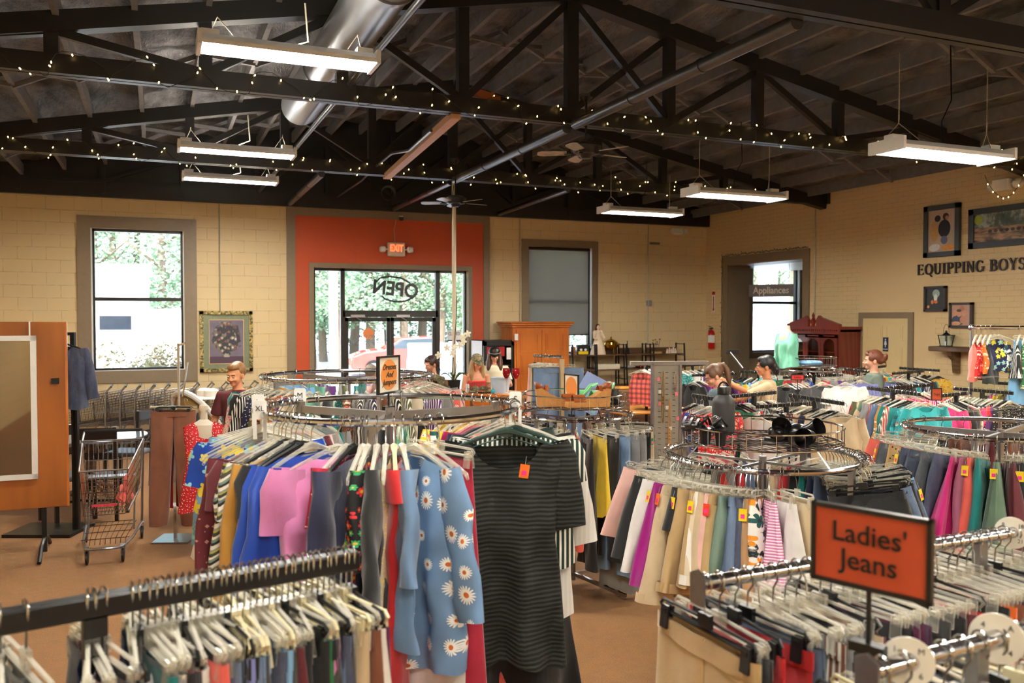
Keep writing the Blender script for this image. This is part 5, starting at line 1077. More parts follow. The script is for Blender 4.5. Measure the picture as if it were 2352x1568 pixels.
# exit sign
p = hy(910, 573, YB-.1); t = empty('exit_sign', p, 0, 'lit EXIT sign with two lamp heads on the terracotta wall', 'exit sign')
MB().cbox((0, 0, 0), (.33, .07, .26), .012).obj('housing', simple('exit_housing', (214, 200, 178), .5), t)
o = text_obj('EXIT', .17, emis('exit_red', (255, 60, 30), 2.2), 'exit_letters', .002, .004, parent=t, sx=.72); o.location = (0, -.038, .02)
for k in (-1, 1): MB().cbox((k*.26, -.02, 0), (.11, .09, .11), .02).obj('lamp_head', M['white'], t); MB().tube([(k*.16, 0, .0), (k*.22, -.01, 0)], .012).obj('swivel_arm', M['white'], t)
a = hy(907, 556, YB-.04); b = hy(910, 500, YB-.04); MB().tube([a, a.lerp(b, .5)+V((-.03, 0, 0)), b], .007, 6).obj('exit_cable', M['galv'], None, 'thin cable rising from the exit sign', 'cable')
p = hy(922, 501, YB-.1); t = empty('security_camera', p, 0, 'small dark dome camera above the exit sign', 'security camera'); MB().lathe([(.0, -.05), (.03, -.04), (.045, 0), (.045, .02)], n=14).obj('dome', M['blackp'], t); MB().cbox((0, .04, .03), (.07, .09, .03), .006).obj('bracket', M['white'], t)
# neon OPEN sign seen from behind, hanging in the transom
p = hy(909, 665, YB+.02); t = empty('open_sign', p, 0, 'unlit OPEN sign hanging reversed in the transom window', 'sign'); kf = .0083   # metres per pixel here
o = text_obj('OPEN', .36, M['blackp'], 'sign_letters', .012, .012, 0, parent=t, sx=-.94); o.location = (-.005, 0, .0); o.rotation_euler = (pi/2, rad(6), 0)
m = MB(); m.tube([(-.385+.0*k, 0, .02+k*0) for k in (0,)]+[(-.385, 0, .12), (-.3, 0, .21), (-.12, 0, .245), (.1, 0, .22), (.26, 0, .14), (.3, 0, .08)], .017, 6)
m.tube([(-.27, 0, -.12), (-.2, 0, -.18), (-.02, 0, -.225), (.18, 0, -.215), (.33, 0, -.15), (.39, 0, -.09)], .017, 6); m.obj('sign_border', M['blackp'], t)
for k in (-.24, .25): MB().tube([(k, 0, .22), (k-.0, 0, dr[3]-p.z-.05)], .003, 4).obj('hanging_wire', M['galv'], t)
# door lettering
DY = YB+.088
M['letg'] = simple('grey_vinyl', (120, 124, 130), .5, nz=0); M['leto'] = simple('orange_vinyl', (240, 140, 80), .5, nz=0)
p = hy(844, 787, DY); t = empty('door_lettering', p, 0, 'reversed THRIFT STORE lettering with orange sun on the door glass', 'lettering')
o = text_obj('THRIFT STORE', .13, M['letg'], 'shop_name', .001, .002, parent=t, sx=-.88); o = text_obj('BOYS CAMP', .075, M['letg'], 'shop_name', .001, .001, parent=t, sx=-.95); o.location = (0, 0, .12)
p2 = hy(846, 766, DY)-p; MB().tube([(p2.x, 0, p2.z), (p2.x, .003, p2.z)], .1, 24).obj('sun_emblem', M['leto'], t)
p = hy(1043, 769, DY-.01); t = empty('closed_sign', p, 0, 'small CLOSED sign on the narrow glass right of the door', 'sign'); MB().b2((-.14, -.002, -.11), (.14, .002, .09)).obj('plate', simple('sign_white', (232, 232, 236), .5), t, sm=0)
MB().b2((-.14, -.004, -.125), (.14, .0, -.095)).obj('red_edge', simple('sign_navy', (30, 40, 90), .5), t, sm=0); o = text_obj('CLOSED', .085, simple('sign_blue', (24, 30, 66), .5), 'sign_letters', .001, .001, parent=t, sx=.75); o.location = (0, -.004, .02)
# flower painting
a = hy(458, 714, YB-.03); b = hy(581, 852, YB-.03); w, h = b.x-a.x, a.z-b.z; t = empty('framed_painting', ((a.x+b.x)/2, YB-.03, (a.z+b.z)/2), 0, 'gilt framed painting of a flower bouquet on the block wall', 'painting')
def ornate():
    t_ = NT('ornate_gilt'); v = t_.co(); n = t_.noise(v, 26, 3); t_.base(t_.mix(t_.ramp(n, [(.4, 0.), (.6, 1.)]), lin((74, 74, 48)), lin((196, 170, 104)))); t_.bump(n, .8, .01); return t_.set(Roughness=.35, Metallic=.4)
m = MB(); f = .06
for q in (((-w/2, -.03, -h/2), (w/2, .03, -h/2+f)), ((-w/2, -.03, h/2-f), (w/2, .03, h/2)), ((-w/2, -.03, -h/2), (-w/2+f, .03, h/2)), ((w/2-f, -.03, -h/2), (w/2, .03, h/2))): m.b2(*q)
m.obj('frame', ornate(), t, sm=0); MB().b2((-w/2+.05, -.005, -h/2+.05), (w/2-.05, .02, h/2-.05)).obj('mat_board', simple('sage_mat', (128, 134, 106), .7, nz=.12, nsc=30), t, sm=0)
def bouquet():
    q = NT('flower_painting'); x, z, y = xz(q); cb = q.n.new('ShaderNodeCombineXYZ'); q.L(x, cb.inputs[0]); q.L(z, cb.inputs[1]); vo = q.n.new('ShaderNodeTexVoronoi'); vo.inputs['Scale'].default_value = 19; q.L(cb.outputs[0], vo.inputs['Vector'])
    sc_ = q.n.new('ShaderNodeSeparateColor'); q.L(vo.outputs['Color'], sc_.inputs[0]); fl = q.ramp(sc_.outputs[0], [(0, lin((60, 78, 66))), (.3, lin((74, 60, 84))), (.45, lin((226, 206, 170))), (.65, lin((196, 132, 104))), (.8, lin((238, 226, 196))), (.92, lin((52, 66, 60)))], 'CONSTANT')
    fl = q.mix(q.ramp(vo.outputs[0], [(.1, 0.), (.5, .8)]), fl, lin((50, 46, 60)))
    r = q.mth('SQRT', q.mth('ADD', q.mth('POWER', q.mth('DIVIDE', x, .2), 2), q.mth('POWER', q.mth('DIVIDE', q.mth('SUBTRACT', z, .06), .23), 2))); nn = q.noise(cb.outputs[0], 14, 3); msk = q.ramp(q.mth('MULTIPLY', q.mth('ADD', r, nn), .5), [(.8, 1.), (.88, 0.)])
    vase = q.mth('MULTIPLY', q.mth('LESS_THAN', q.mth('ABSOLUTE', x), .045), q.mth('LESS_THAN', z, -.12)); bg = q.mix(q.noise(cb.outputs[0], 5, 2), lin((88, 80, 104)), lin((140, 128, 140))); bg = q.mix(q.mth('LESS_THAN', z, -.26), bg, lin((84, 60, 76)))
    bg = q.mix(q.mth('MULTIPLY', vase, q.mth('GREATER_THAN', z, -.27)), bg, lin((176, 168, 150))); q.base(q.mix(msk, bg, fl)); return q.set(Roughness=.4)
MB().b2((-w*.32, -.012, -h*.36), (w*.32, .0, h*.35)).obj('canvas', bouquet(), t, sm=0); m = MB()
for q in (((-w*.33, -.014, -h*.37), (w*.33, .0, -h*.36)), ((-w*.33, -.014, h*.35), (w*.33, 0, h*.36)), ((-w*.33, -.014, -h*.37), (-w*.32, 0, h*.36)), ((w*.32, -.014, -h*.37), (w*.33, 0, h*.36))): m.b2(*q)
m.obj('inner_liner', simple('cream_liner', (236, 196, 140), .5), t, sm=0)
# framed photographs on the right wall (local x runs along the wall, seen from the room)
def wall_pic(px0, py0, px1, py1, lb, fw, fmat, shapes, base, mount=0, group='framed photographs on the lettering wall'):
    a = hx(px0, py0, XR-.03); b = hx(px1, py1, XR-.03); w = a.y-b.y; h = a.z-b.z; t = empty('framed_photograph', (XR-.03, (a.y+b.y)/2, (a.z+b.z)/2), -pi/2, lb, 'photograph', group)
    m = MB()
    for q in (((-w/2, -.025, -h/2), (w/2, .03, -h/2+fw)), ((-w/2, -.025, h/2-fw), (w/2, .03, h/2)), ((-w/2, -.025, -h/2), (-w/2+fw, .03, h/2)), ((w/2-fw, -.025, -h/2), (w/2, .03, h/2))): m.b2(*q)
    m.obj('frame', fmat, t, sm=0); pm = MB().b2((-w/2+fw*.9, -.004, -h/2+fw*.9), (w/2-fw*.9, .02, h/2-fw*.9)).obj('print', base, t, sm=0); iw, ih = w-2*fw, h-2*fw
    mats = {}
    for i, (col, x, z, rx, rz_, rot) in enumerate(shapes):
        m = MB(); m.prism([((x+rx*cos(q)*cos(rot)-rz_*sin(q)*sin(rot))*iw/2, -.005-.0004*i, (z+rx*cos(q)*sin(rot)*iw/ih+rz_*sin(q)*cos(rot))*ih/2) for q in [k*2*pi/18 for k in range(18)]], (0, .0008, 0)); m.obj('printed_shape', mats.setdefault(col, simple('print_ink', col, .4, nz=.12, nsc=30)), pm, sm=0)
    return t
M['frgrey'] = simple('slate_grey_frame', (66, 74, 80), .5, nz=.05); M['frdk'] = simple('dark_walnut_frame', (58, 46, 46), .4)
wall_pic(2124, 476, 2204, 586, 'slate framed photo of two people at a table, above the lettering', .075, M['frgrey'], [((206, 162, 96), -.55, .0, .3, .5, 0), ((40, 34, 34), -.3, .6, .22, .16, 0), ((30, 30, 40), .2, .1, .45, .42, -.1), ((60, 44, 40), .3, .66, .22, .17, 0), ((190, 140, 110), .38, .6, .12, .1, 0), ((110, 110, 150), .2, -.45, .25, .2, 0), ((236, 234, 230), -.5, -.78, .42, .18, .1), ((220, 150, 60), .5, -.82, .5, .14, 0)], simple('photo_beige', (202, 182, 160), .4))
def forest():
    q = NT('misty_forest_print'); v = q.co(); n = q.noise(v, 5, 6, 0, .6); x, z, y = xz(q); n2 = q.noise(q.co(scale=(2, 2, 8)), 3, 4); c = q.ramp(n, [(.3, lin((40, 52, 48))), (.48, lin((96, 112, 100))), (.6, lin((190, 200, 196))), (.75, lin((120, 140, 60)))]); q.base(q.mix(q.ramp(z, [(-.12, 1.), (-.04, 0.)]), c, q.ramp(n2, [(.35, lin((70, 56, 40))), (.6, lin((190, 150, 110)))]))); return q.set(Roughness=.4)
a_ = 2352+110
wall_pic(2227, 482, a_, 552, 'large slate framed photo of a misty woodland camp', .085, M['frgrey'], [((170, 190, 60), -.9, .6, .1, .35, 0)]+[((50, 44, 40), -.62+.13*k, -.28, .045, .12, 0) for k in range(12)], forest())
wall_pic(2124, 658, 2173, 715, 'small dark framed photo lit by orange glow, below the lettering', .035, M['frdk'], [((150, 176, 170), .1, .5, .4, .4, .3), ((220, 224, 220), .05, .1, .2, .35, 0), ((230, 130, 80), -.3, -.3, .16, .2, 0), ((230, 120, 60), .1, -.3, .2, .16, 0), ((236, 150, 70), -.75, -.75, .14, .14, 0)], simple('photo_dark', (40, 46, 50), .4))
FC = (214, 150, 120)
wall_pic(2182, 695, 2234, 753, 'small dark framed photo of a group of smiling faces', .035, M['frdk'], [((60, 70, 96), -.3, -.5, .7, .5, 0), ((190, 120, 90), .1, .65, .26, .26, 0), (FC, -.65, .2, .24, .3, 0), (FC, -.2, .15, .26, .32, 0), (FC, .38, .2, .24, .28, 0), ((80, 60, 56), -.2, .45, .26, .14, 0), ((206, 140, 110), .2, -.45, .3, .36, 0), ((220, 160, 120), -.5, -.8, .5, .2, 0)], simple('photo_tan', (190, 150, 130), .4))
# big serif lettering: strokes with serifs, unit height glyphs
def glyph(ch):
    S_, T_ = .17, .075; B = []
    def bar(x0, y0, x1, y1, w): B.append(((x0, y0), (x1, y1), w))
    def serif(x, y, w=.3): bar(x-w/2, y, x+w/2, y, .045)
    def arc(cx, cy, rx, ry, a0, a1, w0=.17, w1=.075, n=14):
        P_ = [(cx+rx*cos(rad(a0+(a1-a0)*i/n)), cy+ry*sin(rad(a0+(a1-a0)*i/n))) for i in range(n+1)]
        for i in range(n): am = rad(a0+(a1-a0)*(i+.5)/n); B.append((P_[i], P_[i+1], w1+(w0-w1)*abs(cos(am))))
    if ch == 'E': bar(.15, 0, .15, 1, S_); [bar(.05, y, x, y, .07) for y, x in ((.035, .62), (.52, .5), (.965, .6))]; bar(.61, 0, .61, .2, .05); bar(.59, .8, .59, 1, .05); bar(.49, .42, .49, .62, .05); return B, .7
    if ch == 'I': bar(.17, 0, .17, 1, S_); serif(.17, .022, .34); serif(.17, .978, .34); return B, .34
    if ch == 'P': bar(.17, 0, .17, 1, S_); serif(.17, .022, .36); bar(.02, .97, .36, .97, .06); bar(.17, .47, .36, .47, .06); arc(.36, .72, .2, .25, -90, 90); return B, .64
    if ch == 'B': bar(.17, 0, .17, 1, S_); bar(.02, .97, .38, .97, .06); bar(.02, .03, .4, .03, .06); bar(.17, .53, .38, .53, .06); arc(.36, .75, .17, .22, -90, 90); arc(.38, .28, .22, .25, -90, 90); return B, .7
    if ch == 'O': arc(.4, .5, .33, .48, 0, 360, n=26); return B, .8
    if ch == 'Q': arc(.4, .5, .33, .48, 0, 360, n=26); bar(.42, .1, .72, -.2, .1); return B, .82
    if ch == 'U': bar(.15, .3, .15, 1, S_); bar(.62, .3, .62, 1, .09); arc(.385, .3, .235, .28, 180, 360, .13, .09); serif(.15, .978, .3); serif(.62, .978, .26); return B, .78
    if ch == 'N': bar(.13, 0, .13, 1, .09); bar(.13, .98, .62, .02, S_); bar(.62, 0, .62, 1, .09); serif(.13, .022, .26); serif(.1, .978, .26); serif(.62, .978, .26); return B, .76
    if ch == 'G': arc(.4, .5, .32, .48, 50, 345, n=22); bar(.66, .05, .66, .45, .13); serif(.66, .45, .28); bar(.63, .75, .63, .95, .05); return B, .78
    if ch == 'Y': bar(.08, 1, .34, .5, S_); bar(.62, 1, .36, .5, .08); bar(.35, 0, .35, .52, S_); serif(.35, .022, .32); serif(.08, .978, .26); serif(.62, .978, .24); return B, .7
    if ch == 'S': arc(.3, .74, .2, .23, 40, 270, .13, .09); arc(.3, .26, .22, .24, 90, -140, .13, .09); bar(.47, .75, .47, .95, .05); bar(.07, .05, .07, .25, .05); return B, .6
    return [], .3
M['letb'] = simple('dark_bronze_letter', (46, 38, 36), .4, .3, nz=0)
ta = hx(2107, 632, XR-.02); tb = hx(2352, 620, XR-.02); H_ = hx(2107, 608, XR-.02).z-ta.z; txt = 'EQUIPPING BOYS'
tw_ = sum(glyph(c)[1]+.09 for c in txt); target = (ta.y-hx(2358, 617, XR-.02).y)
sx_ = target/(tw_*H_); cur = 0; lt = empty('wall_lettering', (XR-.012, ta.y, ta.z), -pi/2, 'large dark serif EQUIPPING BOYS lettering on the painted brick', 'lettering')
for ch in txt:
    B, wd_ = glyph(ch)
    if B:
        m = MB()
        for i, (p, q, w) in enumerate(B):
            d = V((q[0]-p[0], 0, q[1]-p[1])); d.normalize(); ex = d*w*.12 if w < .2 and len(B) > 12 else V((0, 0, 0))
            P_ = V(((cur+p[0])*H_*sx_, 0, p[1]*H_)); Q_ = V(((cur+q[0])*H_*sx_, 0, q[1]*H_)); n_ = (Q_-P_).cross(V((0, 1, 0))).normalized()*w*H_*.5; P_ -= ex*H_; Q_ += ex*H_; off = V((0, .0006*(i % 5), 0))
            m.prism([P_+n_+off, Q_+n_+off, Q_-n_+off, P_-n_+off], (0, -.02, 0))
        m.obj('letter', M['letb'], lt, sm=0)
    cur += wd_+.09
# restroom sign, mantel shelf, lantern
p = hx(2034, 790, XR-.035); t = empty('restroom_sign', p, -pi/2, 'navy restroom sign with a white figure reading WOMEN', 'sign'); MB().b2((-.055, -.002, -.12), (.055, .004, .11)).obj('plate', simple('navy_plate', (36, 44, 70), .4), t, sm=0)
m = MB(); m.ell((0, -.003, .075), (.014, .002, .014), n=10, m=6); m.prism([(-.012, -.004, .055), (.012, -.004, .055), (.028, -.004, -.01), (.01, -.004, -.012), (.008, -.004, -.05), (-.008, -.004, -.05), (-.01, -.004, -.012), (-.028, -.004, -.01)], (0, .002, 0)); m.obj('figure', M['white'], t, sm=0); o = text_obj('WOMEN', .028, M['white'], 'sign_letters', .0005, .0004, parent=t); o.location = (0, -.004, -.085)
a = hx(2132, 800, XR-.25); b = hx(2335, 803, XR-.25); t = empty('mantel_shelf', (XR, (a.y+b.y)/2, a.z), -pi/2, 'rustic timber mantel shelf on a carved bracket', 'shelf'); Lm = a.y-b.y
WD = wood('rustic_oak', (70, 48, 30), (124, 90, 56), axis='X', rough=.6); MB().cbox((0, -.13, 0), (Lm, .26, .075), .01).obj('board', WD, t); bk = hx(2190, 830, XR-.1).y-(a.y+b.y)/2
m = MB(); m.prism([(-bk-.04, 0, -.04), (-bk-.04, -.2, -.04), (-bk-.04, -.19, -.1), (-bk-.04, -.1, -.17), (-bk-.04, -.07, -.36), (-bk-.04, 0, -.36)], (.08, 0, 0)); m.obj('bracket', WD, t, sm=0)
p = hx(2173, 794, XR-.14); t = empty('lantern', (p.x, p.y, a.z+.038), 0, 'small black lantern on the mantel shelf', 'lantern'); m = MB()
for i, j in ((-1, -1), (1, -1), (1, 1), (-1, 1)): m.beam((i*.055, j*.055, .01), (i*.075, j*.075, .16), .01, .01)
m.box((0, 0, .006), (.13, .13, .012)); m.box((0, 0, .165), (.17, .17, .012)); m.lathe([(.085, .17), (.02, .21), (.02, .235), (.0, .24)], n=4); m.obj('cage', M['black'], t, sm=0); MB().tube([(.06*cos(q), 0, .2+.13*sin(q)) for q in [k*pi/10 for k in range(11)]], .003, 5).obj('bail_handle', M['black'], t); MB().lathe([(.02, .012), (.02, .07), (.004, .075)], n=10).obj('candle', M['white'], t)
m = MB()
for i, j in ((0, -1), (1, 0), (0, 1), (-1, 0)): m.box((i*.064, j*.064, .085), (.002 if i else .11, .002 if j else .11, .14))
m.obj('pane', M['glass'], t, sm=0)
# fire extinguisher and its sign
p = hx(1634, 776, XR-.08); t = empty('fire_extinguisher', p, -pi/2, 'red fire extinguisher hung beside the appliances doorway', 'fire extinguisher'); red = simple('extinguisher_red', (190, 22, 24), .25, nz=0)
MB().lathe([(.0, -.24), (.06, -.235), (.07, -.21), (.07, .1), (.05, .15), (.02, .17), (.02, .19)], n=20).obj('cylinder', red, t); MB().tube([(0, 0, -.1+.0), (0, 0, .06)], .0715, 20, cap=False).obj('instruction_label', M['tag_w'], t); m = MB(); m.box((0, -.01, .205), (.03, .09, .02)); m.box((0, -.02, .235), (.02, .1, .012), rx=-.3); m.obj('valve_handle', M['black'], t, sm=0)
MB().tube([(-.02, 0, .19), (-.09, 0, .17), (-.1, 0, .05), (-.085, 0, -.12)], .01, 6).obj('hose', M['blackp'], t)
p = hx(1639, 693, XR-.012); t = empty('extinguisher_sign', p, -pi/2, 'tall narrow white and red extinguisher arrow sign', 'sign'); MB().b2((-.05, -.002, -.22), (.05, .004, .22)).obj('plate', M['tag_w'], t, sm=0); m = MB(); m.b2((-.05, -.004, .15), (.05, 0, .22)); m.prism([(-.045, -.004, -.15), (.045, -.004, -.15), (0, -.004, -.21)], (0, .003, 0)); m.b2((-.015, -.004, -.15), (.015, 0, .12)); m.obj('red_arrow', red, t, sm=0)
# appliances sign, hung in the doorway
p = hx(1771, 667, XR+.45); t = empty('appliances_sign', (XR+.45, p.y, p.z), -pi/2+rad(40), 'brown board sign reading Appliances hung in the doorway', 'sign'); MB().b2((-.44, -.01, -.125), (.44, .01, .125)).obj('board', wood('dark_board', (50, 34, 26), (84, 58, 42), axis='X'), t, sm=0); o = text_obj('Appliances', .19, M['hang_w'], 'sign_letters', .003, .004, parent=t, sx=.86); o.location = (0, -.013, -.0)
for k in (-.35, .35): MB().tube([(k, 0, .12), (k, 0, DW[3]-p.z-.0)], .004, 4).obj('hanging_wire', M['galv'], t)
# garland of dark wire round the doorway head
m = MB(); r_ = random.Random(4); pts = [V((XR-.04, DW[1]+.15-(DW[1]-DW[0]+.3)*i/60, DW[3]+.19+r_.uniform(-.012, .025))) for i in range(61)]; pts = [V((XR-.04, DW[1]+.17+r_.uniform(-.01, .01), .9+(DW[3]-.7)*i/40)) for i in range(41)]+pts; m.tube(pts, .006, 5)
for p in pts[::2]: m.tube([p, p+V((-.02, r_.uniform(-.03, .03), r_.uniform(.01, .05)))], .004, 4)
m.obj('unlit_garland', M['wire'], None, 'unlit dark garland wire tacked around the appliances doorway', 'garland')
a = hx(2262, 402, XR-.05); m = MB(); pts = []
for i in range(25): f = i/24; p = hx(2262+95*f, 402+58*sin(pi*f)**.8-14*f, XR-.25+.05*sin(9*f)); pts.append(p)
t = empty('fairy_light_swag', pts[12], 0, 'short swag of fairy lights under the emergency light', 'string lights'); MB().tube([p-pts[12] for p in pts], .004, 4).obj('wire', M['wire'], t)
for i in range(2, 24, 3): O(BULB, 'bulb', t, pts[i]-pts[12]+V((-.01, 0, -.015)))
# white pole with a wire wound round it
p = at(1043, 700, 12.65); pole = MB().tube([(0, 0, 0.02), (0, 0, 4.12)], .032, 12).obj('support_pole', simple('cream_pole', (206, 190, 164), .5), None, 'slim cream pole standing behind the counter with a wire wound round', 'pole', loc=(p.x, p.y, 0))
MB().tube([(.037*cos(z*2.6), .037*sin(z*2.6), z) for z in [1.0+.06*i for i in range(52)]], .006, 4).obj('wound_wire', M['wire'], pole)
# ================= FURNITURE AT THE BACK =================
M['pine'] = wood('honey_pine', (168, 84, 26), (214, 124, 48), .8, .3); M['cherry'] = wood('cherry_wood', (86, 26, 20), (128, 44, 32), .9, .28); M['walnut'] = wood('walnut_board', (74, 50, 34), (120, 84, 56), axis='X', rough=.5); M['table'] = wood('oak_table', (196, 126, 54), (226, 158, 82), axis='X', rough=.35)
p = hy(1178, 900, 14.75); q = hy(1307, 900, 14.75); aw = q.x-p.x; t = empty('pine_armoire', ((p.x+q.x)/2, 14.75, 0), 0, 'honey pine armoire with panelled doors under the shaded window', 'armoire'); ah = 2.0; ad = .6
MB().cbox((0, ad/2, ah/2), (aw, ad, ah), .01).obj('carcass', M['pine'], t)
m = MB(); m.cbox((0, ad/2-.01, ah-.06), (aw+.05, ad+.05, .05), .01); m.cbox((0, ad/2-.02, ah-.02), (aw+.12, ad+.1, .05), .015); m.cbox((0, ad/2-.02, ah+.015), (aw+.16, ad+.14, .03), .008); m.obj('cornice', M['pine'], t)
for s_ in (-1, 1):
    x0, x1 = (-.005-(aw/2-.07), -.005) if s_ < 0 else (.005, aw/2-.06); d_ = MB().b2((x0, -.025, .5), (x1, 0, ah-.13)).obj('door', M['pine'], t, sm=0)
    for z0, z1 in ((.56, 1.0), (1.06, 1.4), (1.46, ah-.2)):
        m = MB(); A, B_ = x0+.08, x1-.08
        for a_1, b_1 in (((A, z0), (B_, z0)), ((A, z1), (B_, z1)), ((A, z0), (A, z1)), ((B_, z0), (B_, z1))): m.beam((a_1[0], -.03, a_1[1]), (b_1[0], -.03, b_1[1]), .016, .018)
        m.b2((A+.03, -.032, z0+.03), (B_-.03, -.02, z1-.03)); m.obj('raised_panel', M['pine'], d_, sm=0)
    MB().ell((s_*.03, -.045, 1.05), .016).obj('door_knob', M['galv'], d_)
for z0, z1 in ((.06, .26), (.28, .48)): d_ = MB().cbox((0, -.012, (z0+z1)/2), (aw-.14, .025, z1-z0), .006).obj('drawer', M['pine'], t); MB().ell((-.2, -.04, (z0+z1)/2), .016).obj('knob', M['galv'], d_); MB().ell((.2, -.04, (z0+z1)/2), .016).obj('knob', M['galv'], d_)
MB().b2((-aw/2+.02, -.04, ah-.32), (-aw/2+.09, -.03, ah-.2)).obj('paper_tag', M['tag_w'], t, sm=0)
# drinks fridge
p = hy(1108, 900, 14.8); q = hy(1180, 900, 14.8); fw = q.x-p.x; t = empty('drinks_fridge', ((p.x+q.x)/2, 14.8, 0), 0, 'black glass-door drinks fridge left of the pine armoire', 'fridge'); fh = 1.68
m = MB(); m.b2((-fw/2, 0, .02), (-fw/2+.05, .6, fh)); m.b2((fw/2-.05, 0, .02), (fw/2, .6, fh)); m.b2((-fw/2, 0, fh-.06), (fw/2, .6, fh)); m.b2((-fw/2, 0, .02), (fw/2, .6, .2)); m.b2((-fw/2, .55, .02), (fw/2, .6, fh)); m.obj('cabinet', M['blackp'], t, sm=0)
MB().b2((-fw/2-.006, .01, .03), (-fw/2, .59, fh-.01)).obj('side_graphic', simple('fridge_side_white', (236, 226, 224), .4), t, sm=0)
m = MB(); m.b2((-fw/2+.01, -.05, .2), (-fw/2+.07, 0, fh-.02)); m.b2((fw/2-.07, -.05, .2), (fw/2-.01, 0, fh-.02)); m.b2((-fw/2+.01, -.05, fh-.1), (fw/2-.01, 0, fh-.02)); m.b2((-fw/2+.01, -.05, .2), (fw/2-.01, 0, .27)); dd = m.obj('door', M['blackp'], t, sm=0); MB().b2((-fw/2+.06, -.03, .26), (fw/2-.06, -.024, fh-.1)).obj('pane', M['glass'], dd, sm=0); MB().tube([(-fw/2+.04, -.08, .8), (-fw/2+.04, -.08, 1.3)], .01).obj('handle', M['steel'], dd)
MB().b2((-fw/2+.08, .02, fh-.3), (fw/2-.18, .04, fh-.12)).obj('header_panel', simple('fridge_red', (214, 30, 30), .4), t, sm=0); MB().b2((fw/2-.16, -.034, fh-.36), (fw/2-.06, -.031, fh-.14)).obj('posted_notice', M['tag_w'], t, sm=0)
r_ = random.Random(8)
for z in (.35, .65, .95, 1.2): MB().b2((-fw/2+.05, .03, z), (fw/2-.05, .54, z+.01)).obj('wire_shelf', M['steel'], t, sm=0)
BC = [simple('bottle_green', (40, 120, 60), .2, nz=0), simple('bottle_blue', (60, 100, 190), .2, nz=0), simple('bottle_amber', (170, 90, 30), .2, nz=0), simple('bottle_clear', (200, 214, 220), .15, nz=0)]
k = 0
for z in (.66, .96):
    for x in (-.18, -.09, 0, .09, .18):
        if abs(x) < fw/2-.08: MB().lathe([(.0, 0), (.03, .0), (.032, .12), (.014, .17), (.014, .2), (0, .2)], n=10).obj('drink_bottle', BC[k % 4], None, '%s bottle on the %s fridge shelf, %s from the left' % (['green', 'blue', 'amber', 'clear'][k % 4], 'lower' if z < .8 else 'upper', ORD[int(round((x+.27)/.09))-1]), 'bottle', 'bottles in the drinks fridge', loc=((p.x+q.x)/2+x, 14.8+.15, z+.002)); k += 1
# ladder shelves
ys = 14.95; shz = hy(1450, 813, ys).z; shz2 = hy(1450, 846, ys).z; tops = hy(1450, 789, ys).z
def ladder_shelf(pa, pb, lb, back=True):
    A, B_ = hy(pa, 800, ys).x, hy(pb, 800, ys).x; w = B_-A; t = empty('ladder_shelf', ((A+B_)/2, ys, 0), 0, lb, 'shelf unit', 'black ladder shelf units')
    for s_ in (-1, 1):
        m = MB(); x = s_*(w/2-.01)
        m.beam((x, -.02, tops), (x, -.12, 0), .02, .025); m.beam((x, .28, tops), (x, .28, 0), .02, .025)
        for k in range(7): z = tops-.02-k*.23; m.beam((x, -.02-(.1*(tops-z)/tops), z), (x, .28, z), .014, .014)
        m.obj('side_ladder', M['black'], t, sm=0)
    for z in (shz, shz2, .75, .3): MB().b2((-w/2, -.06, z-.02), (w/2, .28, z)).obj('shelf_board', M['walnut'], t, sm=0); 
    if back: MB().b2((-w/2, .27, shz), (w/2, .29, shz+.12)).obj('back_rail', M['walnut'], t, sm=0)
    return t
ladder_shelf(1313, 1366, 'black ladder shelf unit in front of the window edge', False); ladder_shelf(1368, 1432, 'black ladder shelf unit carrying the doll'); ladder_shelf(1436, 1493, 'black ladder shelf unit in the middle with a small shovel'); ladder_shelf(1499, 1571, 'black ladder shelf unit with dried flowers near the corner')
def sh(px, z=None): q = hy(px, 800, ys-.0); return V((q.x, ys+.08, (z or shz)+.001))
# doll
t = empty('porcelain_doll', sh(1378), 0, 'standing doll in a long cream gown on the shelf', 'doll'); lace = simple('cream_lace', (240, 218, 190), .8, nz=.05, nsc=60, bump=.3)
MB().lathe([(.17, 0), (.165, .04), (.1, .25), (.055, .38), (.06, .42), (.07, .46), (.03, .49)], n=24, sy=.7).obj('gown', lace, t); m = MB()
for s_ in (-1, 1): m.ell((s_*.075, 0, .43), (.045, .04, .055)); m.tube([(s_*.09, -.01, .41), (s_*.12, -.05, .33), (s_*.08, -.09, .31)], [.03, .02, .015])
m.obj('sleeve', lace, t); sk = simple('doll_skin', (238, 190, 160), .5, nz=0); m = MB(); m.tube([(0, 0, .47), (0, 0, .52)], .018); m.ell((0, -.004, .55), (.036, .038, .046)); m.ell((0, -.04, .545), .007, n=6, m=4)
for s_ in (-1, 1): m.ell((s_*.078, -.1, .31), .014, n=8, m=6)
m.obj('doll_body', sk, t); m = MB(); m.ell((0, .015, .565), (.046, .042, .048)); m.ell((0, .03, .52), (.05, .03, .05)); m.obj('hair', simple('doll_hair', (70, 40, 30), .7), t)
brass = simple('polished_brass', (196, 156, 60), .18, 1, nz=0)
t = empty('chafing_dish', sh(1408), 0, 'brass lidded chafing dish on legs beside the doll', 'chafing dish'); MB().lathe([(.0, .1), (.07, .1), (.13, .14), (.15, .19), (.15, .2)], n=24).obj('bowl', brass, t); MB().lathe([(.15, .2), (.14, .24), (.08, .29), (.02, .31), (.01, .33), (.02, .345), (0, .36)], n=24).obj('lid', brass, t)
for k in range(3): a = k*2.1+.5; MB().tube([(.12*cos(a), .12*sin(a), .14), (.1*cos(a), .1*sin(a), .06), (.14*cos(a), .14*sin(a), .005)], .009, 6).obj('leg', brass, t)
for s_ in (-1, 1): MB().tube([(s_*.15, 0, .2), (s_*.19, 0, .21), (s_*.19, 0, .17), (s_*.14, 0, .16)], .006, 6).obj('handle', brass, t)
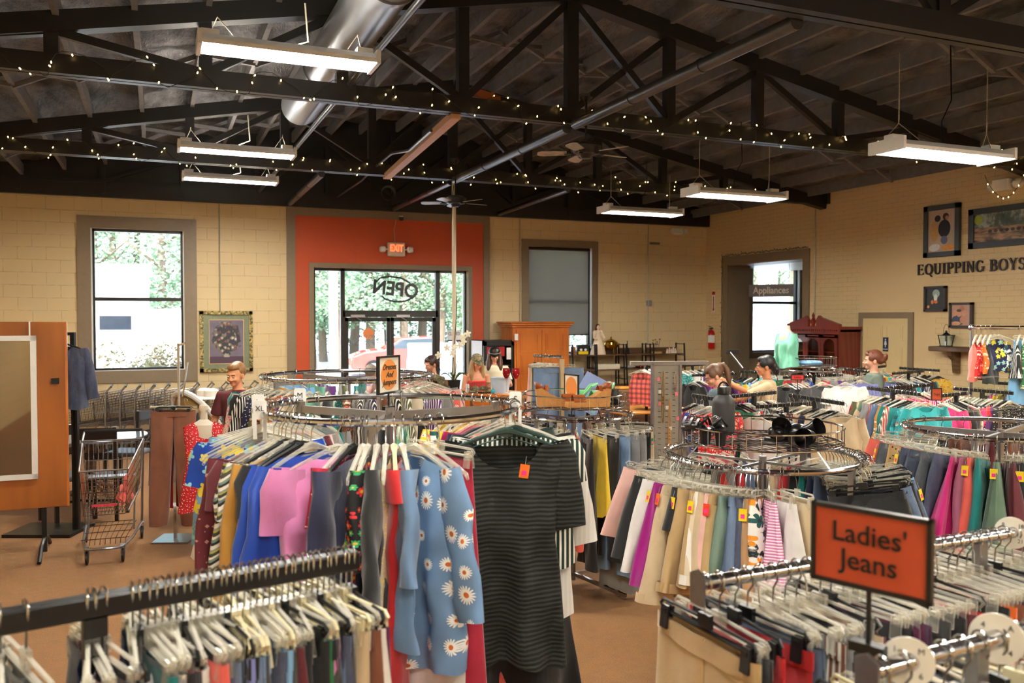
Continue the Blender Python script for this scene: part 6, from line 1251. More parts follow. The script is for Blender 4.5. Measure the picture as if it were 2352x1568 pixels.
t = empty('fireplace_shovel', sh(1446), 0, 'small black shovel propped upright on the middle shelf', 'shovel'); m = MB(); m.prism([(-.05, 0, 0), (.05, 0, 0), (.035, 0, .11), (-.0, 0, .14), (-.035, 0, .11)], (0, .015, 0)); m.obj('blade', M['black'], t, sm=0); MB().tube([(0, .008, .12), (0, .01, .27)], [.012, .008]).obj('handle', M['black'], t)
t = empty('dried_flowers', sh(1513), 0, 'dried flower stems in a low straw bowl on the corner shelf', 'flowers'); MB().lathe([(.0, 0), (.11, .0), (.13, .035), (.12, .035), (.0, .02)], n=18).obj('straw_bowl', simple('straw', (206, 176, 100), .8), t)
m = MB(); m2 = MB(); r_ = random.Random(2)
for k in range(9): x = r_.uniform(-.1, .08); z = r_.uniform(.14, .3); m.tube([(x*.3, 0, .02), (x, r_.uniform(-.03, .03), z)], .003, 4); m2.ell((x, 0, z), (.018, .014, .014), n=8, m=5)
m.obj('stem', M['bark'], t); m2.obj('bloom', simple('dried_bloom', (96, 70, 60), .8), t)
t = empty('figurine_group', sh(1547), 0, 'little china figurines clustered on the corner shelf', 'figurine'); m = MB()
for x, z in ((-.1, .09), (-.05, .12), (0, .1), (.05, .16), (.1, .1)): m.lathe([(.03, 0), (.025, z*.5), (.015, z*.75)], (x, 0, 0), 10); m.ell((x, 0, z*.85), .018, n=8, m=6)
m.obj('figures', simple('china_glaze', (222, 196, 176), .3, nz=.2, nsc=30), t)
t = MB().lathe([(.0, 0), (.1, .01), (.16, .06), (.15, .065), (.0, .03)], n=20).obj('copper_bowl', simple('copper_pan', (206, 160, 110), .3, .7), None, 'pale copper bowl on the second shelf of the corner unit', 'bowl', loc=sh(1535, shz2)+V((-.05, 0, 0)))
MB().b2((-.25, -.1, 0), (.25, .06, .1)).obj('white_box', simple('white_carton', (222, 214, 190), .6), None, 'long white carton on the second shelf under the doll', 'box', loc=sh(1396, shz2)+V((0, -.03, 0)), sm=0)
MB().lathe([(.0, 0), (.1, .005), (.17, .04), (.165, .045), (0, .02)], n=24).obj('red_platter', simple('red_glaze', (150, 24, 30), .25), None, 'dark red platter on the second middle shelf', 'platter', loc=sh(1478, shz2)); MB().lathe([(.0, 0), (.07, .005), (.13, .04), (.125, .045), (0, .02)], n=24).obj('white_dish', M['white'], None, 'white dish beside the red platter', 'dish', loc=sh(1450, shz2))
t = MB().b2((-.13, -.02, 0), (.13, .03, .2)).obj('boxed_game', simple('black_box', (34, 34, 36), .5), None, 'small black picture box by the window edge', 'box', loc=sh(1343), sm=0); MB().b2((-.11, -.023, .01), (.11, -.02, .07)).obj('yellow_panel', M['tag_y'], t, sm=0); m = MB(); m.ell((-.05, -.022, .1), (.03, .002, .025)); m.ell((.05, -.022, .1), (.03, .002, .025)); m.obj('white_print', M['white'], t)
t = MB().lathe([(.0, 0), (.05, 0), (.052, .16), (.047, .16), (.045, .01), (0, .01)], n=18).obj('copper_mug', simple('copper_mug', (176, 120, 84), .3, .5), None, 'tall copper coloured mug on the window shelf', 'mug', loc=sh(1321)); MB().tube([(.05, 0, .13), (.09, 0, .12), (.09, 0, .05), (.05, 0, .04)], .007, 6).obj('handle', M['pine'], t)
# cherry china cabinet against the right wall
XC = 10.58; ca = hx(1815, 800, XC).y; cb_ = hx(1928, 800, XC).y; cw = ca-cb_; t = empty('china_cabinet', (XC, (ca+cb_)/2, 0), -pi/2, 'cherry china cabinet with arched glass doors and broken pediment', 'cabinet'); chh = hx(1928, 757, XC).z; cd = XR-XC-.01
m = MB(); m.b2((-cw/2, 0, 0), (-cw/2+.04, cd, chh)); m.b2((cw/2-.04, 0, 0), (cw/2, cd, chh)); m.b2((-cw/2, cd-.02, 0), (cw/2, cd, chh)); m.b2((-cw/2, 0, chh-.04), (cw/2, cd, chh)); m.b2((-cw/2, 0, 0), (cw/2, cd, .85)); m.obj('carcass', M['cherry'], t, sm=0)
m = MB(); m.b2((-cw/2-.04, -.05, chh), (cw/2+.04, cd, chh+.05)); m.b2((-cw/2-.02, -.03, chh-.08), (cw/2+.02, 0, chh)); m.obj('cornice', M['cherry'], t, sm=0)
m = MB()
for k in range(24): m.b2((-cw/2+k*cw/24, -.045, chh-.03), (-cw/2+k*cw/24+.02, -.03, chh))
m.obj('dentil_trim', M['cherry'], t, sm=0)
for s_ in (-1, 1): m = MB(); m.prism([(s_*(cw/2+.04), -.05, chh+.05), (s_*.1, -.05, chh+.05), (s_*.1, -.05, chh+.17), (s_*.15, -.05, chh+.24), (s_*.2, -.05, chh+.21), (s_*(cw/2+.04), -.05, chh+.09)], (0, .06, 0)); m.obj('pediment', M['cherry'], t, sm=0)
MB().lathe([(.045, 0), (.03, .03), (.045, .07), (.05, .1), (.02, .15), (.03, .19), (.0, .25)], (0, -.02, chh+.05), 14).obj('finial', M['cherry'], t)
for k in range(3):
    x0 = -cw/2+.03+k*(cw-.06)/3; x1 = x0+(cw-.06)/3-.006; z0, z1 = .9, chh-.1; m = MB(); f = .055; ar = (x1-x0)/2-f; cx_ = (x0+x1)/2; zc_ = z1-f-ar
    m.b2((x0, -.02, z0), (x0+f, 0, z1)); m.b2((x1-f, -.02, z0), (x1, 0, z1)); m.b2((x0, -.02, z0), (x1, 0, z0+f)); m.b2((x0, -.02, z1-f*.8), (x1, 0, z1))
    for i in range(8):
        a0, a1 = pi*i/8, pi*(i+1)/8; P0 = (cx_+ar*cos(a0), -.02, zc_+ar*sin(a0)); P1 = (cx_+ar*cos(a1), -.02, zc_+ar*sin(a1)); Q1 = (P1[0], -.02, z1-.02); Q0 = (P0[0], -.02, z1-.02); m.prism([P0, Q0, Q1, P1], (0, .018, 0))
    d_ = m.obj('glass_door', M['cherry'], t, sm=0); MB().b2((x0+f*.9, -.01, z0+f*.9), (x1-f*.9, -.006, z1-f)).obj('pane', M['glass'], d_, sm=0); MB().ell((x1-.02, -.035, 1.2), .014).obj('door_knob', brass, d_)
for z in (1.2, 1.5): MB().b2((-cw/2+.04, .03, z), (cw/2-.04, cd-.02, z+.015)).obj('inner_shelf', M['cherry'], t, sm=0)
# mint shirt on a torso stand over a rear round rack
cM = pz(1850, 10.3, 0); zM = 2.1-118*10.3/1950; ring_rack(cM, .42, zM, 'round chrome rack under the mint shirt display', 4, basket=(zM+.05, .36, .1), rr=.012)
for i in range(18): p, rz = rpos(cM, .42, zM, -172+i*10); garment(p, rz, 'shorts', RN.choice(ALLC), L=.4, W=.34, seed=i % 5, where='%s from the left on the rack under the mint shirt' % ORD[i], group='bottoms under the mint shirt')
p = pz(1807, 10.15, zM+.06); t = empty('torso_form', p, VYAW, 'ivory torso form wearing the mint shirt', 'mannequin'); MB().lathe([(.04, 0), (.06, .03), (.06, .15), (.09, .3), (.08, .38), (.045, .42), (.04, .47), (.0, .475)], n=20, sy=.65).obj('torso', M['hang_w'], t)
o = g_top(W=.27, L=.44, sl=.3, slw=.055, T=.1, seed=6, nu=60, nv=26, nf=.03, nw=.045, fa=1.8, sa=4, hem=1.35).obj('mint_shirt', C['plain'], None, 'mint green button shirt draped over the ivory torso form', 'shirt', loc=p+V((0, -.0, .5)), rz=VYAW-.9, sm=180, color=PL['mint'])
m = MB(); m.M = Matrix.Translation(pz(1860, 10.1, zM+.09)); m.cbox((0, 0, 0), (.26, .2, .05), .02); m.obj('folded_jeans', C['denim'], None, 'folded light jeans in the basket by the mint shirt', 'jeans', color=PL['sky blue'])
# ================= SALES COUNTER =================
zc = 1.1; ca_ = pz(925, 11.5, 0); cb2 = pz(1248, 10.9, 0); d = cb2-ca_; Lc = d.length; rc = atan2(d.y, d.x); t = empty('sales_counter', ((ca_.x+cb2.x)/2, (ca_.y+cb2.y)/2, 0), rc, 'long wooden sales counter crowded with small goods', 'counter')
MB().cbox((0, .3, zc-.02), (Lc, .66, .045), .01).obj('counter_top', M['pine'], t); MB().b2((-Lc/2+.03, .03, 0), (Lc/2-.03, .58, zc-.04)).obj('counter_body', wood('counter_front', (96, 62, 40), (128, 88, 60)), t, sm=0)
for k in range(4): x = -Lc/2+.1+k*(Lc-.2)/4; MB().b2((x+.02, .015, .1), (x+(Lc-.2)/4-.02, .03, zc-.1)).obj('front_panel', M['pine'], t, sm=0)
def cpos(px, back=.2): # point on the counter top below pixel column
    r = ray(px, 900); n = V((-sin(rc), cos(rc), 0)); o_ = ca_+n*back-C0; k = (o_.dot(n))/(r.x*n.x+r.y*n.y); return V((r.x*k, r.y*k, zc+.003))
MB().b2((-.32, -.01, 0), (.32, .02, .14)).obj('till_screen_panel', wood('tan_panel', (150, 104, 66), (176, 128, 88), axis='X'), None, 'low tan wooden screen behind the urn on the counter', 'screen', loc=cpos(985, .45), rz=rc, sm=0)
t = empty('lidded_urn', cpos(987, .12), 0, 'dark bronze lidded urn on the sales counter', 'urn'); bz_ = simple('dark_bronze', (52, 38, 34), .35, .5, nz=.2, nsc=30, bump=.3); MB().lathe([(.0, 0), (.045, 0), (.05, .02), (.025, .05), (.03, .07), (.1, .09), (.13, .12), (.12, .14), (.07, .16)], n=24).obj('bowl', bz_, t); MB().lathe([(.075, .16), (.05, .18), (.04, .21), (.02, .23), (.03, .25), (.0, .27)], n=20).obj('lid', bz_, t)
t = empty('potted_orchid', cpos(1043, .1), 0, 'white orchid in a dark pot on a green saucer', 'plant'); MB().lathe([(.0, 0), (.07, 0), (.085, .15), (.09, .15), (.09, .165), (.08, .165), (.075, .05)], n=22).obj('pot', M['blackp'], t); MB().lathe([(.0, -.0), (.1, 0), (.145, .02), (.14, .024), (0, .01)], n=24).obj('saucer', simple('green_glaze', (70, 90, 40), .3), t)
lf = simple('orchid_leaf', (60, 90, 44), .5, nz=.05)
for k in range(5): a = k*1.3+.4; m = MB(); m.grid(lambda u, v: ((.02+.16*v)*cos(a)-(u-.5)*.05*sin(pi*v*.96+.1)*sin(a), (.02+.16*v)*sin(a)+(u-.5)*.05*sin(pi*v*.96+.1)*cos(a), .16+.09*sin(v*2.4)+abs(u-.5)*.03), 5, 8); m.obj('leaf', lf, t, sm=180)
st = [(0, 0, .16), (.01, 0, .35), (-.01, 0, .5), (-.08, 0, .6), (-.17, 0, .58), (-.22, 0, .5)]; st2 = [(0, 0, .16), (.04, 0, .4), (.08, 0, .6), (.12, 0, .73), (.18, 0, .78)]; m = MB(); m.tube(st, .004, 5); m.tube(st2, .004, 5); m.obj('flower_stem', lf, t)
wp = simple('orchid_petal', (236, 230, 206), .6, nz=.03)
for x, z in ((-.22, .5), (-.1, .6), (-.02, .52), (.0, .6), (.08, .63), (.12, .74), (.19, .78), (.13, .68)):
    m = MB()
    for k in range(5): a = k*2*pi/5+x*9; m.ell((x+.028*cos(a), -.01, z+.028*sin(a)), (.026, .005, .017), Matrix.Rotation(-a, 3, 'Y'), 8, 5)
    m.ell((x, -.018, z), (.01, .01, .01), n=6, m=4); m.obj('bloom', wp, t)
t = empty('wire_basket', cpos(1100, .1), rc, 'low wire basket of camouflage caps on the counter', 'basket'); m = MB()
for z in (.0, .06, .13): m.tube([(-.13, -.1, z), (.13, -.1, z), (.13, .1, z), (-.13, .1, z)], .003, 5, closed=True)
for i in range(11):
    x = -.13+.026*i; m.tube([(x, -.1, 0), (x, -.1, .13)], .0018, 4); m.tube([(x, .1, 0), (x, .1, .13)], .0018, 4)
for i in range(9): y = -.1+.025*i; m.tube([(-.13, y, 0), (-.13, y, .13)], .0018, 4); m.tube([(.13, y, 0), (.13, y, .13)], .0018, 4); m.tube([(-.13, y, .003), (.13, y, .003)], .0018, 4)
m.obj('basket_wires', simple('rusty_wire', (84, 66, 46), .5, .4), t)
def camo(name, cs):
    q = NT(name); n = q.noise(q.co(), 22, 2); q.base(q.ramp(n, [(0, lin(cs[0])), (.44, lin(cs[1])), (.52, lin(cs[2])), (.6, lin(cs[0]))], 'CONSTANT')); return q.set(Roughness=.85)
M['camo'] = camo('camouflage_cloth', [(112, 98, 72), (72, 76, 50), (150, 136, 104)])
def cap_mb(m, c=(0, 0, 0), r=.095):
    m.grid(lambda u, v: (c[0]+r*.92*cos(2*pi*u)*cos(v*pi/2*.98), c[1]+r*1.05*sin(2*pi*u)*cos(v*pi/2*.98), c[2]+r*.86*sin(v*pi/2*.98)), 20, 8, cu=True); m.ell((c[0], c[1], c[2]+r*.86), (.01, .01, .006), n=8, m=4)
    P_ = [(c[0]+r*.9*sin(q), c[1]-r*.75*cos(q)-.0, c[2]-.0) for q in [rad(-62+i*12.4) for i in range(11)]]; Q_ = [(c[0]+r*.78*sin(q*.95), c[1]-r*.98-r*.72*cos(q)*1.0, c[2]-.022+.012*abs(q)) for q in [rad(62-i*12.4) for i in range(11)]]; m.prism(P_+Q_, (0, 0, .006))
for i, (x, lb) in enumerate(((-.05, 'camouflage cap on the left inside the counter basket'), (.06, 'camouflage cap on the right inside the counter basket'))): m = MB(); cap_mb(m, (0, 0, 0), .07); m.obj('cap', M['camo'], None, lb, 'cap', loc=cpos(1100, .1)+V((x, 0, .035)), rz=rc+i)
rg = NT('ruby_glass'); rg.base(lin((176, 10, 34))); rg.set(Roughness=.08, Transmission_Weight=.4, Specular_IOR_Level=.8)
for i, (px, lb) in enumerate(((1163, 'tall goblet with ruby dotted bowl, nearer the sales basket'), (1185, 'tall goblet with ruby dotted bowl, nearer the hanging trousers'))):
    t = empty('ruby_goblet', cpos(px, .12), 0, lb, 'goblet', 'ruby goblets on the counter'); MB().lathe([(.02, .2), (.04, .23), (.052, .27), (.05, .31), (.047, .335), (.044, .335), (.046, .27), (.015, .21)], n=20).obj('bowl', rg.m, t)
    MB().lathe([(.04, 0), (.036, .006), (.008, .015), (.006, .1), (.009, .2)], n=14).obj('stem', M['clear'], t)
    m = MB()
    for k in range(9): a = k*2.4; z = .235+.011*k; r = .047 if z > .25 else .042; m.ell((r*cos(a), r*sin(a), z), .006, n=6, m=4)
    m.obj('white_dots', M['white'], t)
t = MB().b2((-.09, -.06, 0), (.09, .06, .022)).obj('black_tray', M['blackp'], None, 'thin black tray under the ruby goblets', 'tray', loc=cpos(1190, .03)+V((0, 0, -.002)), rz=rc, sm=0)
MB().lathe([(.0, 0), (.022, .005), (.03, .03), (.02, .055), (.008, .06), (.008, .07), (0, .07)], n=14).obj('teal_ornament', simple('teal_glass', (60, 170, 190), .2), None, 'small round teal ornament on the counter', 'ornament', loc=cpos(1132, .05)); MB().lathe([(.0, 0), (.025, 0), (.025, .1), (.02, .12), (0, .12)], n=14).obj('white_candle', M['white'], None, 'white tube at the left of the counter basket', 'candle', loc=cpos(1074, .05))
t = empty('price_ticket', cpos(1150, .25), rc, 'pale blue bin standing behind the goblets', 'bin'); m = MB(); m.grid(lambda u, v: ((.1+.03*v)*sgp(cos(2*pi*u), .5), (.07+.02*v)*sgp(sin(2*pi*u), .5), .2*v), 24, 4, cu=True); t.name = 'pale_bin'; m.obj('bin_wall', simple('pale_blue_plastic', (190, 206, 222), .4), t); MB().b2((-.09, -.06, 0), (.09, .06, .005)).obj('bin_base', M['white'], t, sm=0)
# metal T rack of trousers at the counter end
dT = 8.4; zT = 2.1-90*dT/1950; p = pz(1291, dT, 0); q = pz(1226, dT+.25, 0); t = empty('trouser_t_rack', (p.x, p.y, 0), 0, 'tan metal arm rack of trousers and large jeans near the counter', 'clothes rack'); tanm = simple('tan_metal', (186, 160, 120), .4, .2)
MB().b2((-.018, -.018, .0), (.018, .018, zT-.02)).obj('upright', tanm, t, sm=0); MB().tube([(0, 0, zT), (q.x-p.x, q.y-p.y, zT)], .014, 8).obj('arm', M['chrome'], t); MB().b2((-.3, -.3, 0), (.3, .3, .02)).obj('base', tanm, t, sm=0)
arm = V((q.x-p.x, q.y-p.y, 0))
for i, (f, co, kd, L, tw) in enumerate([(.12, 'slate blue', 'shorts', .8, 0), (.4, 'charcoal', 'pants', .9, 25), (.6, 'olive', 'pants', .9, 35), (.72, 'beige', 'pants', .9, 45), (.84, 'pale pink', 'pants', .9, 50), (.97, 'beige', 'pants', .9, 65)]):
    pp = p+arm*f; pp.z = zT; garment(pp+V((0, 0, .0)), VYAW+rad(4+tw), kd, co, 'denim' if i == 0 else 'plain', L=L, W=.50 if i == 0 else .34, seed=i, hi=i == 0, where='%s from the near end of the tan metal rack' % ORD[i], group='trousers on the tan metal rack', hang='clear' if i != 5 else 'black', **({'flare': 1.05} if i == 0 else {}))
# small framed sign and price chart near the wedge basket
p = pz(1313, 6.5, 0); p.z = zC_+.12; sign(p, VYAW-rad(62), .2, .2, .12, ' ', M['cardw'], M['cardo'], .02, 'small narrow framed sign with orange disc in the wedge basket')
p = at(1360, 900, 8.3); t = empty('price_chart', p, VYAW-rad(30), 'slanted blue price chart board behind the wedge basket', 'board'); m = MB(); m.M = Matrix.Rotation(rad(24), 4, 'Y') @ Matrix.Rotation(rad(-20), 4, 'X'); m.b2((-.15, -.006, -.2), (.15, .006, .16)); m.obj('board', simple('blue_chart', (120, 140, 190), .4), t, sm=0)
m = MB(); m.M = Matrix.Rotation(rad(24), 4, 'Y') @ Matrix.Rotation(rad(-20), 4, 'X')
for i in range(5):
    for j in range(3): m.b2((-.13+i*.055, -.009, -.18+j*.05), (-.09+i*.055, -.006, -.145+j*.05))
m.obj('chart_cells', simple('chart_teal', (110, 180, 170), .5), t, sm=0); MB().tube([(0, 0, -.18), (0, .05, -p.z+.02)], .01).obj('stand_pole', M['black'], t)
# wedge sandals in basket C
cork = simple('cork_wedge', (200, 140, 76), .6, nz=.12, nsc=60); lea = simple('tan_leather', (150, 76, 34), .35, nz=.08)
def wedge(loc, rz, lb, s=1.2):
    t = empty('wedge_sandal', loc, rz, lb, 'sandal', 'cork wedge sandals'); t.scale = (s, s, s)
    m = MB(); m.prism([(-.12, -.035, 0), (-.13, -.035, .1), (-.1, -.035, .105), (-.03, -.035, .06), (.05, -.035, .03), (.12, -.035, .03), (.125, -.035, .0)], (0, .07, 0)); o = m.obj('wedge_sole', cork, t, sm=0)
    m = MB(); m.grid(lambda u, v: (.02+.07*u, -.037+.074*v, .03+.04*sin(pi*v)), 6, 8); m.grid(lambda u, v: (-.06-.02*u, -.036+.072*v, .09+.03*sin(pi*v)), 3, 8); m.prism([(-.13, -.034, .1), (-.135, -.034, .14), (-.1, -.034, .125), (-.09, -.034, .1)], (0, .068, 0)); m.obj('leather_strap', lea, t, sm=180)
bzC = zC_+.08
wedge(pz(1283, 6.45, bzC), VYAW+.12, 'cork wedge sandal with tan straps, heel to the left', 1.35); wedge(pz(1350, 6.4, bzC), VYAW+pi+.25, 'cork wedge sandal with tan straps, heel to the right', 1.35)
gr = simple('mint_rubber', (120, 206, 140), .4, nz=0)
for i, (px, lb) in enumerate(((1340, 'mint green strappy clog behind the wedge sandals'), (1385, 'mint green strappy clog by the basket edge'))):
    t = empty('green_clog', pz(px, 6.62, bzC), VYAW+.5*i, lb, 'clog', 'mint green clogs'); t.scale = (1.2,)*3; MB().cbox((0, 0, .02), (.2, .08, .035), .012).obj('sole', gr, t); m = MB(); m.grid(lambda u, v: (-.09+.1*u, -.042+.084*v, .035+.055*sin(pi*v)), 6, 9); m.obj('upper', gr, t, sm=180); MB().tube([(.0, -.04, .06), (.05, -.045, .12), (.09, 0, .13), (.05, .045, .12), (0, .04, .06)], .009, 6).obj('heel_strap', gr, t)
for i, px in enumerate((1392, 1410)): m = MB(); m.tube([(0, 0, 0), (0, 0, .05), (.01, 0, .12)], [.05, .045, .03], 14); m.ell((-.03, -.05, .03), (.045, .08, .03)); m.obj('black_boot', M['blackp'], None, 'black boot at the right of the wedge basket, %s one' % ('inner' if i == 0 else 'outer'), 'boot', loc=pz(px, 6.55, bzC))
# items in basket B
bzB = zB+.08; p = pz(1663, 4.28, bzB); t = empty('insulated_bottle', p, 0, 'tall dark grey insulated bottle standing in the wire basket', 'bottle'); bg_ = simple('charcoal_powder_coat', (58, 58, 58), .5, .2, nz=.03)
MB().lathe([(.0, 0), (.048, 0), (.05, .01), (.05, .17), (.047, .19), (.03, .215), (.025, .22)], n=32).obj('bottle_body', bg_, t); MB().lathe([(.025, .22), (.029, .222), (.029, .255), (.027, .26), (.0, .262)], n=24).obj('cap', M['blackp'], t); MB().tube([(.026*cos(q), 0, .252+.034*sin(q)) for q in [k*pi/10 for k in range(11)]], .0045, 8).obj('carry_loop', M['blackp'], t)
t.scale = (1.14, 1.14, .93)
lk = simple('black_leather', (24, 22, 22), .28, nz=0)
def bootie(loc, rz, lb, open_=False):
    t = empty('heeled_shoe', loc, rz, lb, 'shoe', 'black shoes in the basket')
    m = MB(); m.ell((.03, 0, .075), (.085, .034, .022)); m.tube([(-.05, 0, 0), (-.055, 0, .075)], [.022, .03], 10); m.ell((.08, 0, .06), (.045, .032, .02)); m.obj('platform_sole', lk, t)
    m = MB()
    for x in (-.03, .02, .07): m.grid(lambda u, v: (x+.018*u, -.034+.068*v, .085+.04*sin(pi*v)), 3, 8)
    m.tube([(-.05, -.03, .09), (-.07, 0, .13), (-.05, .03, .09)], .008, 6); m.obj('strap', lk, t, sm=180)
bootie(pz(1606, 4.0, bzB), VYAW+2.0, 'black strappy heeled shoe, left one in the boots basket'); bootie(pz(1652, 3.95, bzB), VYAW+1.5, 'black strappy heeled shoe in front of the grey bottle')
def tallboot(p0, aim, lb, foot):
    p0 = V(p0); t = empty('rain_boot', p0, 0, lb, 'boot', 'black boots lying in the basket'); d = V(aim).normalized(); L = .09; P1 = d*L
    m = MB(); m.tube([(0, 0, 0), d*L*.5, P1], [.034, .036, .045], 24, cap=False); m.tube([P1, d*L*.5, (0, 0, 0)], [.042, .033, .031], 24, cap=False); m.tube([P1-d*.004, P1], .0445, 24, cap=False); m.ell(V(foot)*.05, (.06, .05, .04)); m.obj('boot_upper', lk, t); MB().cbox(V(foot)*.06+V((0, 0, -.035)), (.13, .09, .014), .006).obj('outsole', M['blackp'], t)
FD = V((sin(YAW), cos(YAW), 0))
tallboot(pz(1790, 4.05, bzB+.035), -FD*.8-CR*.1+V((0, 0, .5)), 'black boot with open top facing out, left of the pair', CR*.4+FD); tallboot(pz(1828, 3.95, bzB+.03), -FD*.95+CR*.1+V((0, 0, .12)), 'black boot lying flat with its opening to the front', CR+FD*.3); tallboot(pz(1850, 4.08, bzB+.035), -FD*.7+CR*.5+V((0, 0, .4)), 'black boot at the right, tilted away from the others', FD-CR*.3)
# jewellery panel
p = pz(1531, 6.9, 0); zj = 2.1-108*6.9/1950; t = empty('jewellery_panel', (p.x, p.y, 0), VYAW+.12, 'grey pegboard panel hung with necklaces and earrings', 'display panel'); MB().b2((-.105, -.008, .35), (.105, .012, zj)).obj('pegboard', simple('grey_pegboard', (150, 142, 128), .6), t, sm=0)
m = MB(); m.b2((-.125, -.02, 0), (-.105, .02, zj+.02)); m.b2((.105, -.02, 0), (.125, .02, zj+.02)); m.b2((-.3, -.02, zj), (.35, .02, zj+.03)); m.b2((-.12, -.2, 0), (.12, .2, .03)); m.obj('panel_frame', M['steel'], t, sm=0)
m = MB()
for i in range(3):
    for j in range(26): m.tube([(-.07+i*.06, -.008, zj-.06-j*.045), (-.05+i*.06, -.02, zj-.06-j*.045)], .002, 4)
m.obj('peg_hooks', M['black'], t)
nk = [('gold_necklace', 'gold necklace', brass, -.035), ('bead_necklace', 'amber bead necklace', simple('amber_beads', (196, 130, 50), .3), .02), ('silver_necklace', 'fine silver necklace', M['chrome'], .07)]
Rt = Matrix.Rotation(VYAW+.12, 3, 'Z')
for i, (nm, lb, mt, x) in enumerate(nk):
    m = MB(); L = (.42, .5, .22)[i]; m.tube([(.012*sin(q)*(.4+.6*sin(q/2)), 0, -L*(1-cos(q))/2) for q in [k*2*pi/20 for k in range(20)]], .0032, 5, closed=True)
    for k in range(8 if i == 1 else 3): m.ell((.0, -.004, -L*.5-k*.025), .008, n=8, m=5)
    m.obj(nm, mt, None, lb+' hanging on the grey pegboard', 'necklace', 'necklaces on the pegboard', loc=V((p.x, p.y, zj-.05-.22*(i == 1)))+Rt @ V((x, -.024, 0)))
for i, (x, z) in enumerate(((-.07, .1), (-.06, .2), (.08, .22), (.0, .33), (.09, .42), (.03, .5), (-.06, .3))): m = MB(); m.b2((-.012, -.001, -.03), (.012, .001, 0)); m.obj('earring_card', M['disc'] if i % 2 else simple('pink_card', (226, 120, 130), .5), None, '%s earring card on the pegboard, %s from the top' % ('ivory' if i % 2 else 'pink', ORD[sorted([.1, .2, .22, .33, .42, .5, .3]).index(z)]), 'earring card', 'earring cards on the pegboard', loc=V((p.x, p.y, zj-z))+Rt @ V((x, -.024, 0)), rz=VYAW+.12, sm=0)
# oak table, chair and tray in the mid distance
p = pz(1478, 12.6, 0); t = empty('oak_table', (p.x, p.y, 0), .1, 'golden oak table top glimpsed left of the jewellery panel', 'table'); MB().cbox((0, 0, .74), (1.2, .8, .04), .01).obj('table_top', M['table'], t)
for i in (-1, 1):
    for j in (-1, 1): MB().beam((i*.52, j*.33, .72), (i*.52, j*.33, 0), .06, .06).obj('leg', M['table'], t, sm=0)
p = pz(1445, 13.6, 0); t = empty('dark_dresser', (p.x, p.y, 0), .1, 'low dark wooden chest carrying a yellow handled tray', 'chest'); MB().cbox((0, 0, .48), (1.1, .5, .96), .01).obj('carcass', M['walnut'], t)
for z in (.2, .5, .8): MB().b2((-.5, -.27, z-.12), (.5, -.25, z+.12)).obj('drawer', M['walnut'], t, sm=0)
MB().cbox((0, 0, .02), (.42, .2, .04), .01).obj('wooden_tray', simple('mustard_tray', (206, 140, 50), .4), None, 'mustard wooden tray lying on the dark chest', 'tray', loc=(p.x, p.y, .962)); 
def chair(loc, rz, lb, mat, seat=None, hb_=1.0):
    t = empty('dining_chair', loc, rz, lb, 'chair', 'dining chairs'); MB().cbox((0, 0, .45), (.44, .42, .05), .015).obj('seat', seat or mat, t)
    for i in (-1, 1): MB().beam((i*.19, -.18, .44), (i*.19, -.19, 0), .035, .035).obj('leg', mat, t, sm=0); MB().beam((i*.19, .19, 0), (i*.19, .23, hb_), .035, .035).obj('leg', mat, t, sm=0)
    m = MB(); m.cbox((0, .225, hb_-.07), (.42, .03, .12), .01); m.cbox((0, .215, hb_-.3), (.38, .025, .07), .01); m.obj('backrest', mat, t)
    for z in (.18,): MB().box((0, 0, z), (.36, .02, .025)).obj('stretcher', mat, t, sm=0)
    return t
p = pz(1412, 11.6, 0); chair((p.x, p.y, 0), 2.6, 'dark wooden dining chair behind the wedge sandal basket', M['walnut'], M['hang_w'])
# ================= LEFT SIDE =================
dp = 7.5; zt = 2.1-9*dp/1950; zb = 2.1-434*dp/1950; p = pz(152, dp, 0); t = empty('wood_wall_panel', (p.x, p.y, 0), VYAW+rad(22)+.0, 'tall orange-brown wooden panel display with black feet', 'display panel'); PW = 1.25
MB().cbox((-PW/2, .02, (zt+zb)/2), (PW, .04, zt-zb), .004).obj('panel', wood('orange_oak_panel', (128, 68, 22), (178, 104, 42), .5, .35), t); MB().b2((-.012, -.004, zb), (.004, .044, zt)).obj('edge_trim', M['pine'], t, sm=0); m = MB()
for x in (-.2, -1.05): m.b2((x-.02, .04, 0.03), (x+.02, .08, zt-.1)); m.tube([(x, -.3, .02), (x, -.15, .12), (x, .06, .16), (x, .25, .12), (x, .42, .02)], .018, 8)
m.obj('stand_feet', M['black'], t); MB().box((-.09, -.012, zt-.52), (.06, .02, .05)).obj('latch', M['black'], t, sm=0)
pr = V((p.x, p.y, 0)); Rz = Matrix.Rotation(VYAW+rad(22), 3, 'Z'); mc = -.42; mz1 = 2.1-40*dp/1950; mz0 = 2.1-365*dp/1950
t = empty('over_door_mirror', pr+Rz @ V((mc, -.02, 0)), VYAW+rad(22), 'white framed mirror hung over the wooden panel', 'mirror'); m = MB(); w = .375; f = .045
m.b2((-w/2, -.02, mz0), (-w/2+f, .008, mz1)); m.b2((w/2-f, -.02, mz0), (w/2, .008, mz1)); m.b2((-w/2, -.02, mz0), (w/2, .008, mz0+f)); m.b2((-w/2, -.02, mz1-f), (w/2, .008, mz1)); m.obj('frame', M['white'], t, sm=0)
MB().b2((-w/2+.03, -.008, mz0+.03), (w/2-.03, .004, mz1-.03)).obj('mirror_glass', simple('mirror_silver', (150, 146, 140), .03, 1, nz=0), t, sm=0); m = MB()
for s_ in (-1, 1): m.b2((s_*.14-.006, -.012, mz1), (s_*.14+.006, -.008, zt+.004)); m.b2((s_*.14-.006, -.012, zt), (s_*.14+.006, .07, zt+.004))
m.obj('hanger_strap', M['white'], t, sm=0)
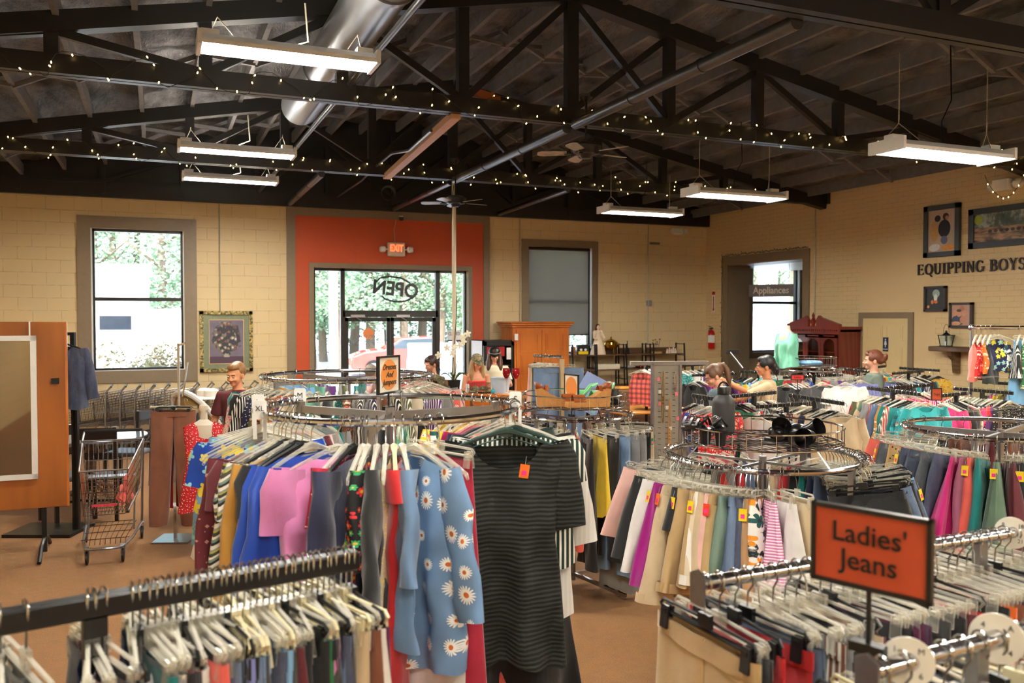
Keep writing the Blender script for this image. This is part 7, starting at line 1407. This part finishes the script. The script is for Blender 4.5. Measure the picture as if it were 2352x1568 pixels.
garment(pz(146, 8.2, 1.93), VYAW+.1, 'jacket', 'navy', 'denim', L=.62, W=.42, seed=2, nu=40, nv=18, label='dark denim jacket hanging beside the wooden panel', where='beside the wooden panel', sl=.5, group='single garments', hang='black')
p = pz(172, 8.3, 0); t = empty('black_rack', (p.x, p.y, 0), VYAW, 'black square rail rack behind the wooden panel', 'clothes rack'); zz = 2.1-168*8.3/1950; MB().b2((-.02, -.02, 0), (.02, .02, zz)).obj('upright', M['black'], t, sm=0); MB().b2((-.6, -.012, zz-.02), (.2, .012, zz+.01)).obj('hang_bar', M['black'], t, sm=0); MB().b2((-.6, -.25, 0), (.05, .25, .03)).obj('base', M['black'], t, sm=0); MB().b2((-.02, -.012, 1.93), (-.5, .012, 1.96)).obj('top_bar', M['black'], t, sm=0); MB().b2((-.04, -.02, 0), (-.0, .02, 1.96)).obj('upright', M['black'], t, sm=0)
# round table and dark chairs
p = pz(205, 9.7, 0); t = empty('round_table', (p.x, p.y, 0), 0, 'round dark table with a glossy blue-grey top by the carts', 'table'); MB().lathe([(.0, .72), (.56, .72), (.6, .735), (.6, .75), (.0, .752)], n=48).obj('table_top', simple('glossy_marble_top', (120, 126, 140), .12, nz=.15, nsc=8), t); MB().lathe([(.04, .1), (.06, .3), (.05, .72)], n=16).obj('pedestal', M['walnut'], t)
for k in range(4): a = k*pi/2+.6; MB().tube([(.05*cos(a), .05*sin(a), .2), (.25*cos(a), .25*sin(a), .13), (.42*cos(a), .42*sin(a), .025)], .025, 8).obj('curved_foot', M['walnut'], t)
dkw = simple('ebony_wood', (34, 26, 24), .3, nz=.05)
for i, (px, d, r, lb) in enumerate(((232, 8.9, 2.9, 'black dining chair in front of the round table, behind the cart'), (150, 8.8, .5, 'black dining chair half hidden by the wooden panel'), (290, 10.4, -2.0, 'black dining chair at the far side of the round table'))): p = pz(px, d, 0); chair((p.x, p.y, 0), r, lb, dkw, simple('grey_seat', (90, 92, 100), .5), .98)
# ---------- shopping carts ----------
def cart_meshes():
    P = {}; w0, w1 = .26, .19; yb, yf = .40, -.42; zb_, zf_ = .95, .80; lb_, lf_ = .52, .42
    def L(a, b, t): return a+(b-a)*t
    m = MB(); n = 18
    for s_ in (-1, 1):
        for i in range(n+1):
            t = i/n; y = L(yb, yf, t); wx = L(w0, w1, t); m.tube([(s_*wx, y, L(zb_, zf_, t)), (s_*wx*.86, y+.03, L(lb_, lf_, t))], .0022, 4)
        for k in range(6): f = k/5; m.tube([(s_*w0*L(1, .86, f), yb, L(zb_, lb_, f)), (s_*w1*L(1, .86, f), yf, L(zf_, lf_, f))], .003, 4)
    for i in range(13): x = -1+2*i/12; m.tube([(x*w1, yf, zf_), (x*w1*.86, yf+.03, lf_)], .0022, 4); m.tube([(x*w1*.86, yf+.03, lf_), (x*w0*.86, yb, lb_)], .0025, 4); m.tube([(x*w0, yb, zb_), (x*w0*.86, yb, lb_)], .0022, 4)
    for k in range(5): f = k/4; m.tube([(-w1*L(1, .86, f), yf, L(zf_, lf_, f)), (w1*L(1, .86, f), yf, L(zf_, lf_, f))], .003, 4)
    for i in range(10): t = i/9; y = L(yb, yf, t); wx = L(w0, w1, t)*.86; m.tube([(-wx, y, L(lb_, lf_, t)), (wx, y, L(lb_, lf_, t))], .0025, 4)
    P['basket'] = (m.mesh('basket', M['chrome'], 0), )
    m = MB(); m.tube([(-w0, yb, zb_), (-w1, yf, zf_), (w1, yf, zf_), (w0, yb, zb_)], .008, 8, closed=True)
    for s_ in (-1, 1): m.tube([(s_*.25, .47, 1.03), (s_*w0, yb, zb_), (s_*.25, .38, .55), (s_*.24, .40, .14)], .011, 8); m.tube([(s_*.24, .40, .16), (s_*.2, -.1, .14), (s_*.15, -.42, .14)], .012, 8); m.tube([(s_*.235, .36, .5), (s_*.18, -.3, .42)], .008, 8); m.tube([(s_*.19, .3, .5), (s_*.19, .12, .16)], .009, 6)
    m.tube([(-.15, -.42, .14), (-.1, -.46, .14), (.1, -.46, .14), (.15, -.42, .14)], .012, 8); P['frame'] = (m.mesh('frame', M['steel'], 40), )
    m = MB(); m.tube([(-.25, .47, 1.03), (.25, .47, 1.03)], .015, 10); P['handle'] = (m.mesh('handle', M['blackp']), )
    m = MB()
    for i in range(9): x = -.2+.05*i; m.tube([(x*.8, -.4, .16), (x*.8, -.36, .2), (x, .3, .2)], .003, 4)
    for y in (-.36, -.1, .15, .3): m.tube([(-.19, y, .2), (.19, y, .2)], .004, 4)
    P['lower_tray'] = (m.mesh('lower_tray', M['chrome'], 0), )
    m = MB(); 
    for i in range(11): x = -.2+.04*i; m.tube([(x, .37, .94), (x, .24, .62)], .0022, 4)
    for f in (0, .5, 1): m.tube([(-.22, .37-.13*f, .94-.32*f), (.22, .37-.13*f, .94-.32*f)], .004, 4)
    m.b2((-.2, .24, .62), (.2, .37, .632)); P['child_seat'] = (m.mesh('child_seat', M['steel'], 0), )
    m = MB(); m.M = Matrix.Rotation(pi/2, 4, 'Y'); m.lathe([(.01, -.012), (.05, -.012), (.06, -.008), (.06, .008), (.05, .012), (.01, .012)], n=18); P['w'] = (m.mesh('wheel', M['blackp']), )
    m = MB(); m.b2((-.02, -.012, .02), (-.015, .012, .09)); m.b2((.015, -.012, .02), (.02, .012, .09)); m.b2((-.02, -.02, .085), (.02, .02, .092)); P['c'] = (m.mesh('caster_fork', M['steel'], 0), ); return P
CMx = cart_meshes()
def cart(loc, rz, lb):
    t = empty('shopping_cart', loc, rz, lb, 'shopping cart', 'shopping carts')
    for k in ('basket', 'frame', 'handle', 'lower_tray', 'child_seat'): O(CMx[k][0], k, t)
    for x, y in ((-.14, -.4), (.14, -.4), (-.24, .4), (.24, .4)): w = O(CMx['w'][0], 'wheel', t, (x, y, .06)); O(CMx['c'][0], 'caster_fork', w, (0, 0, -.0))
    return t
p = pz(246, 7.6, 0); ct = cart((p.x, p.y, 0), rad(-2.7), 'empty wire shopping cart standing alone on the carpet')
m = MB(); m.grid(lambda u, v: (.1+.09*u+.02*sin(v*9), -.3+.25*u+.02*sin(u*14+v*5), .47+.34*v**1.3*(.4+.6*u)+.02*sin(u*18)), 14, 14); m.obj('red_cloth', C['plain'], None, 'coral red cloth bundled inside the lone shopping cart', 'cloth', loc=ct.location, rz=ct.rotation_euler[2], sm=180, color=PL['coral'])
m = MB(); m.box((-.02, -.2, .46), (.2, .03, .02)); m.obj('pink_strap', simple('hot_pink_plastic', (236, 50, 90), .4), None, 'hot pink strip on the cart floor', 'strap', loc=ct.location, rz=ct.rotation_euler[2], sm=0)
for i in range(13):
    p = hy(180+i*34, 890, 14.75-.0*i); cart((p.x+.0*i, 14.7, 0), rad(-90), '%s nested shopping cart from the left along the back wall' % ORD[i])
# ---------- chrome T stand with brown trousers ----------
dS = 8.0; p = pz(398, dS, 0); t = empty('garment_stand', (p.x, p.y, 0), VYAW+.05, 'chrome pole stand on a square plate holding brown trousers', 'garment stand'); MB().cbox((0, 0, .008), (.34, .34, .016), .003).obj('base_plate', M['steel'], t); zst = 2.1-58*dS/1950; zha = 2.1-205*dS/1950
MB().b2((-.014, -.014, .01), (.014, .014, zha)).obj('pole', M['chrome'], t, sm=0); MB().b2((.035, -.01, zha), (.055, .01, zst)).obj('pole_extension', M['chrome'], t, sm=0); m = MB(); m.beam((.045, 0, zst-.02), (.11, 0, zst-.0), .02, .02); m.beam((.08, 0, zha+.1), (.13, 0, zst-.18), .02, .012); m.beam((-.22, 0, zha), (.22, 0, zha), .02, .02); m.obj('arms', M['chrome'], t, sm=0)
hz0 = zha+.0
garment(pz(396, dS-.04, hz0+.075), VYAW+.05, 'pants', 'brown', 'plain', L=1.08, W=.42, seed=4, hi=True, label='rust brown trousers hanging on the chrome pole stand', where='on the pole stand', hang='black', group='single garments', flare=.72, T=.05)
o = bpy.data.objects.get('trousers')
garment(pz(425, dS+.1, hz0+.05), VYAW-.5, 'pants', 'charcoal', 'plain', L=.5, W=.36, seed=2, label='dark grey trousers behind the brown ones on the pole stand', where='behind the brown trousers', group='single garments', flare=.8)
garment(pz(408, dS+.15, hz0-.3), VYAW, 'skirt', 'red', 'plain', L=.56, W=.2, seed=2, label='red skirt showing below the brown trousers', where='below the brown trousers', hang=None, group='single garments', flare=1.2)
garment(pz(466, 7.4, 1.3), VYAW+.3, 'dress', 'red', 'dots', T=.1, L=.8, W=.34, seed=7, nu=40, nv=18, label='red dotted dress on the ivory mannequin', where='', hang=None, group='single garments', sl=.0)
p = pz(466, 7.42, 0); t = empty('ivory_mannequin', p, VYAW, 'ivory mannequin body wearing the red dotted dress', 'mannequin'); MB().lathe([(.02, .03), (.02, .7), (.12, .72), (.14, .85), (.1, 1.0), (.14, 1.16), (.12, 1.26), (.04, 1.31), (.035, 1.38), (.05, 1.4), (.045, 1.44), (.0, 1.47)], n=20, sy=.65).obj('torso', M['hang_w'], t); t.scale = (.85, .85, .925); MB().tube([(-.1, -.1, .02), (0, 0, .5)], .015).obj('stand_leg', M['hang_w'], t); MB().tube([(.22, .05, .02), (0, 0, .5)], .015).obj('stand_leg', M['hang_w'], t)
# upholstered chair with white throws
p = pz(478, 9.2, 0); t = empty('upholstered_chair', (p.x, p.y, 0), VYAW+2.6, 'round backed upholstered chair with white piping by the boy', 'chair'); up_ = simple('olive_velvet', (150, 120, 66), .8)
m = MB(); m.grid(lambda u, v: (.34*cos(pi*u)*(1-.25*abs(v-.5)), .3*sin(pi*u)*.8+.1, .4+.92*v*(.55+.45*sin(pi*u))), 20, 8); o = m.obj('curved_back', up_, t, sm=180); o.modifiers.new('s', 'SOLIDIFY').thickness = .08; m = MB(); m.tube([(.34*cos(pi*u), .24*sin(pi*u)+.1, 1.32*(.4+.92*(.55+.45*sin(pi*u)))/1.32) for u in [i/14 for i in range(15)]], .03, 8); m.obj('white_piping', M['white'], t); MB().cbox((0, -.05, .42), (.56, .52, .14), .04).obj('seat', up_, t)
for i in (-1, 1):
    for j in (-1, 1): MB().tube([(i*.22, j*.2-.02, .36), (i*.23, j*.22-.02, 0)], [.025, .015], 8).obj('leg', M['hang_w'], t)
for i, (px, d) in enumerate(((468, 8.6), (484, 8.55))): m = MB(); m.lathe([(.17, 0), (.16, .01), (.08, .02), (.075, .08), (.05, .1), (0, .105)], n=24); m.obj('straw_hat', simple('white_straw', (232, 226, 214), .8), None, 'white brimmed hat on the upholstered chair, %s one' % ('left' if i == 0 else 'right'), 'hat', loc=pz(px, d+.55, 1.24))
# acrylic stand at the right edge
p = pz(2300, 5.9, 0); t = empty('acrylic_stand', (p.x, p.y, 0), VYAW-.25, 'clear acrylic riser panel on the right rack', 'display stand'); za = 2.1-215*5.9/1950; MB().b2((-.2, -.005, za-.0), (.22, .005, za+.23)).obj('clear_panel', M['glass'], t, sm=0); m = MB(); m.beam((-.2, 0, za+.23), (.22, 0, za+.26), .008, .008); m.beam((-.2, 0, za), (.22, -.02, za+.05), .012, .02); m.beam((-.2, 0, za), (-.2, 0, za+.23), .008, .008); m.obj('panel_edge', M['clear'], t, sm=0); MB().tube([(0, 0, 0.0), (0, 0, za)], .012).obj('post', M['steel'], t)
p = pz(1833, 9.0, 0); p.z = 2.1-143*9.0/1950; sign(p, VYAW, .14, .06, .15, 'Ladies', simple('bright_red_card', (206, 40, 30), .4), None, .03, 'small bright red sign on the rear racks below the mint shirt'); p = pz(2153, 7.4, 0); p.z = 2.1-190*7.4/1950; sign(p, VYAW, .095, .11, .12, 'Tops', M['cardr'], None, .028, 'small rust red framed sign among the teal tops racks')
# ================= PEOPLE =================
M['eye'] = simple('eye_white', (236, 232, 226), .3, nz=0); M['iris'] = simple('dark_iris', (50, 34, 24), .3, nz=0); M['lip'] = simple('lips', (176, 92, 84), .5, nz=0)
def skinm(name, rgb): t = NT(name); v = t.co(); n = t.noise(v, 12, 3); c = lin(rgb); t.base(t.mix(n, tuple(x*.93 for x in c[:3])+(1,), c)); t.b.inputs['Subsurface Weight'].default_value = .08; t.b.inputs['Subsurface Radius'].default_value = (.02, .01, .005); return t.set(Roughness=.5)
def hand(m, w, d, up, curl=.5, s=1.):
    d = V(d).normalized(); l = V(up).cross(d).normalized(); n = d.cross(l).normalized(); w = V(w); m.tube([w, w+d*.03, w+d*.085], [.022*s, .03*s, .034*s], 10)
    for i, k in enumerate((-1.5, -.5, .5, 1.5)):
        L = (.062, .075, .08, .068)[i]*s; b = w+d*.085+l*(k*.0165); a1 = b+d*L*.5-n*L*.15*curl; a2 = a1+d*L*.35*(1-curl*.6)-n*L*.4*curl; m.tube([b-d*.02, b, a1, a2], [.011*s, .0105*s, .0095*s, .008*s], 7)
    b = w+d*.03-l*.028; m.tube([w+d*.01, b, b+d*.03-l*.02-n*.01, b+d*.055-l*.022-n*.02], [.014, .013, .011, .009], 7)
def person(px, d, ztop, turn, label, skin, hair, style, top, pants=(60, 66, 90), nod=0, hyaw=0, armL=None, armR=None, sleeve='short', shoulders=1., topmat=None, lean=0, pose='', child=False, top_name='t_shirt'):
    b = at(px, 800, d); h = ztop; s = h/(1.72 - (.03 if nod > 20 else 0)); be = atan2(b.x, b.y); t = empty('person', (b.x, b.y, 0), -be+rad(turn), label, 'person'); t.scale = (s, s, s)
    sm_ = skinm('skin', skin); sh_ = .175*shoulders; Hm = Matrix.Translation((0, -.02-lean*.2, 1.455)) @ Matrix.Rotation(rad(hyaw), 4, 'Z') @ Matrix.Rotation(rad(nod), 4, 'X')
    def vox(o, v): r = o.modifiers.new('skin_surface', 'REMESH'); r.mode = 'VOXEL'; r.voxel_size = v; r.use_smooth_shade = True; q = o.modifiers.new('smooth', 'SMOOTH'); q.iterations = 3; q.factor = .5; return o
    m = MB(); m.lathe([(.0, .8), (.13, .82), (.16, .9), (.125, 1.06), (.14, 1.2), (.155*shoulders, 1.31), (.13*shoulders, 1.38), (.06, 1.42), (.0, 1.43)], n=24, sy=.62)
    m.tube([(0, .01, 1.34), (0, 0, 1.4), (0, -.015-lean*.2, 1.5)], [.06, .05, .047], 14)
    for k in (-1, 1):
        m.tube([(k*.085, 0, .9), (k*.095, -.01, .5), (k*.095, .015, .1)], [.085, .055, .036], 12); m.ell((k*.095, -.06, .045), (.042, .11, .04))
        A = armL if k < 0 else armR; sh0 = V((k*sh_, 0, 1.345)); el, wr = (V(A[0]), V(A[1])) if A else (V((k*(sh_+.05), .02, 1.06)), V((k*(sh_+.03), -.06, .83)))
        m.tube([V((k*.1, 0, 1.34)), sh0, sh0.lerp(el, .5), el, el.lerp(wr, .5), wr], [.05, .05, .043, .035, .033, .024], 12); m.ell(el, .036, n=10, m=8); hand(m, wr, (wr-el), (0, -1, .2) if not A else A[2] if len(A) > 2 else (0, 0, 1), .5)
    m.M = Hm; m.ell((0, .015, .13), (.073, .09, .092), n=20, m=14); m.ell((0, -.028, .075), (.056, .058, .07), n=18, m=12); m.ell((0, -.06, .022), (.026, .026, .022)); m.tube([(0, -.083, .11), (0, -.098, .085), (0, -.107, .066)], [.007, .01, .013], 8); m.ell((0, -.072, .12), (.048, .016, .012)); m.ell((-.012, -.095, .064), .009, n=6, m=5); m.ell((.012, -.095, .064), .009, n=6, m=5)
    for k in (-1, 1): m.ell((k*.034, -.066, .07), (.022, .018, .02)); m.ell((k*.073, .012, .085), (.009, .02, .03), Matrix.Rotation(rad(-12*k), 3, 'Z'))
    body = vox(m.obj('body', sm_, t, sm=180), .0075)
    for k in (-1, 1):
        m = MB(); m.M = Hm; m.ell((k*.03, -.0785, .1), (.0115, .009, .0055), n=10, m=8); e = m.obj('eye', M['eye'], t); m = MB(); m.M = Hm; m.ell((k*.03, -.0865, .099), (.0055, .003, .0055), n=8, m=6); m.obj('iris', M['iris'], e)
        m = MB(); m.M = Hm; m.tube([(k*.014, -.088, .118), (k*.03, -.089, .122), (k*.046, -.08, .117)], [.003, .0035, .002], 6); m.obj('eyebrow', simple('brow', tuple(int(x*.7) for x in hair), .8, nz=0), t)
    m = MB(); m.M = Hm; m.ell((0, -.087, .04), (.021, .008, .004)); m.ell((0, -.085, .034), (.018, .008, .005)); m.obj('mouth', M['lip'], t)
    hm = NT('hair'); v = hm.co(scale=(1, 1, .25)); n_ = hm.noise(v, 60, 4); hm.base(hm.mix(n_, tuple(x*.55 for x in lin(hair)[:3])+(1,), tuple(min(1, x*1.35) for x in lin(hair)[:3])+(1,))); hm.bump(n_, .5, .004); hm.set(Roughness=.45)
    m = MB(); m.M = Hm; m.ell((0, .032, .142), (.082, .09, .092), n=20, m=14)
    if style == 'short': m.ell((0, -.02, .185), (.066, .065, .04)); m.ell((0, -.055, .178), (.05, .03, .018))
    else: m.ell((0, -.012, .178), (.07, .07, .046)); [m.ell((k*.062, -.012, .135), (.02, .05, .045)) for k in (-1, 1)]
    if style in ('bun', 'bunlow', 'knot'): bx, bz_1 = {'bun': (.135, .13), 'bunlow': (.12, .07), 'knot': (.115, .04)}[style]; m.ell((0, bx, bz_1), (.045, .04, .045)); m.ell((.02, bx+.01, bz_1+.02), .03); m.ell((0, .09, .1), (.06, .05, .05)); m.tube([(.02, bx, bz_1-.02), (.03, bx+.01, bz_1-.1), (.02, bx-.01, bz_1-.15)], [.01, .007, .002], 6)
    if style == 'pony': m.ell((0, .1, .19), .03); m.tube([(0, .1, .19), (0, .145, .18), (0, .16, .1), (0, .14, -.0), (0, .12, -.09)], [.02, .032, .036, .03, .01], 12)
    if style == 'long':
        m.M = Hm; m.tube([(0, .07, .12), (0, .09, .0), (0, .09, -.16)], [.075, .08, .06], 14)
        for k in (-1, 1): m.tube([(k*.066, -.0, .13), (k*.082, -.02, .04), (k*.088, -.05, -.07), (k*.08, -.075, -.2)], [.03, .036, .04, .018], 10); m.tube([(k*.07, .03, .12), (k*.09, .01, .0), (k*.1, -.02, -.14)], [.035, .04, .025], 10)
    vox(m.obj('hair', hm.m, t, sm=180), .008)
    # clothes
    m = MB(); e = .014; m.lathe([(.15, .8), (.165, .82), (.175, .9), (.142, 1.06), (.158, 1.2), (.172*shoulders, 1.31), (.145*shoulders, 1.385), (.07, 1.415), (.05, 1.41)], n=24, sy=.68)
    if sleeve != 'none':
        for k in (-1, 1):
            A = armL if k < 0 else armR; sh0 = V((k*sh_, 0, 1.345)); el = V(A[0]) if A else V((k*(sh_+.05), .02, 1.06)); f = .72 if sleeve == 'short' else .98; m.tube([V((k*.09, 0, 1.34)), sh0, sh0.lerp(el, f*.5), sh0.lerp(el, f)], [.06, .063, .06, .062], 12)
    tm = topmat or simple(top_name+'_cloth', top, .85, nz=.05, nsc=14, bump=.2)
    if sleeve == 'none': m = MB(); m.lathe([(.15, .8), (.165, .82), (.175, .9), (.142, 1.06), (.158, 1.2), (.165*shoulders, 1.27), (.15, 1.275)], n=24, sy=.68)
    vox(m.obj(top_name, tm, t, sm=180), .012)
    m = MB(); m.lathe([(.14, .98), (.16, .92), (.172, .86), (.165, .8), (.0, .79)], n=20, sy=.68)
    for k in (-1, 1): m.tube([(k*.085, 0, .9), (k*.095, -.01, .5), (k*.095, .015, .1)], [.1, .07, .055], 12)
    vox(m.obj('trousers', simple('trouser_cloth', pants, .85, nz=.08), t, sm=180), .014)
    for k in (-1, 1): MB().ell((k*.095, -.06, .04), (.05, .125, .04)).obj('shoe', M['blackp'], t)
    return t, Hm
person(546, 8.3, 2.1-92*8.3/1950, -28, 'person, boy in a maroon t-shirt looking down beside the racks', (226, 160, 118), (146, 104, 62), 'short', (96, 40, 44), nod=10, hyaw=-8, shoulders=1.0, armL=((-.26, -.0, 1.08), (-.27, -.12, .86)))
t_, Hm_ = person(995, 11.6, 2.1-80*11.6/1950, -50, 'person with dark pinned-up hair looking down behind the urn', (214, 152, 122), (62, 42, 36), 'bunlow', (110, 98, 70), nod=17, topmat=M['camo'])
M['mut'] = simple('muted_pink_thread', (150, 70, 96), .7, nz=0)
def cap_on(t, Hm, mat, brand=None):
    m = MB(); m.M = Hm @ Matrix.Translation((0, .012, .15)) @ Matrix.Rotation(rad(8), 4, 'X') @ Matrix.Scale(1.06, 4); cap_mb(m); o = m.obj('cap', mat, t, sm=60)
    if brand: m = MB(); m.M = Hm @ Matrix.Translation((0, .012, .15)) @ Matrix.Rotation(rad(8), 4, 'X'); [m.box((0, -.1+z*.6, .035+z), (.04, .002, .0025)) for z in (.0, .012)]; m.obj('cap_stitching', M['mut'], o, sm=0); m = MB(); m.M = Hm @ Matrix.Translation((0, .012, .15)) @ Matrix.Rotation(rad(8), 4, 'X') @ Matrix.Scale(1.06, 4); m.tube([(.087*cos(q), -.1*sin(q), .004) for q in [k*pi/16 for k in range(17)]], .0025, 5); m.obj('cap_cord', M['white'], o)
t_, Hm_ = person(1094, 12.2, 2.1-77*12.2/1950, 12, 'person with long blond hair, camouflage cap and red top', (222, 158, 124), (176, 138, 94), 'long', (206, 40, 40), nod=15, hyaw=6, sleeve='none', top_name='tube_top', shoulders=.92); cap_on(t_, Hm_, M['camo'])
t_, Hm_ = person(1136, 12.9, 2.1-61*12.9/1950, 0, 'person with long brown hair, black cap and cream tee', (226, 168, 138), (86, 54, 38), 'long', (232, 222, 190), nod=9, shoulders=.95, pants=(196, 150, 84), armR=((.24, -.05, 1.1), (.2, -.26, 1.16))); cap_on(t_, Hm_, M['blackp'], 1)
person(850, 10.6, 2.1-101*10.6/1950, 160, 'person with greying hair seen from behind, left of the jumpers sign', (206, 150, 124), (136, 122, 108), 'short', (90, 120, 190), nod=10)
t_, Hm_ = person(1652, 8.9, 2.1-104*8.9/1950, -72, 'person with a brown ponytail in a blue-grey tee looking at her hands', (224, 160, 130), (98, 66, 44), 'pony', (100, 124, 134), nod=24, armL=((-.2, -.12, 1.1), (-.08, -.36, 1.17)), armR=((.2, -.12, 1.1), (.06, -.38, 1.17)), shoulders=.95, pants=(40, 44, 56))
m = MB(); m.M = Hm_
for k in (-1, 1): m.tube([(k*.032+.02*cos(q), -.1, .098+.016*sin(q)) for q in [i*pi/8 for i in range(16)]], .0018, 5, closed=True); m.tube([(k*.052, -.1, .1), (k*.074, 0, .1)], .0018, 5)
m.obj('eyeglasses', M['black'], t_)
t_, Hm_ = person(1763, 9.5, 2.1-78*9.5/1950, -84, 'person with dark knotted hair reaching an arm across the rack', (196, 130, 92), (30, 26, 28), 'knot', (214, 190, 150), nod=4, armL=((-.2, -.2, 1.25), (-.16, -.43, 1.36)), armR=((.1, -.28, 1.2), (.05, -.46, 1.17)), shoulders=.92)
p = pz(1704, 10.6, 0); q1_ = at(1675, 806, 9.6); q2_ = at(1706, 845, 9.55); m = MB(); m.tube([q2_-q1_, (q2_-q1_)*.35, (0, 0, 0)], [.012, .012, .01], 8); o = m.obj('price_tagging_tool', M['steel'], None, 'long metal hook tool lifted above the rack near the reaching hand', 'tool', loc=q1_); MB().box((.05, 0, -.01), (.16, .03, .05)).obj('tool_head', M['black'], o, sm=0)
t_, Hm_ = person(2009, 10.3, 2.1-66*10.3/1950, -78, 'person with auburn bun and sunglasses on her head by the restroom door', (230, 170, 140), (112, 60, 40), 'bun', (104, 116, 104), nod=2, shoulders=.95)
m = MB(); m.M = Hm_; [m.ell((k*.032, -.05, .2), (.024, .01, .016)) for k in (-1, 1)]; m.tube([(-.07, 0, .19), (-.03, -.055, .205), (.03, -.055, .205), (.07, 0, .19)], .004, 5); m.obj('sunglasses', M['blackp'], t_)
emit_hangers()
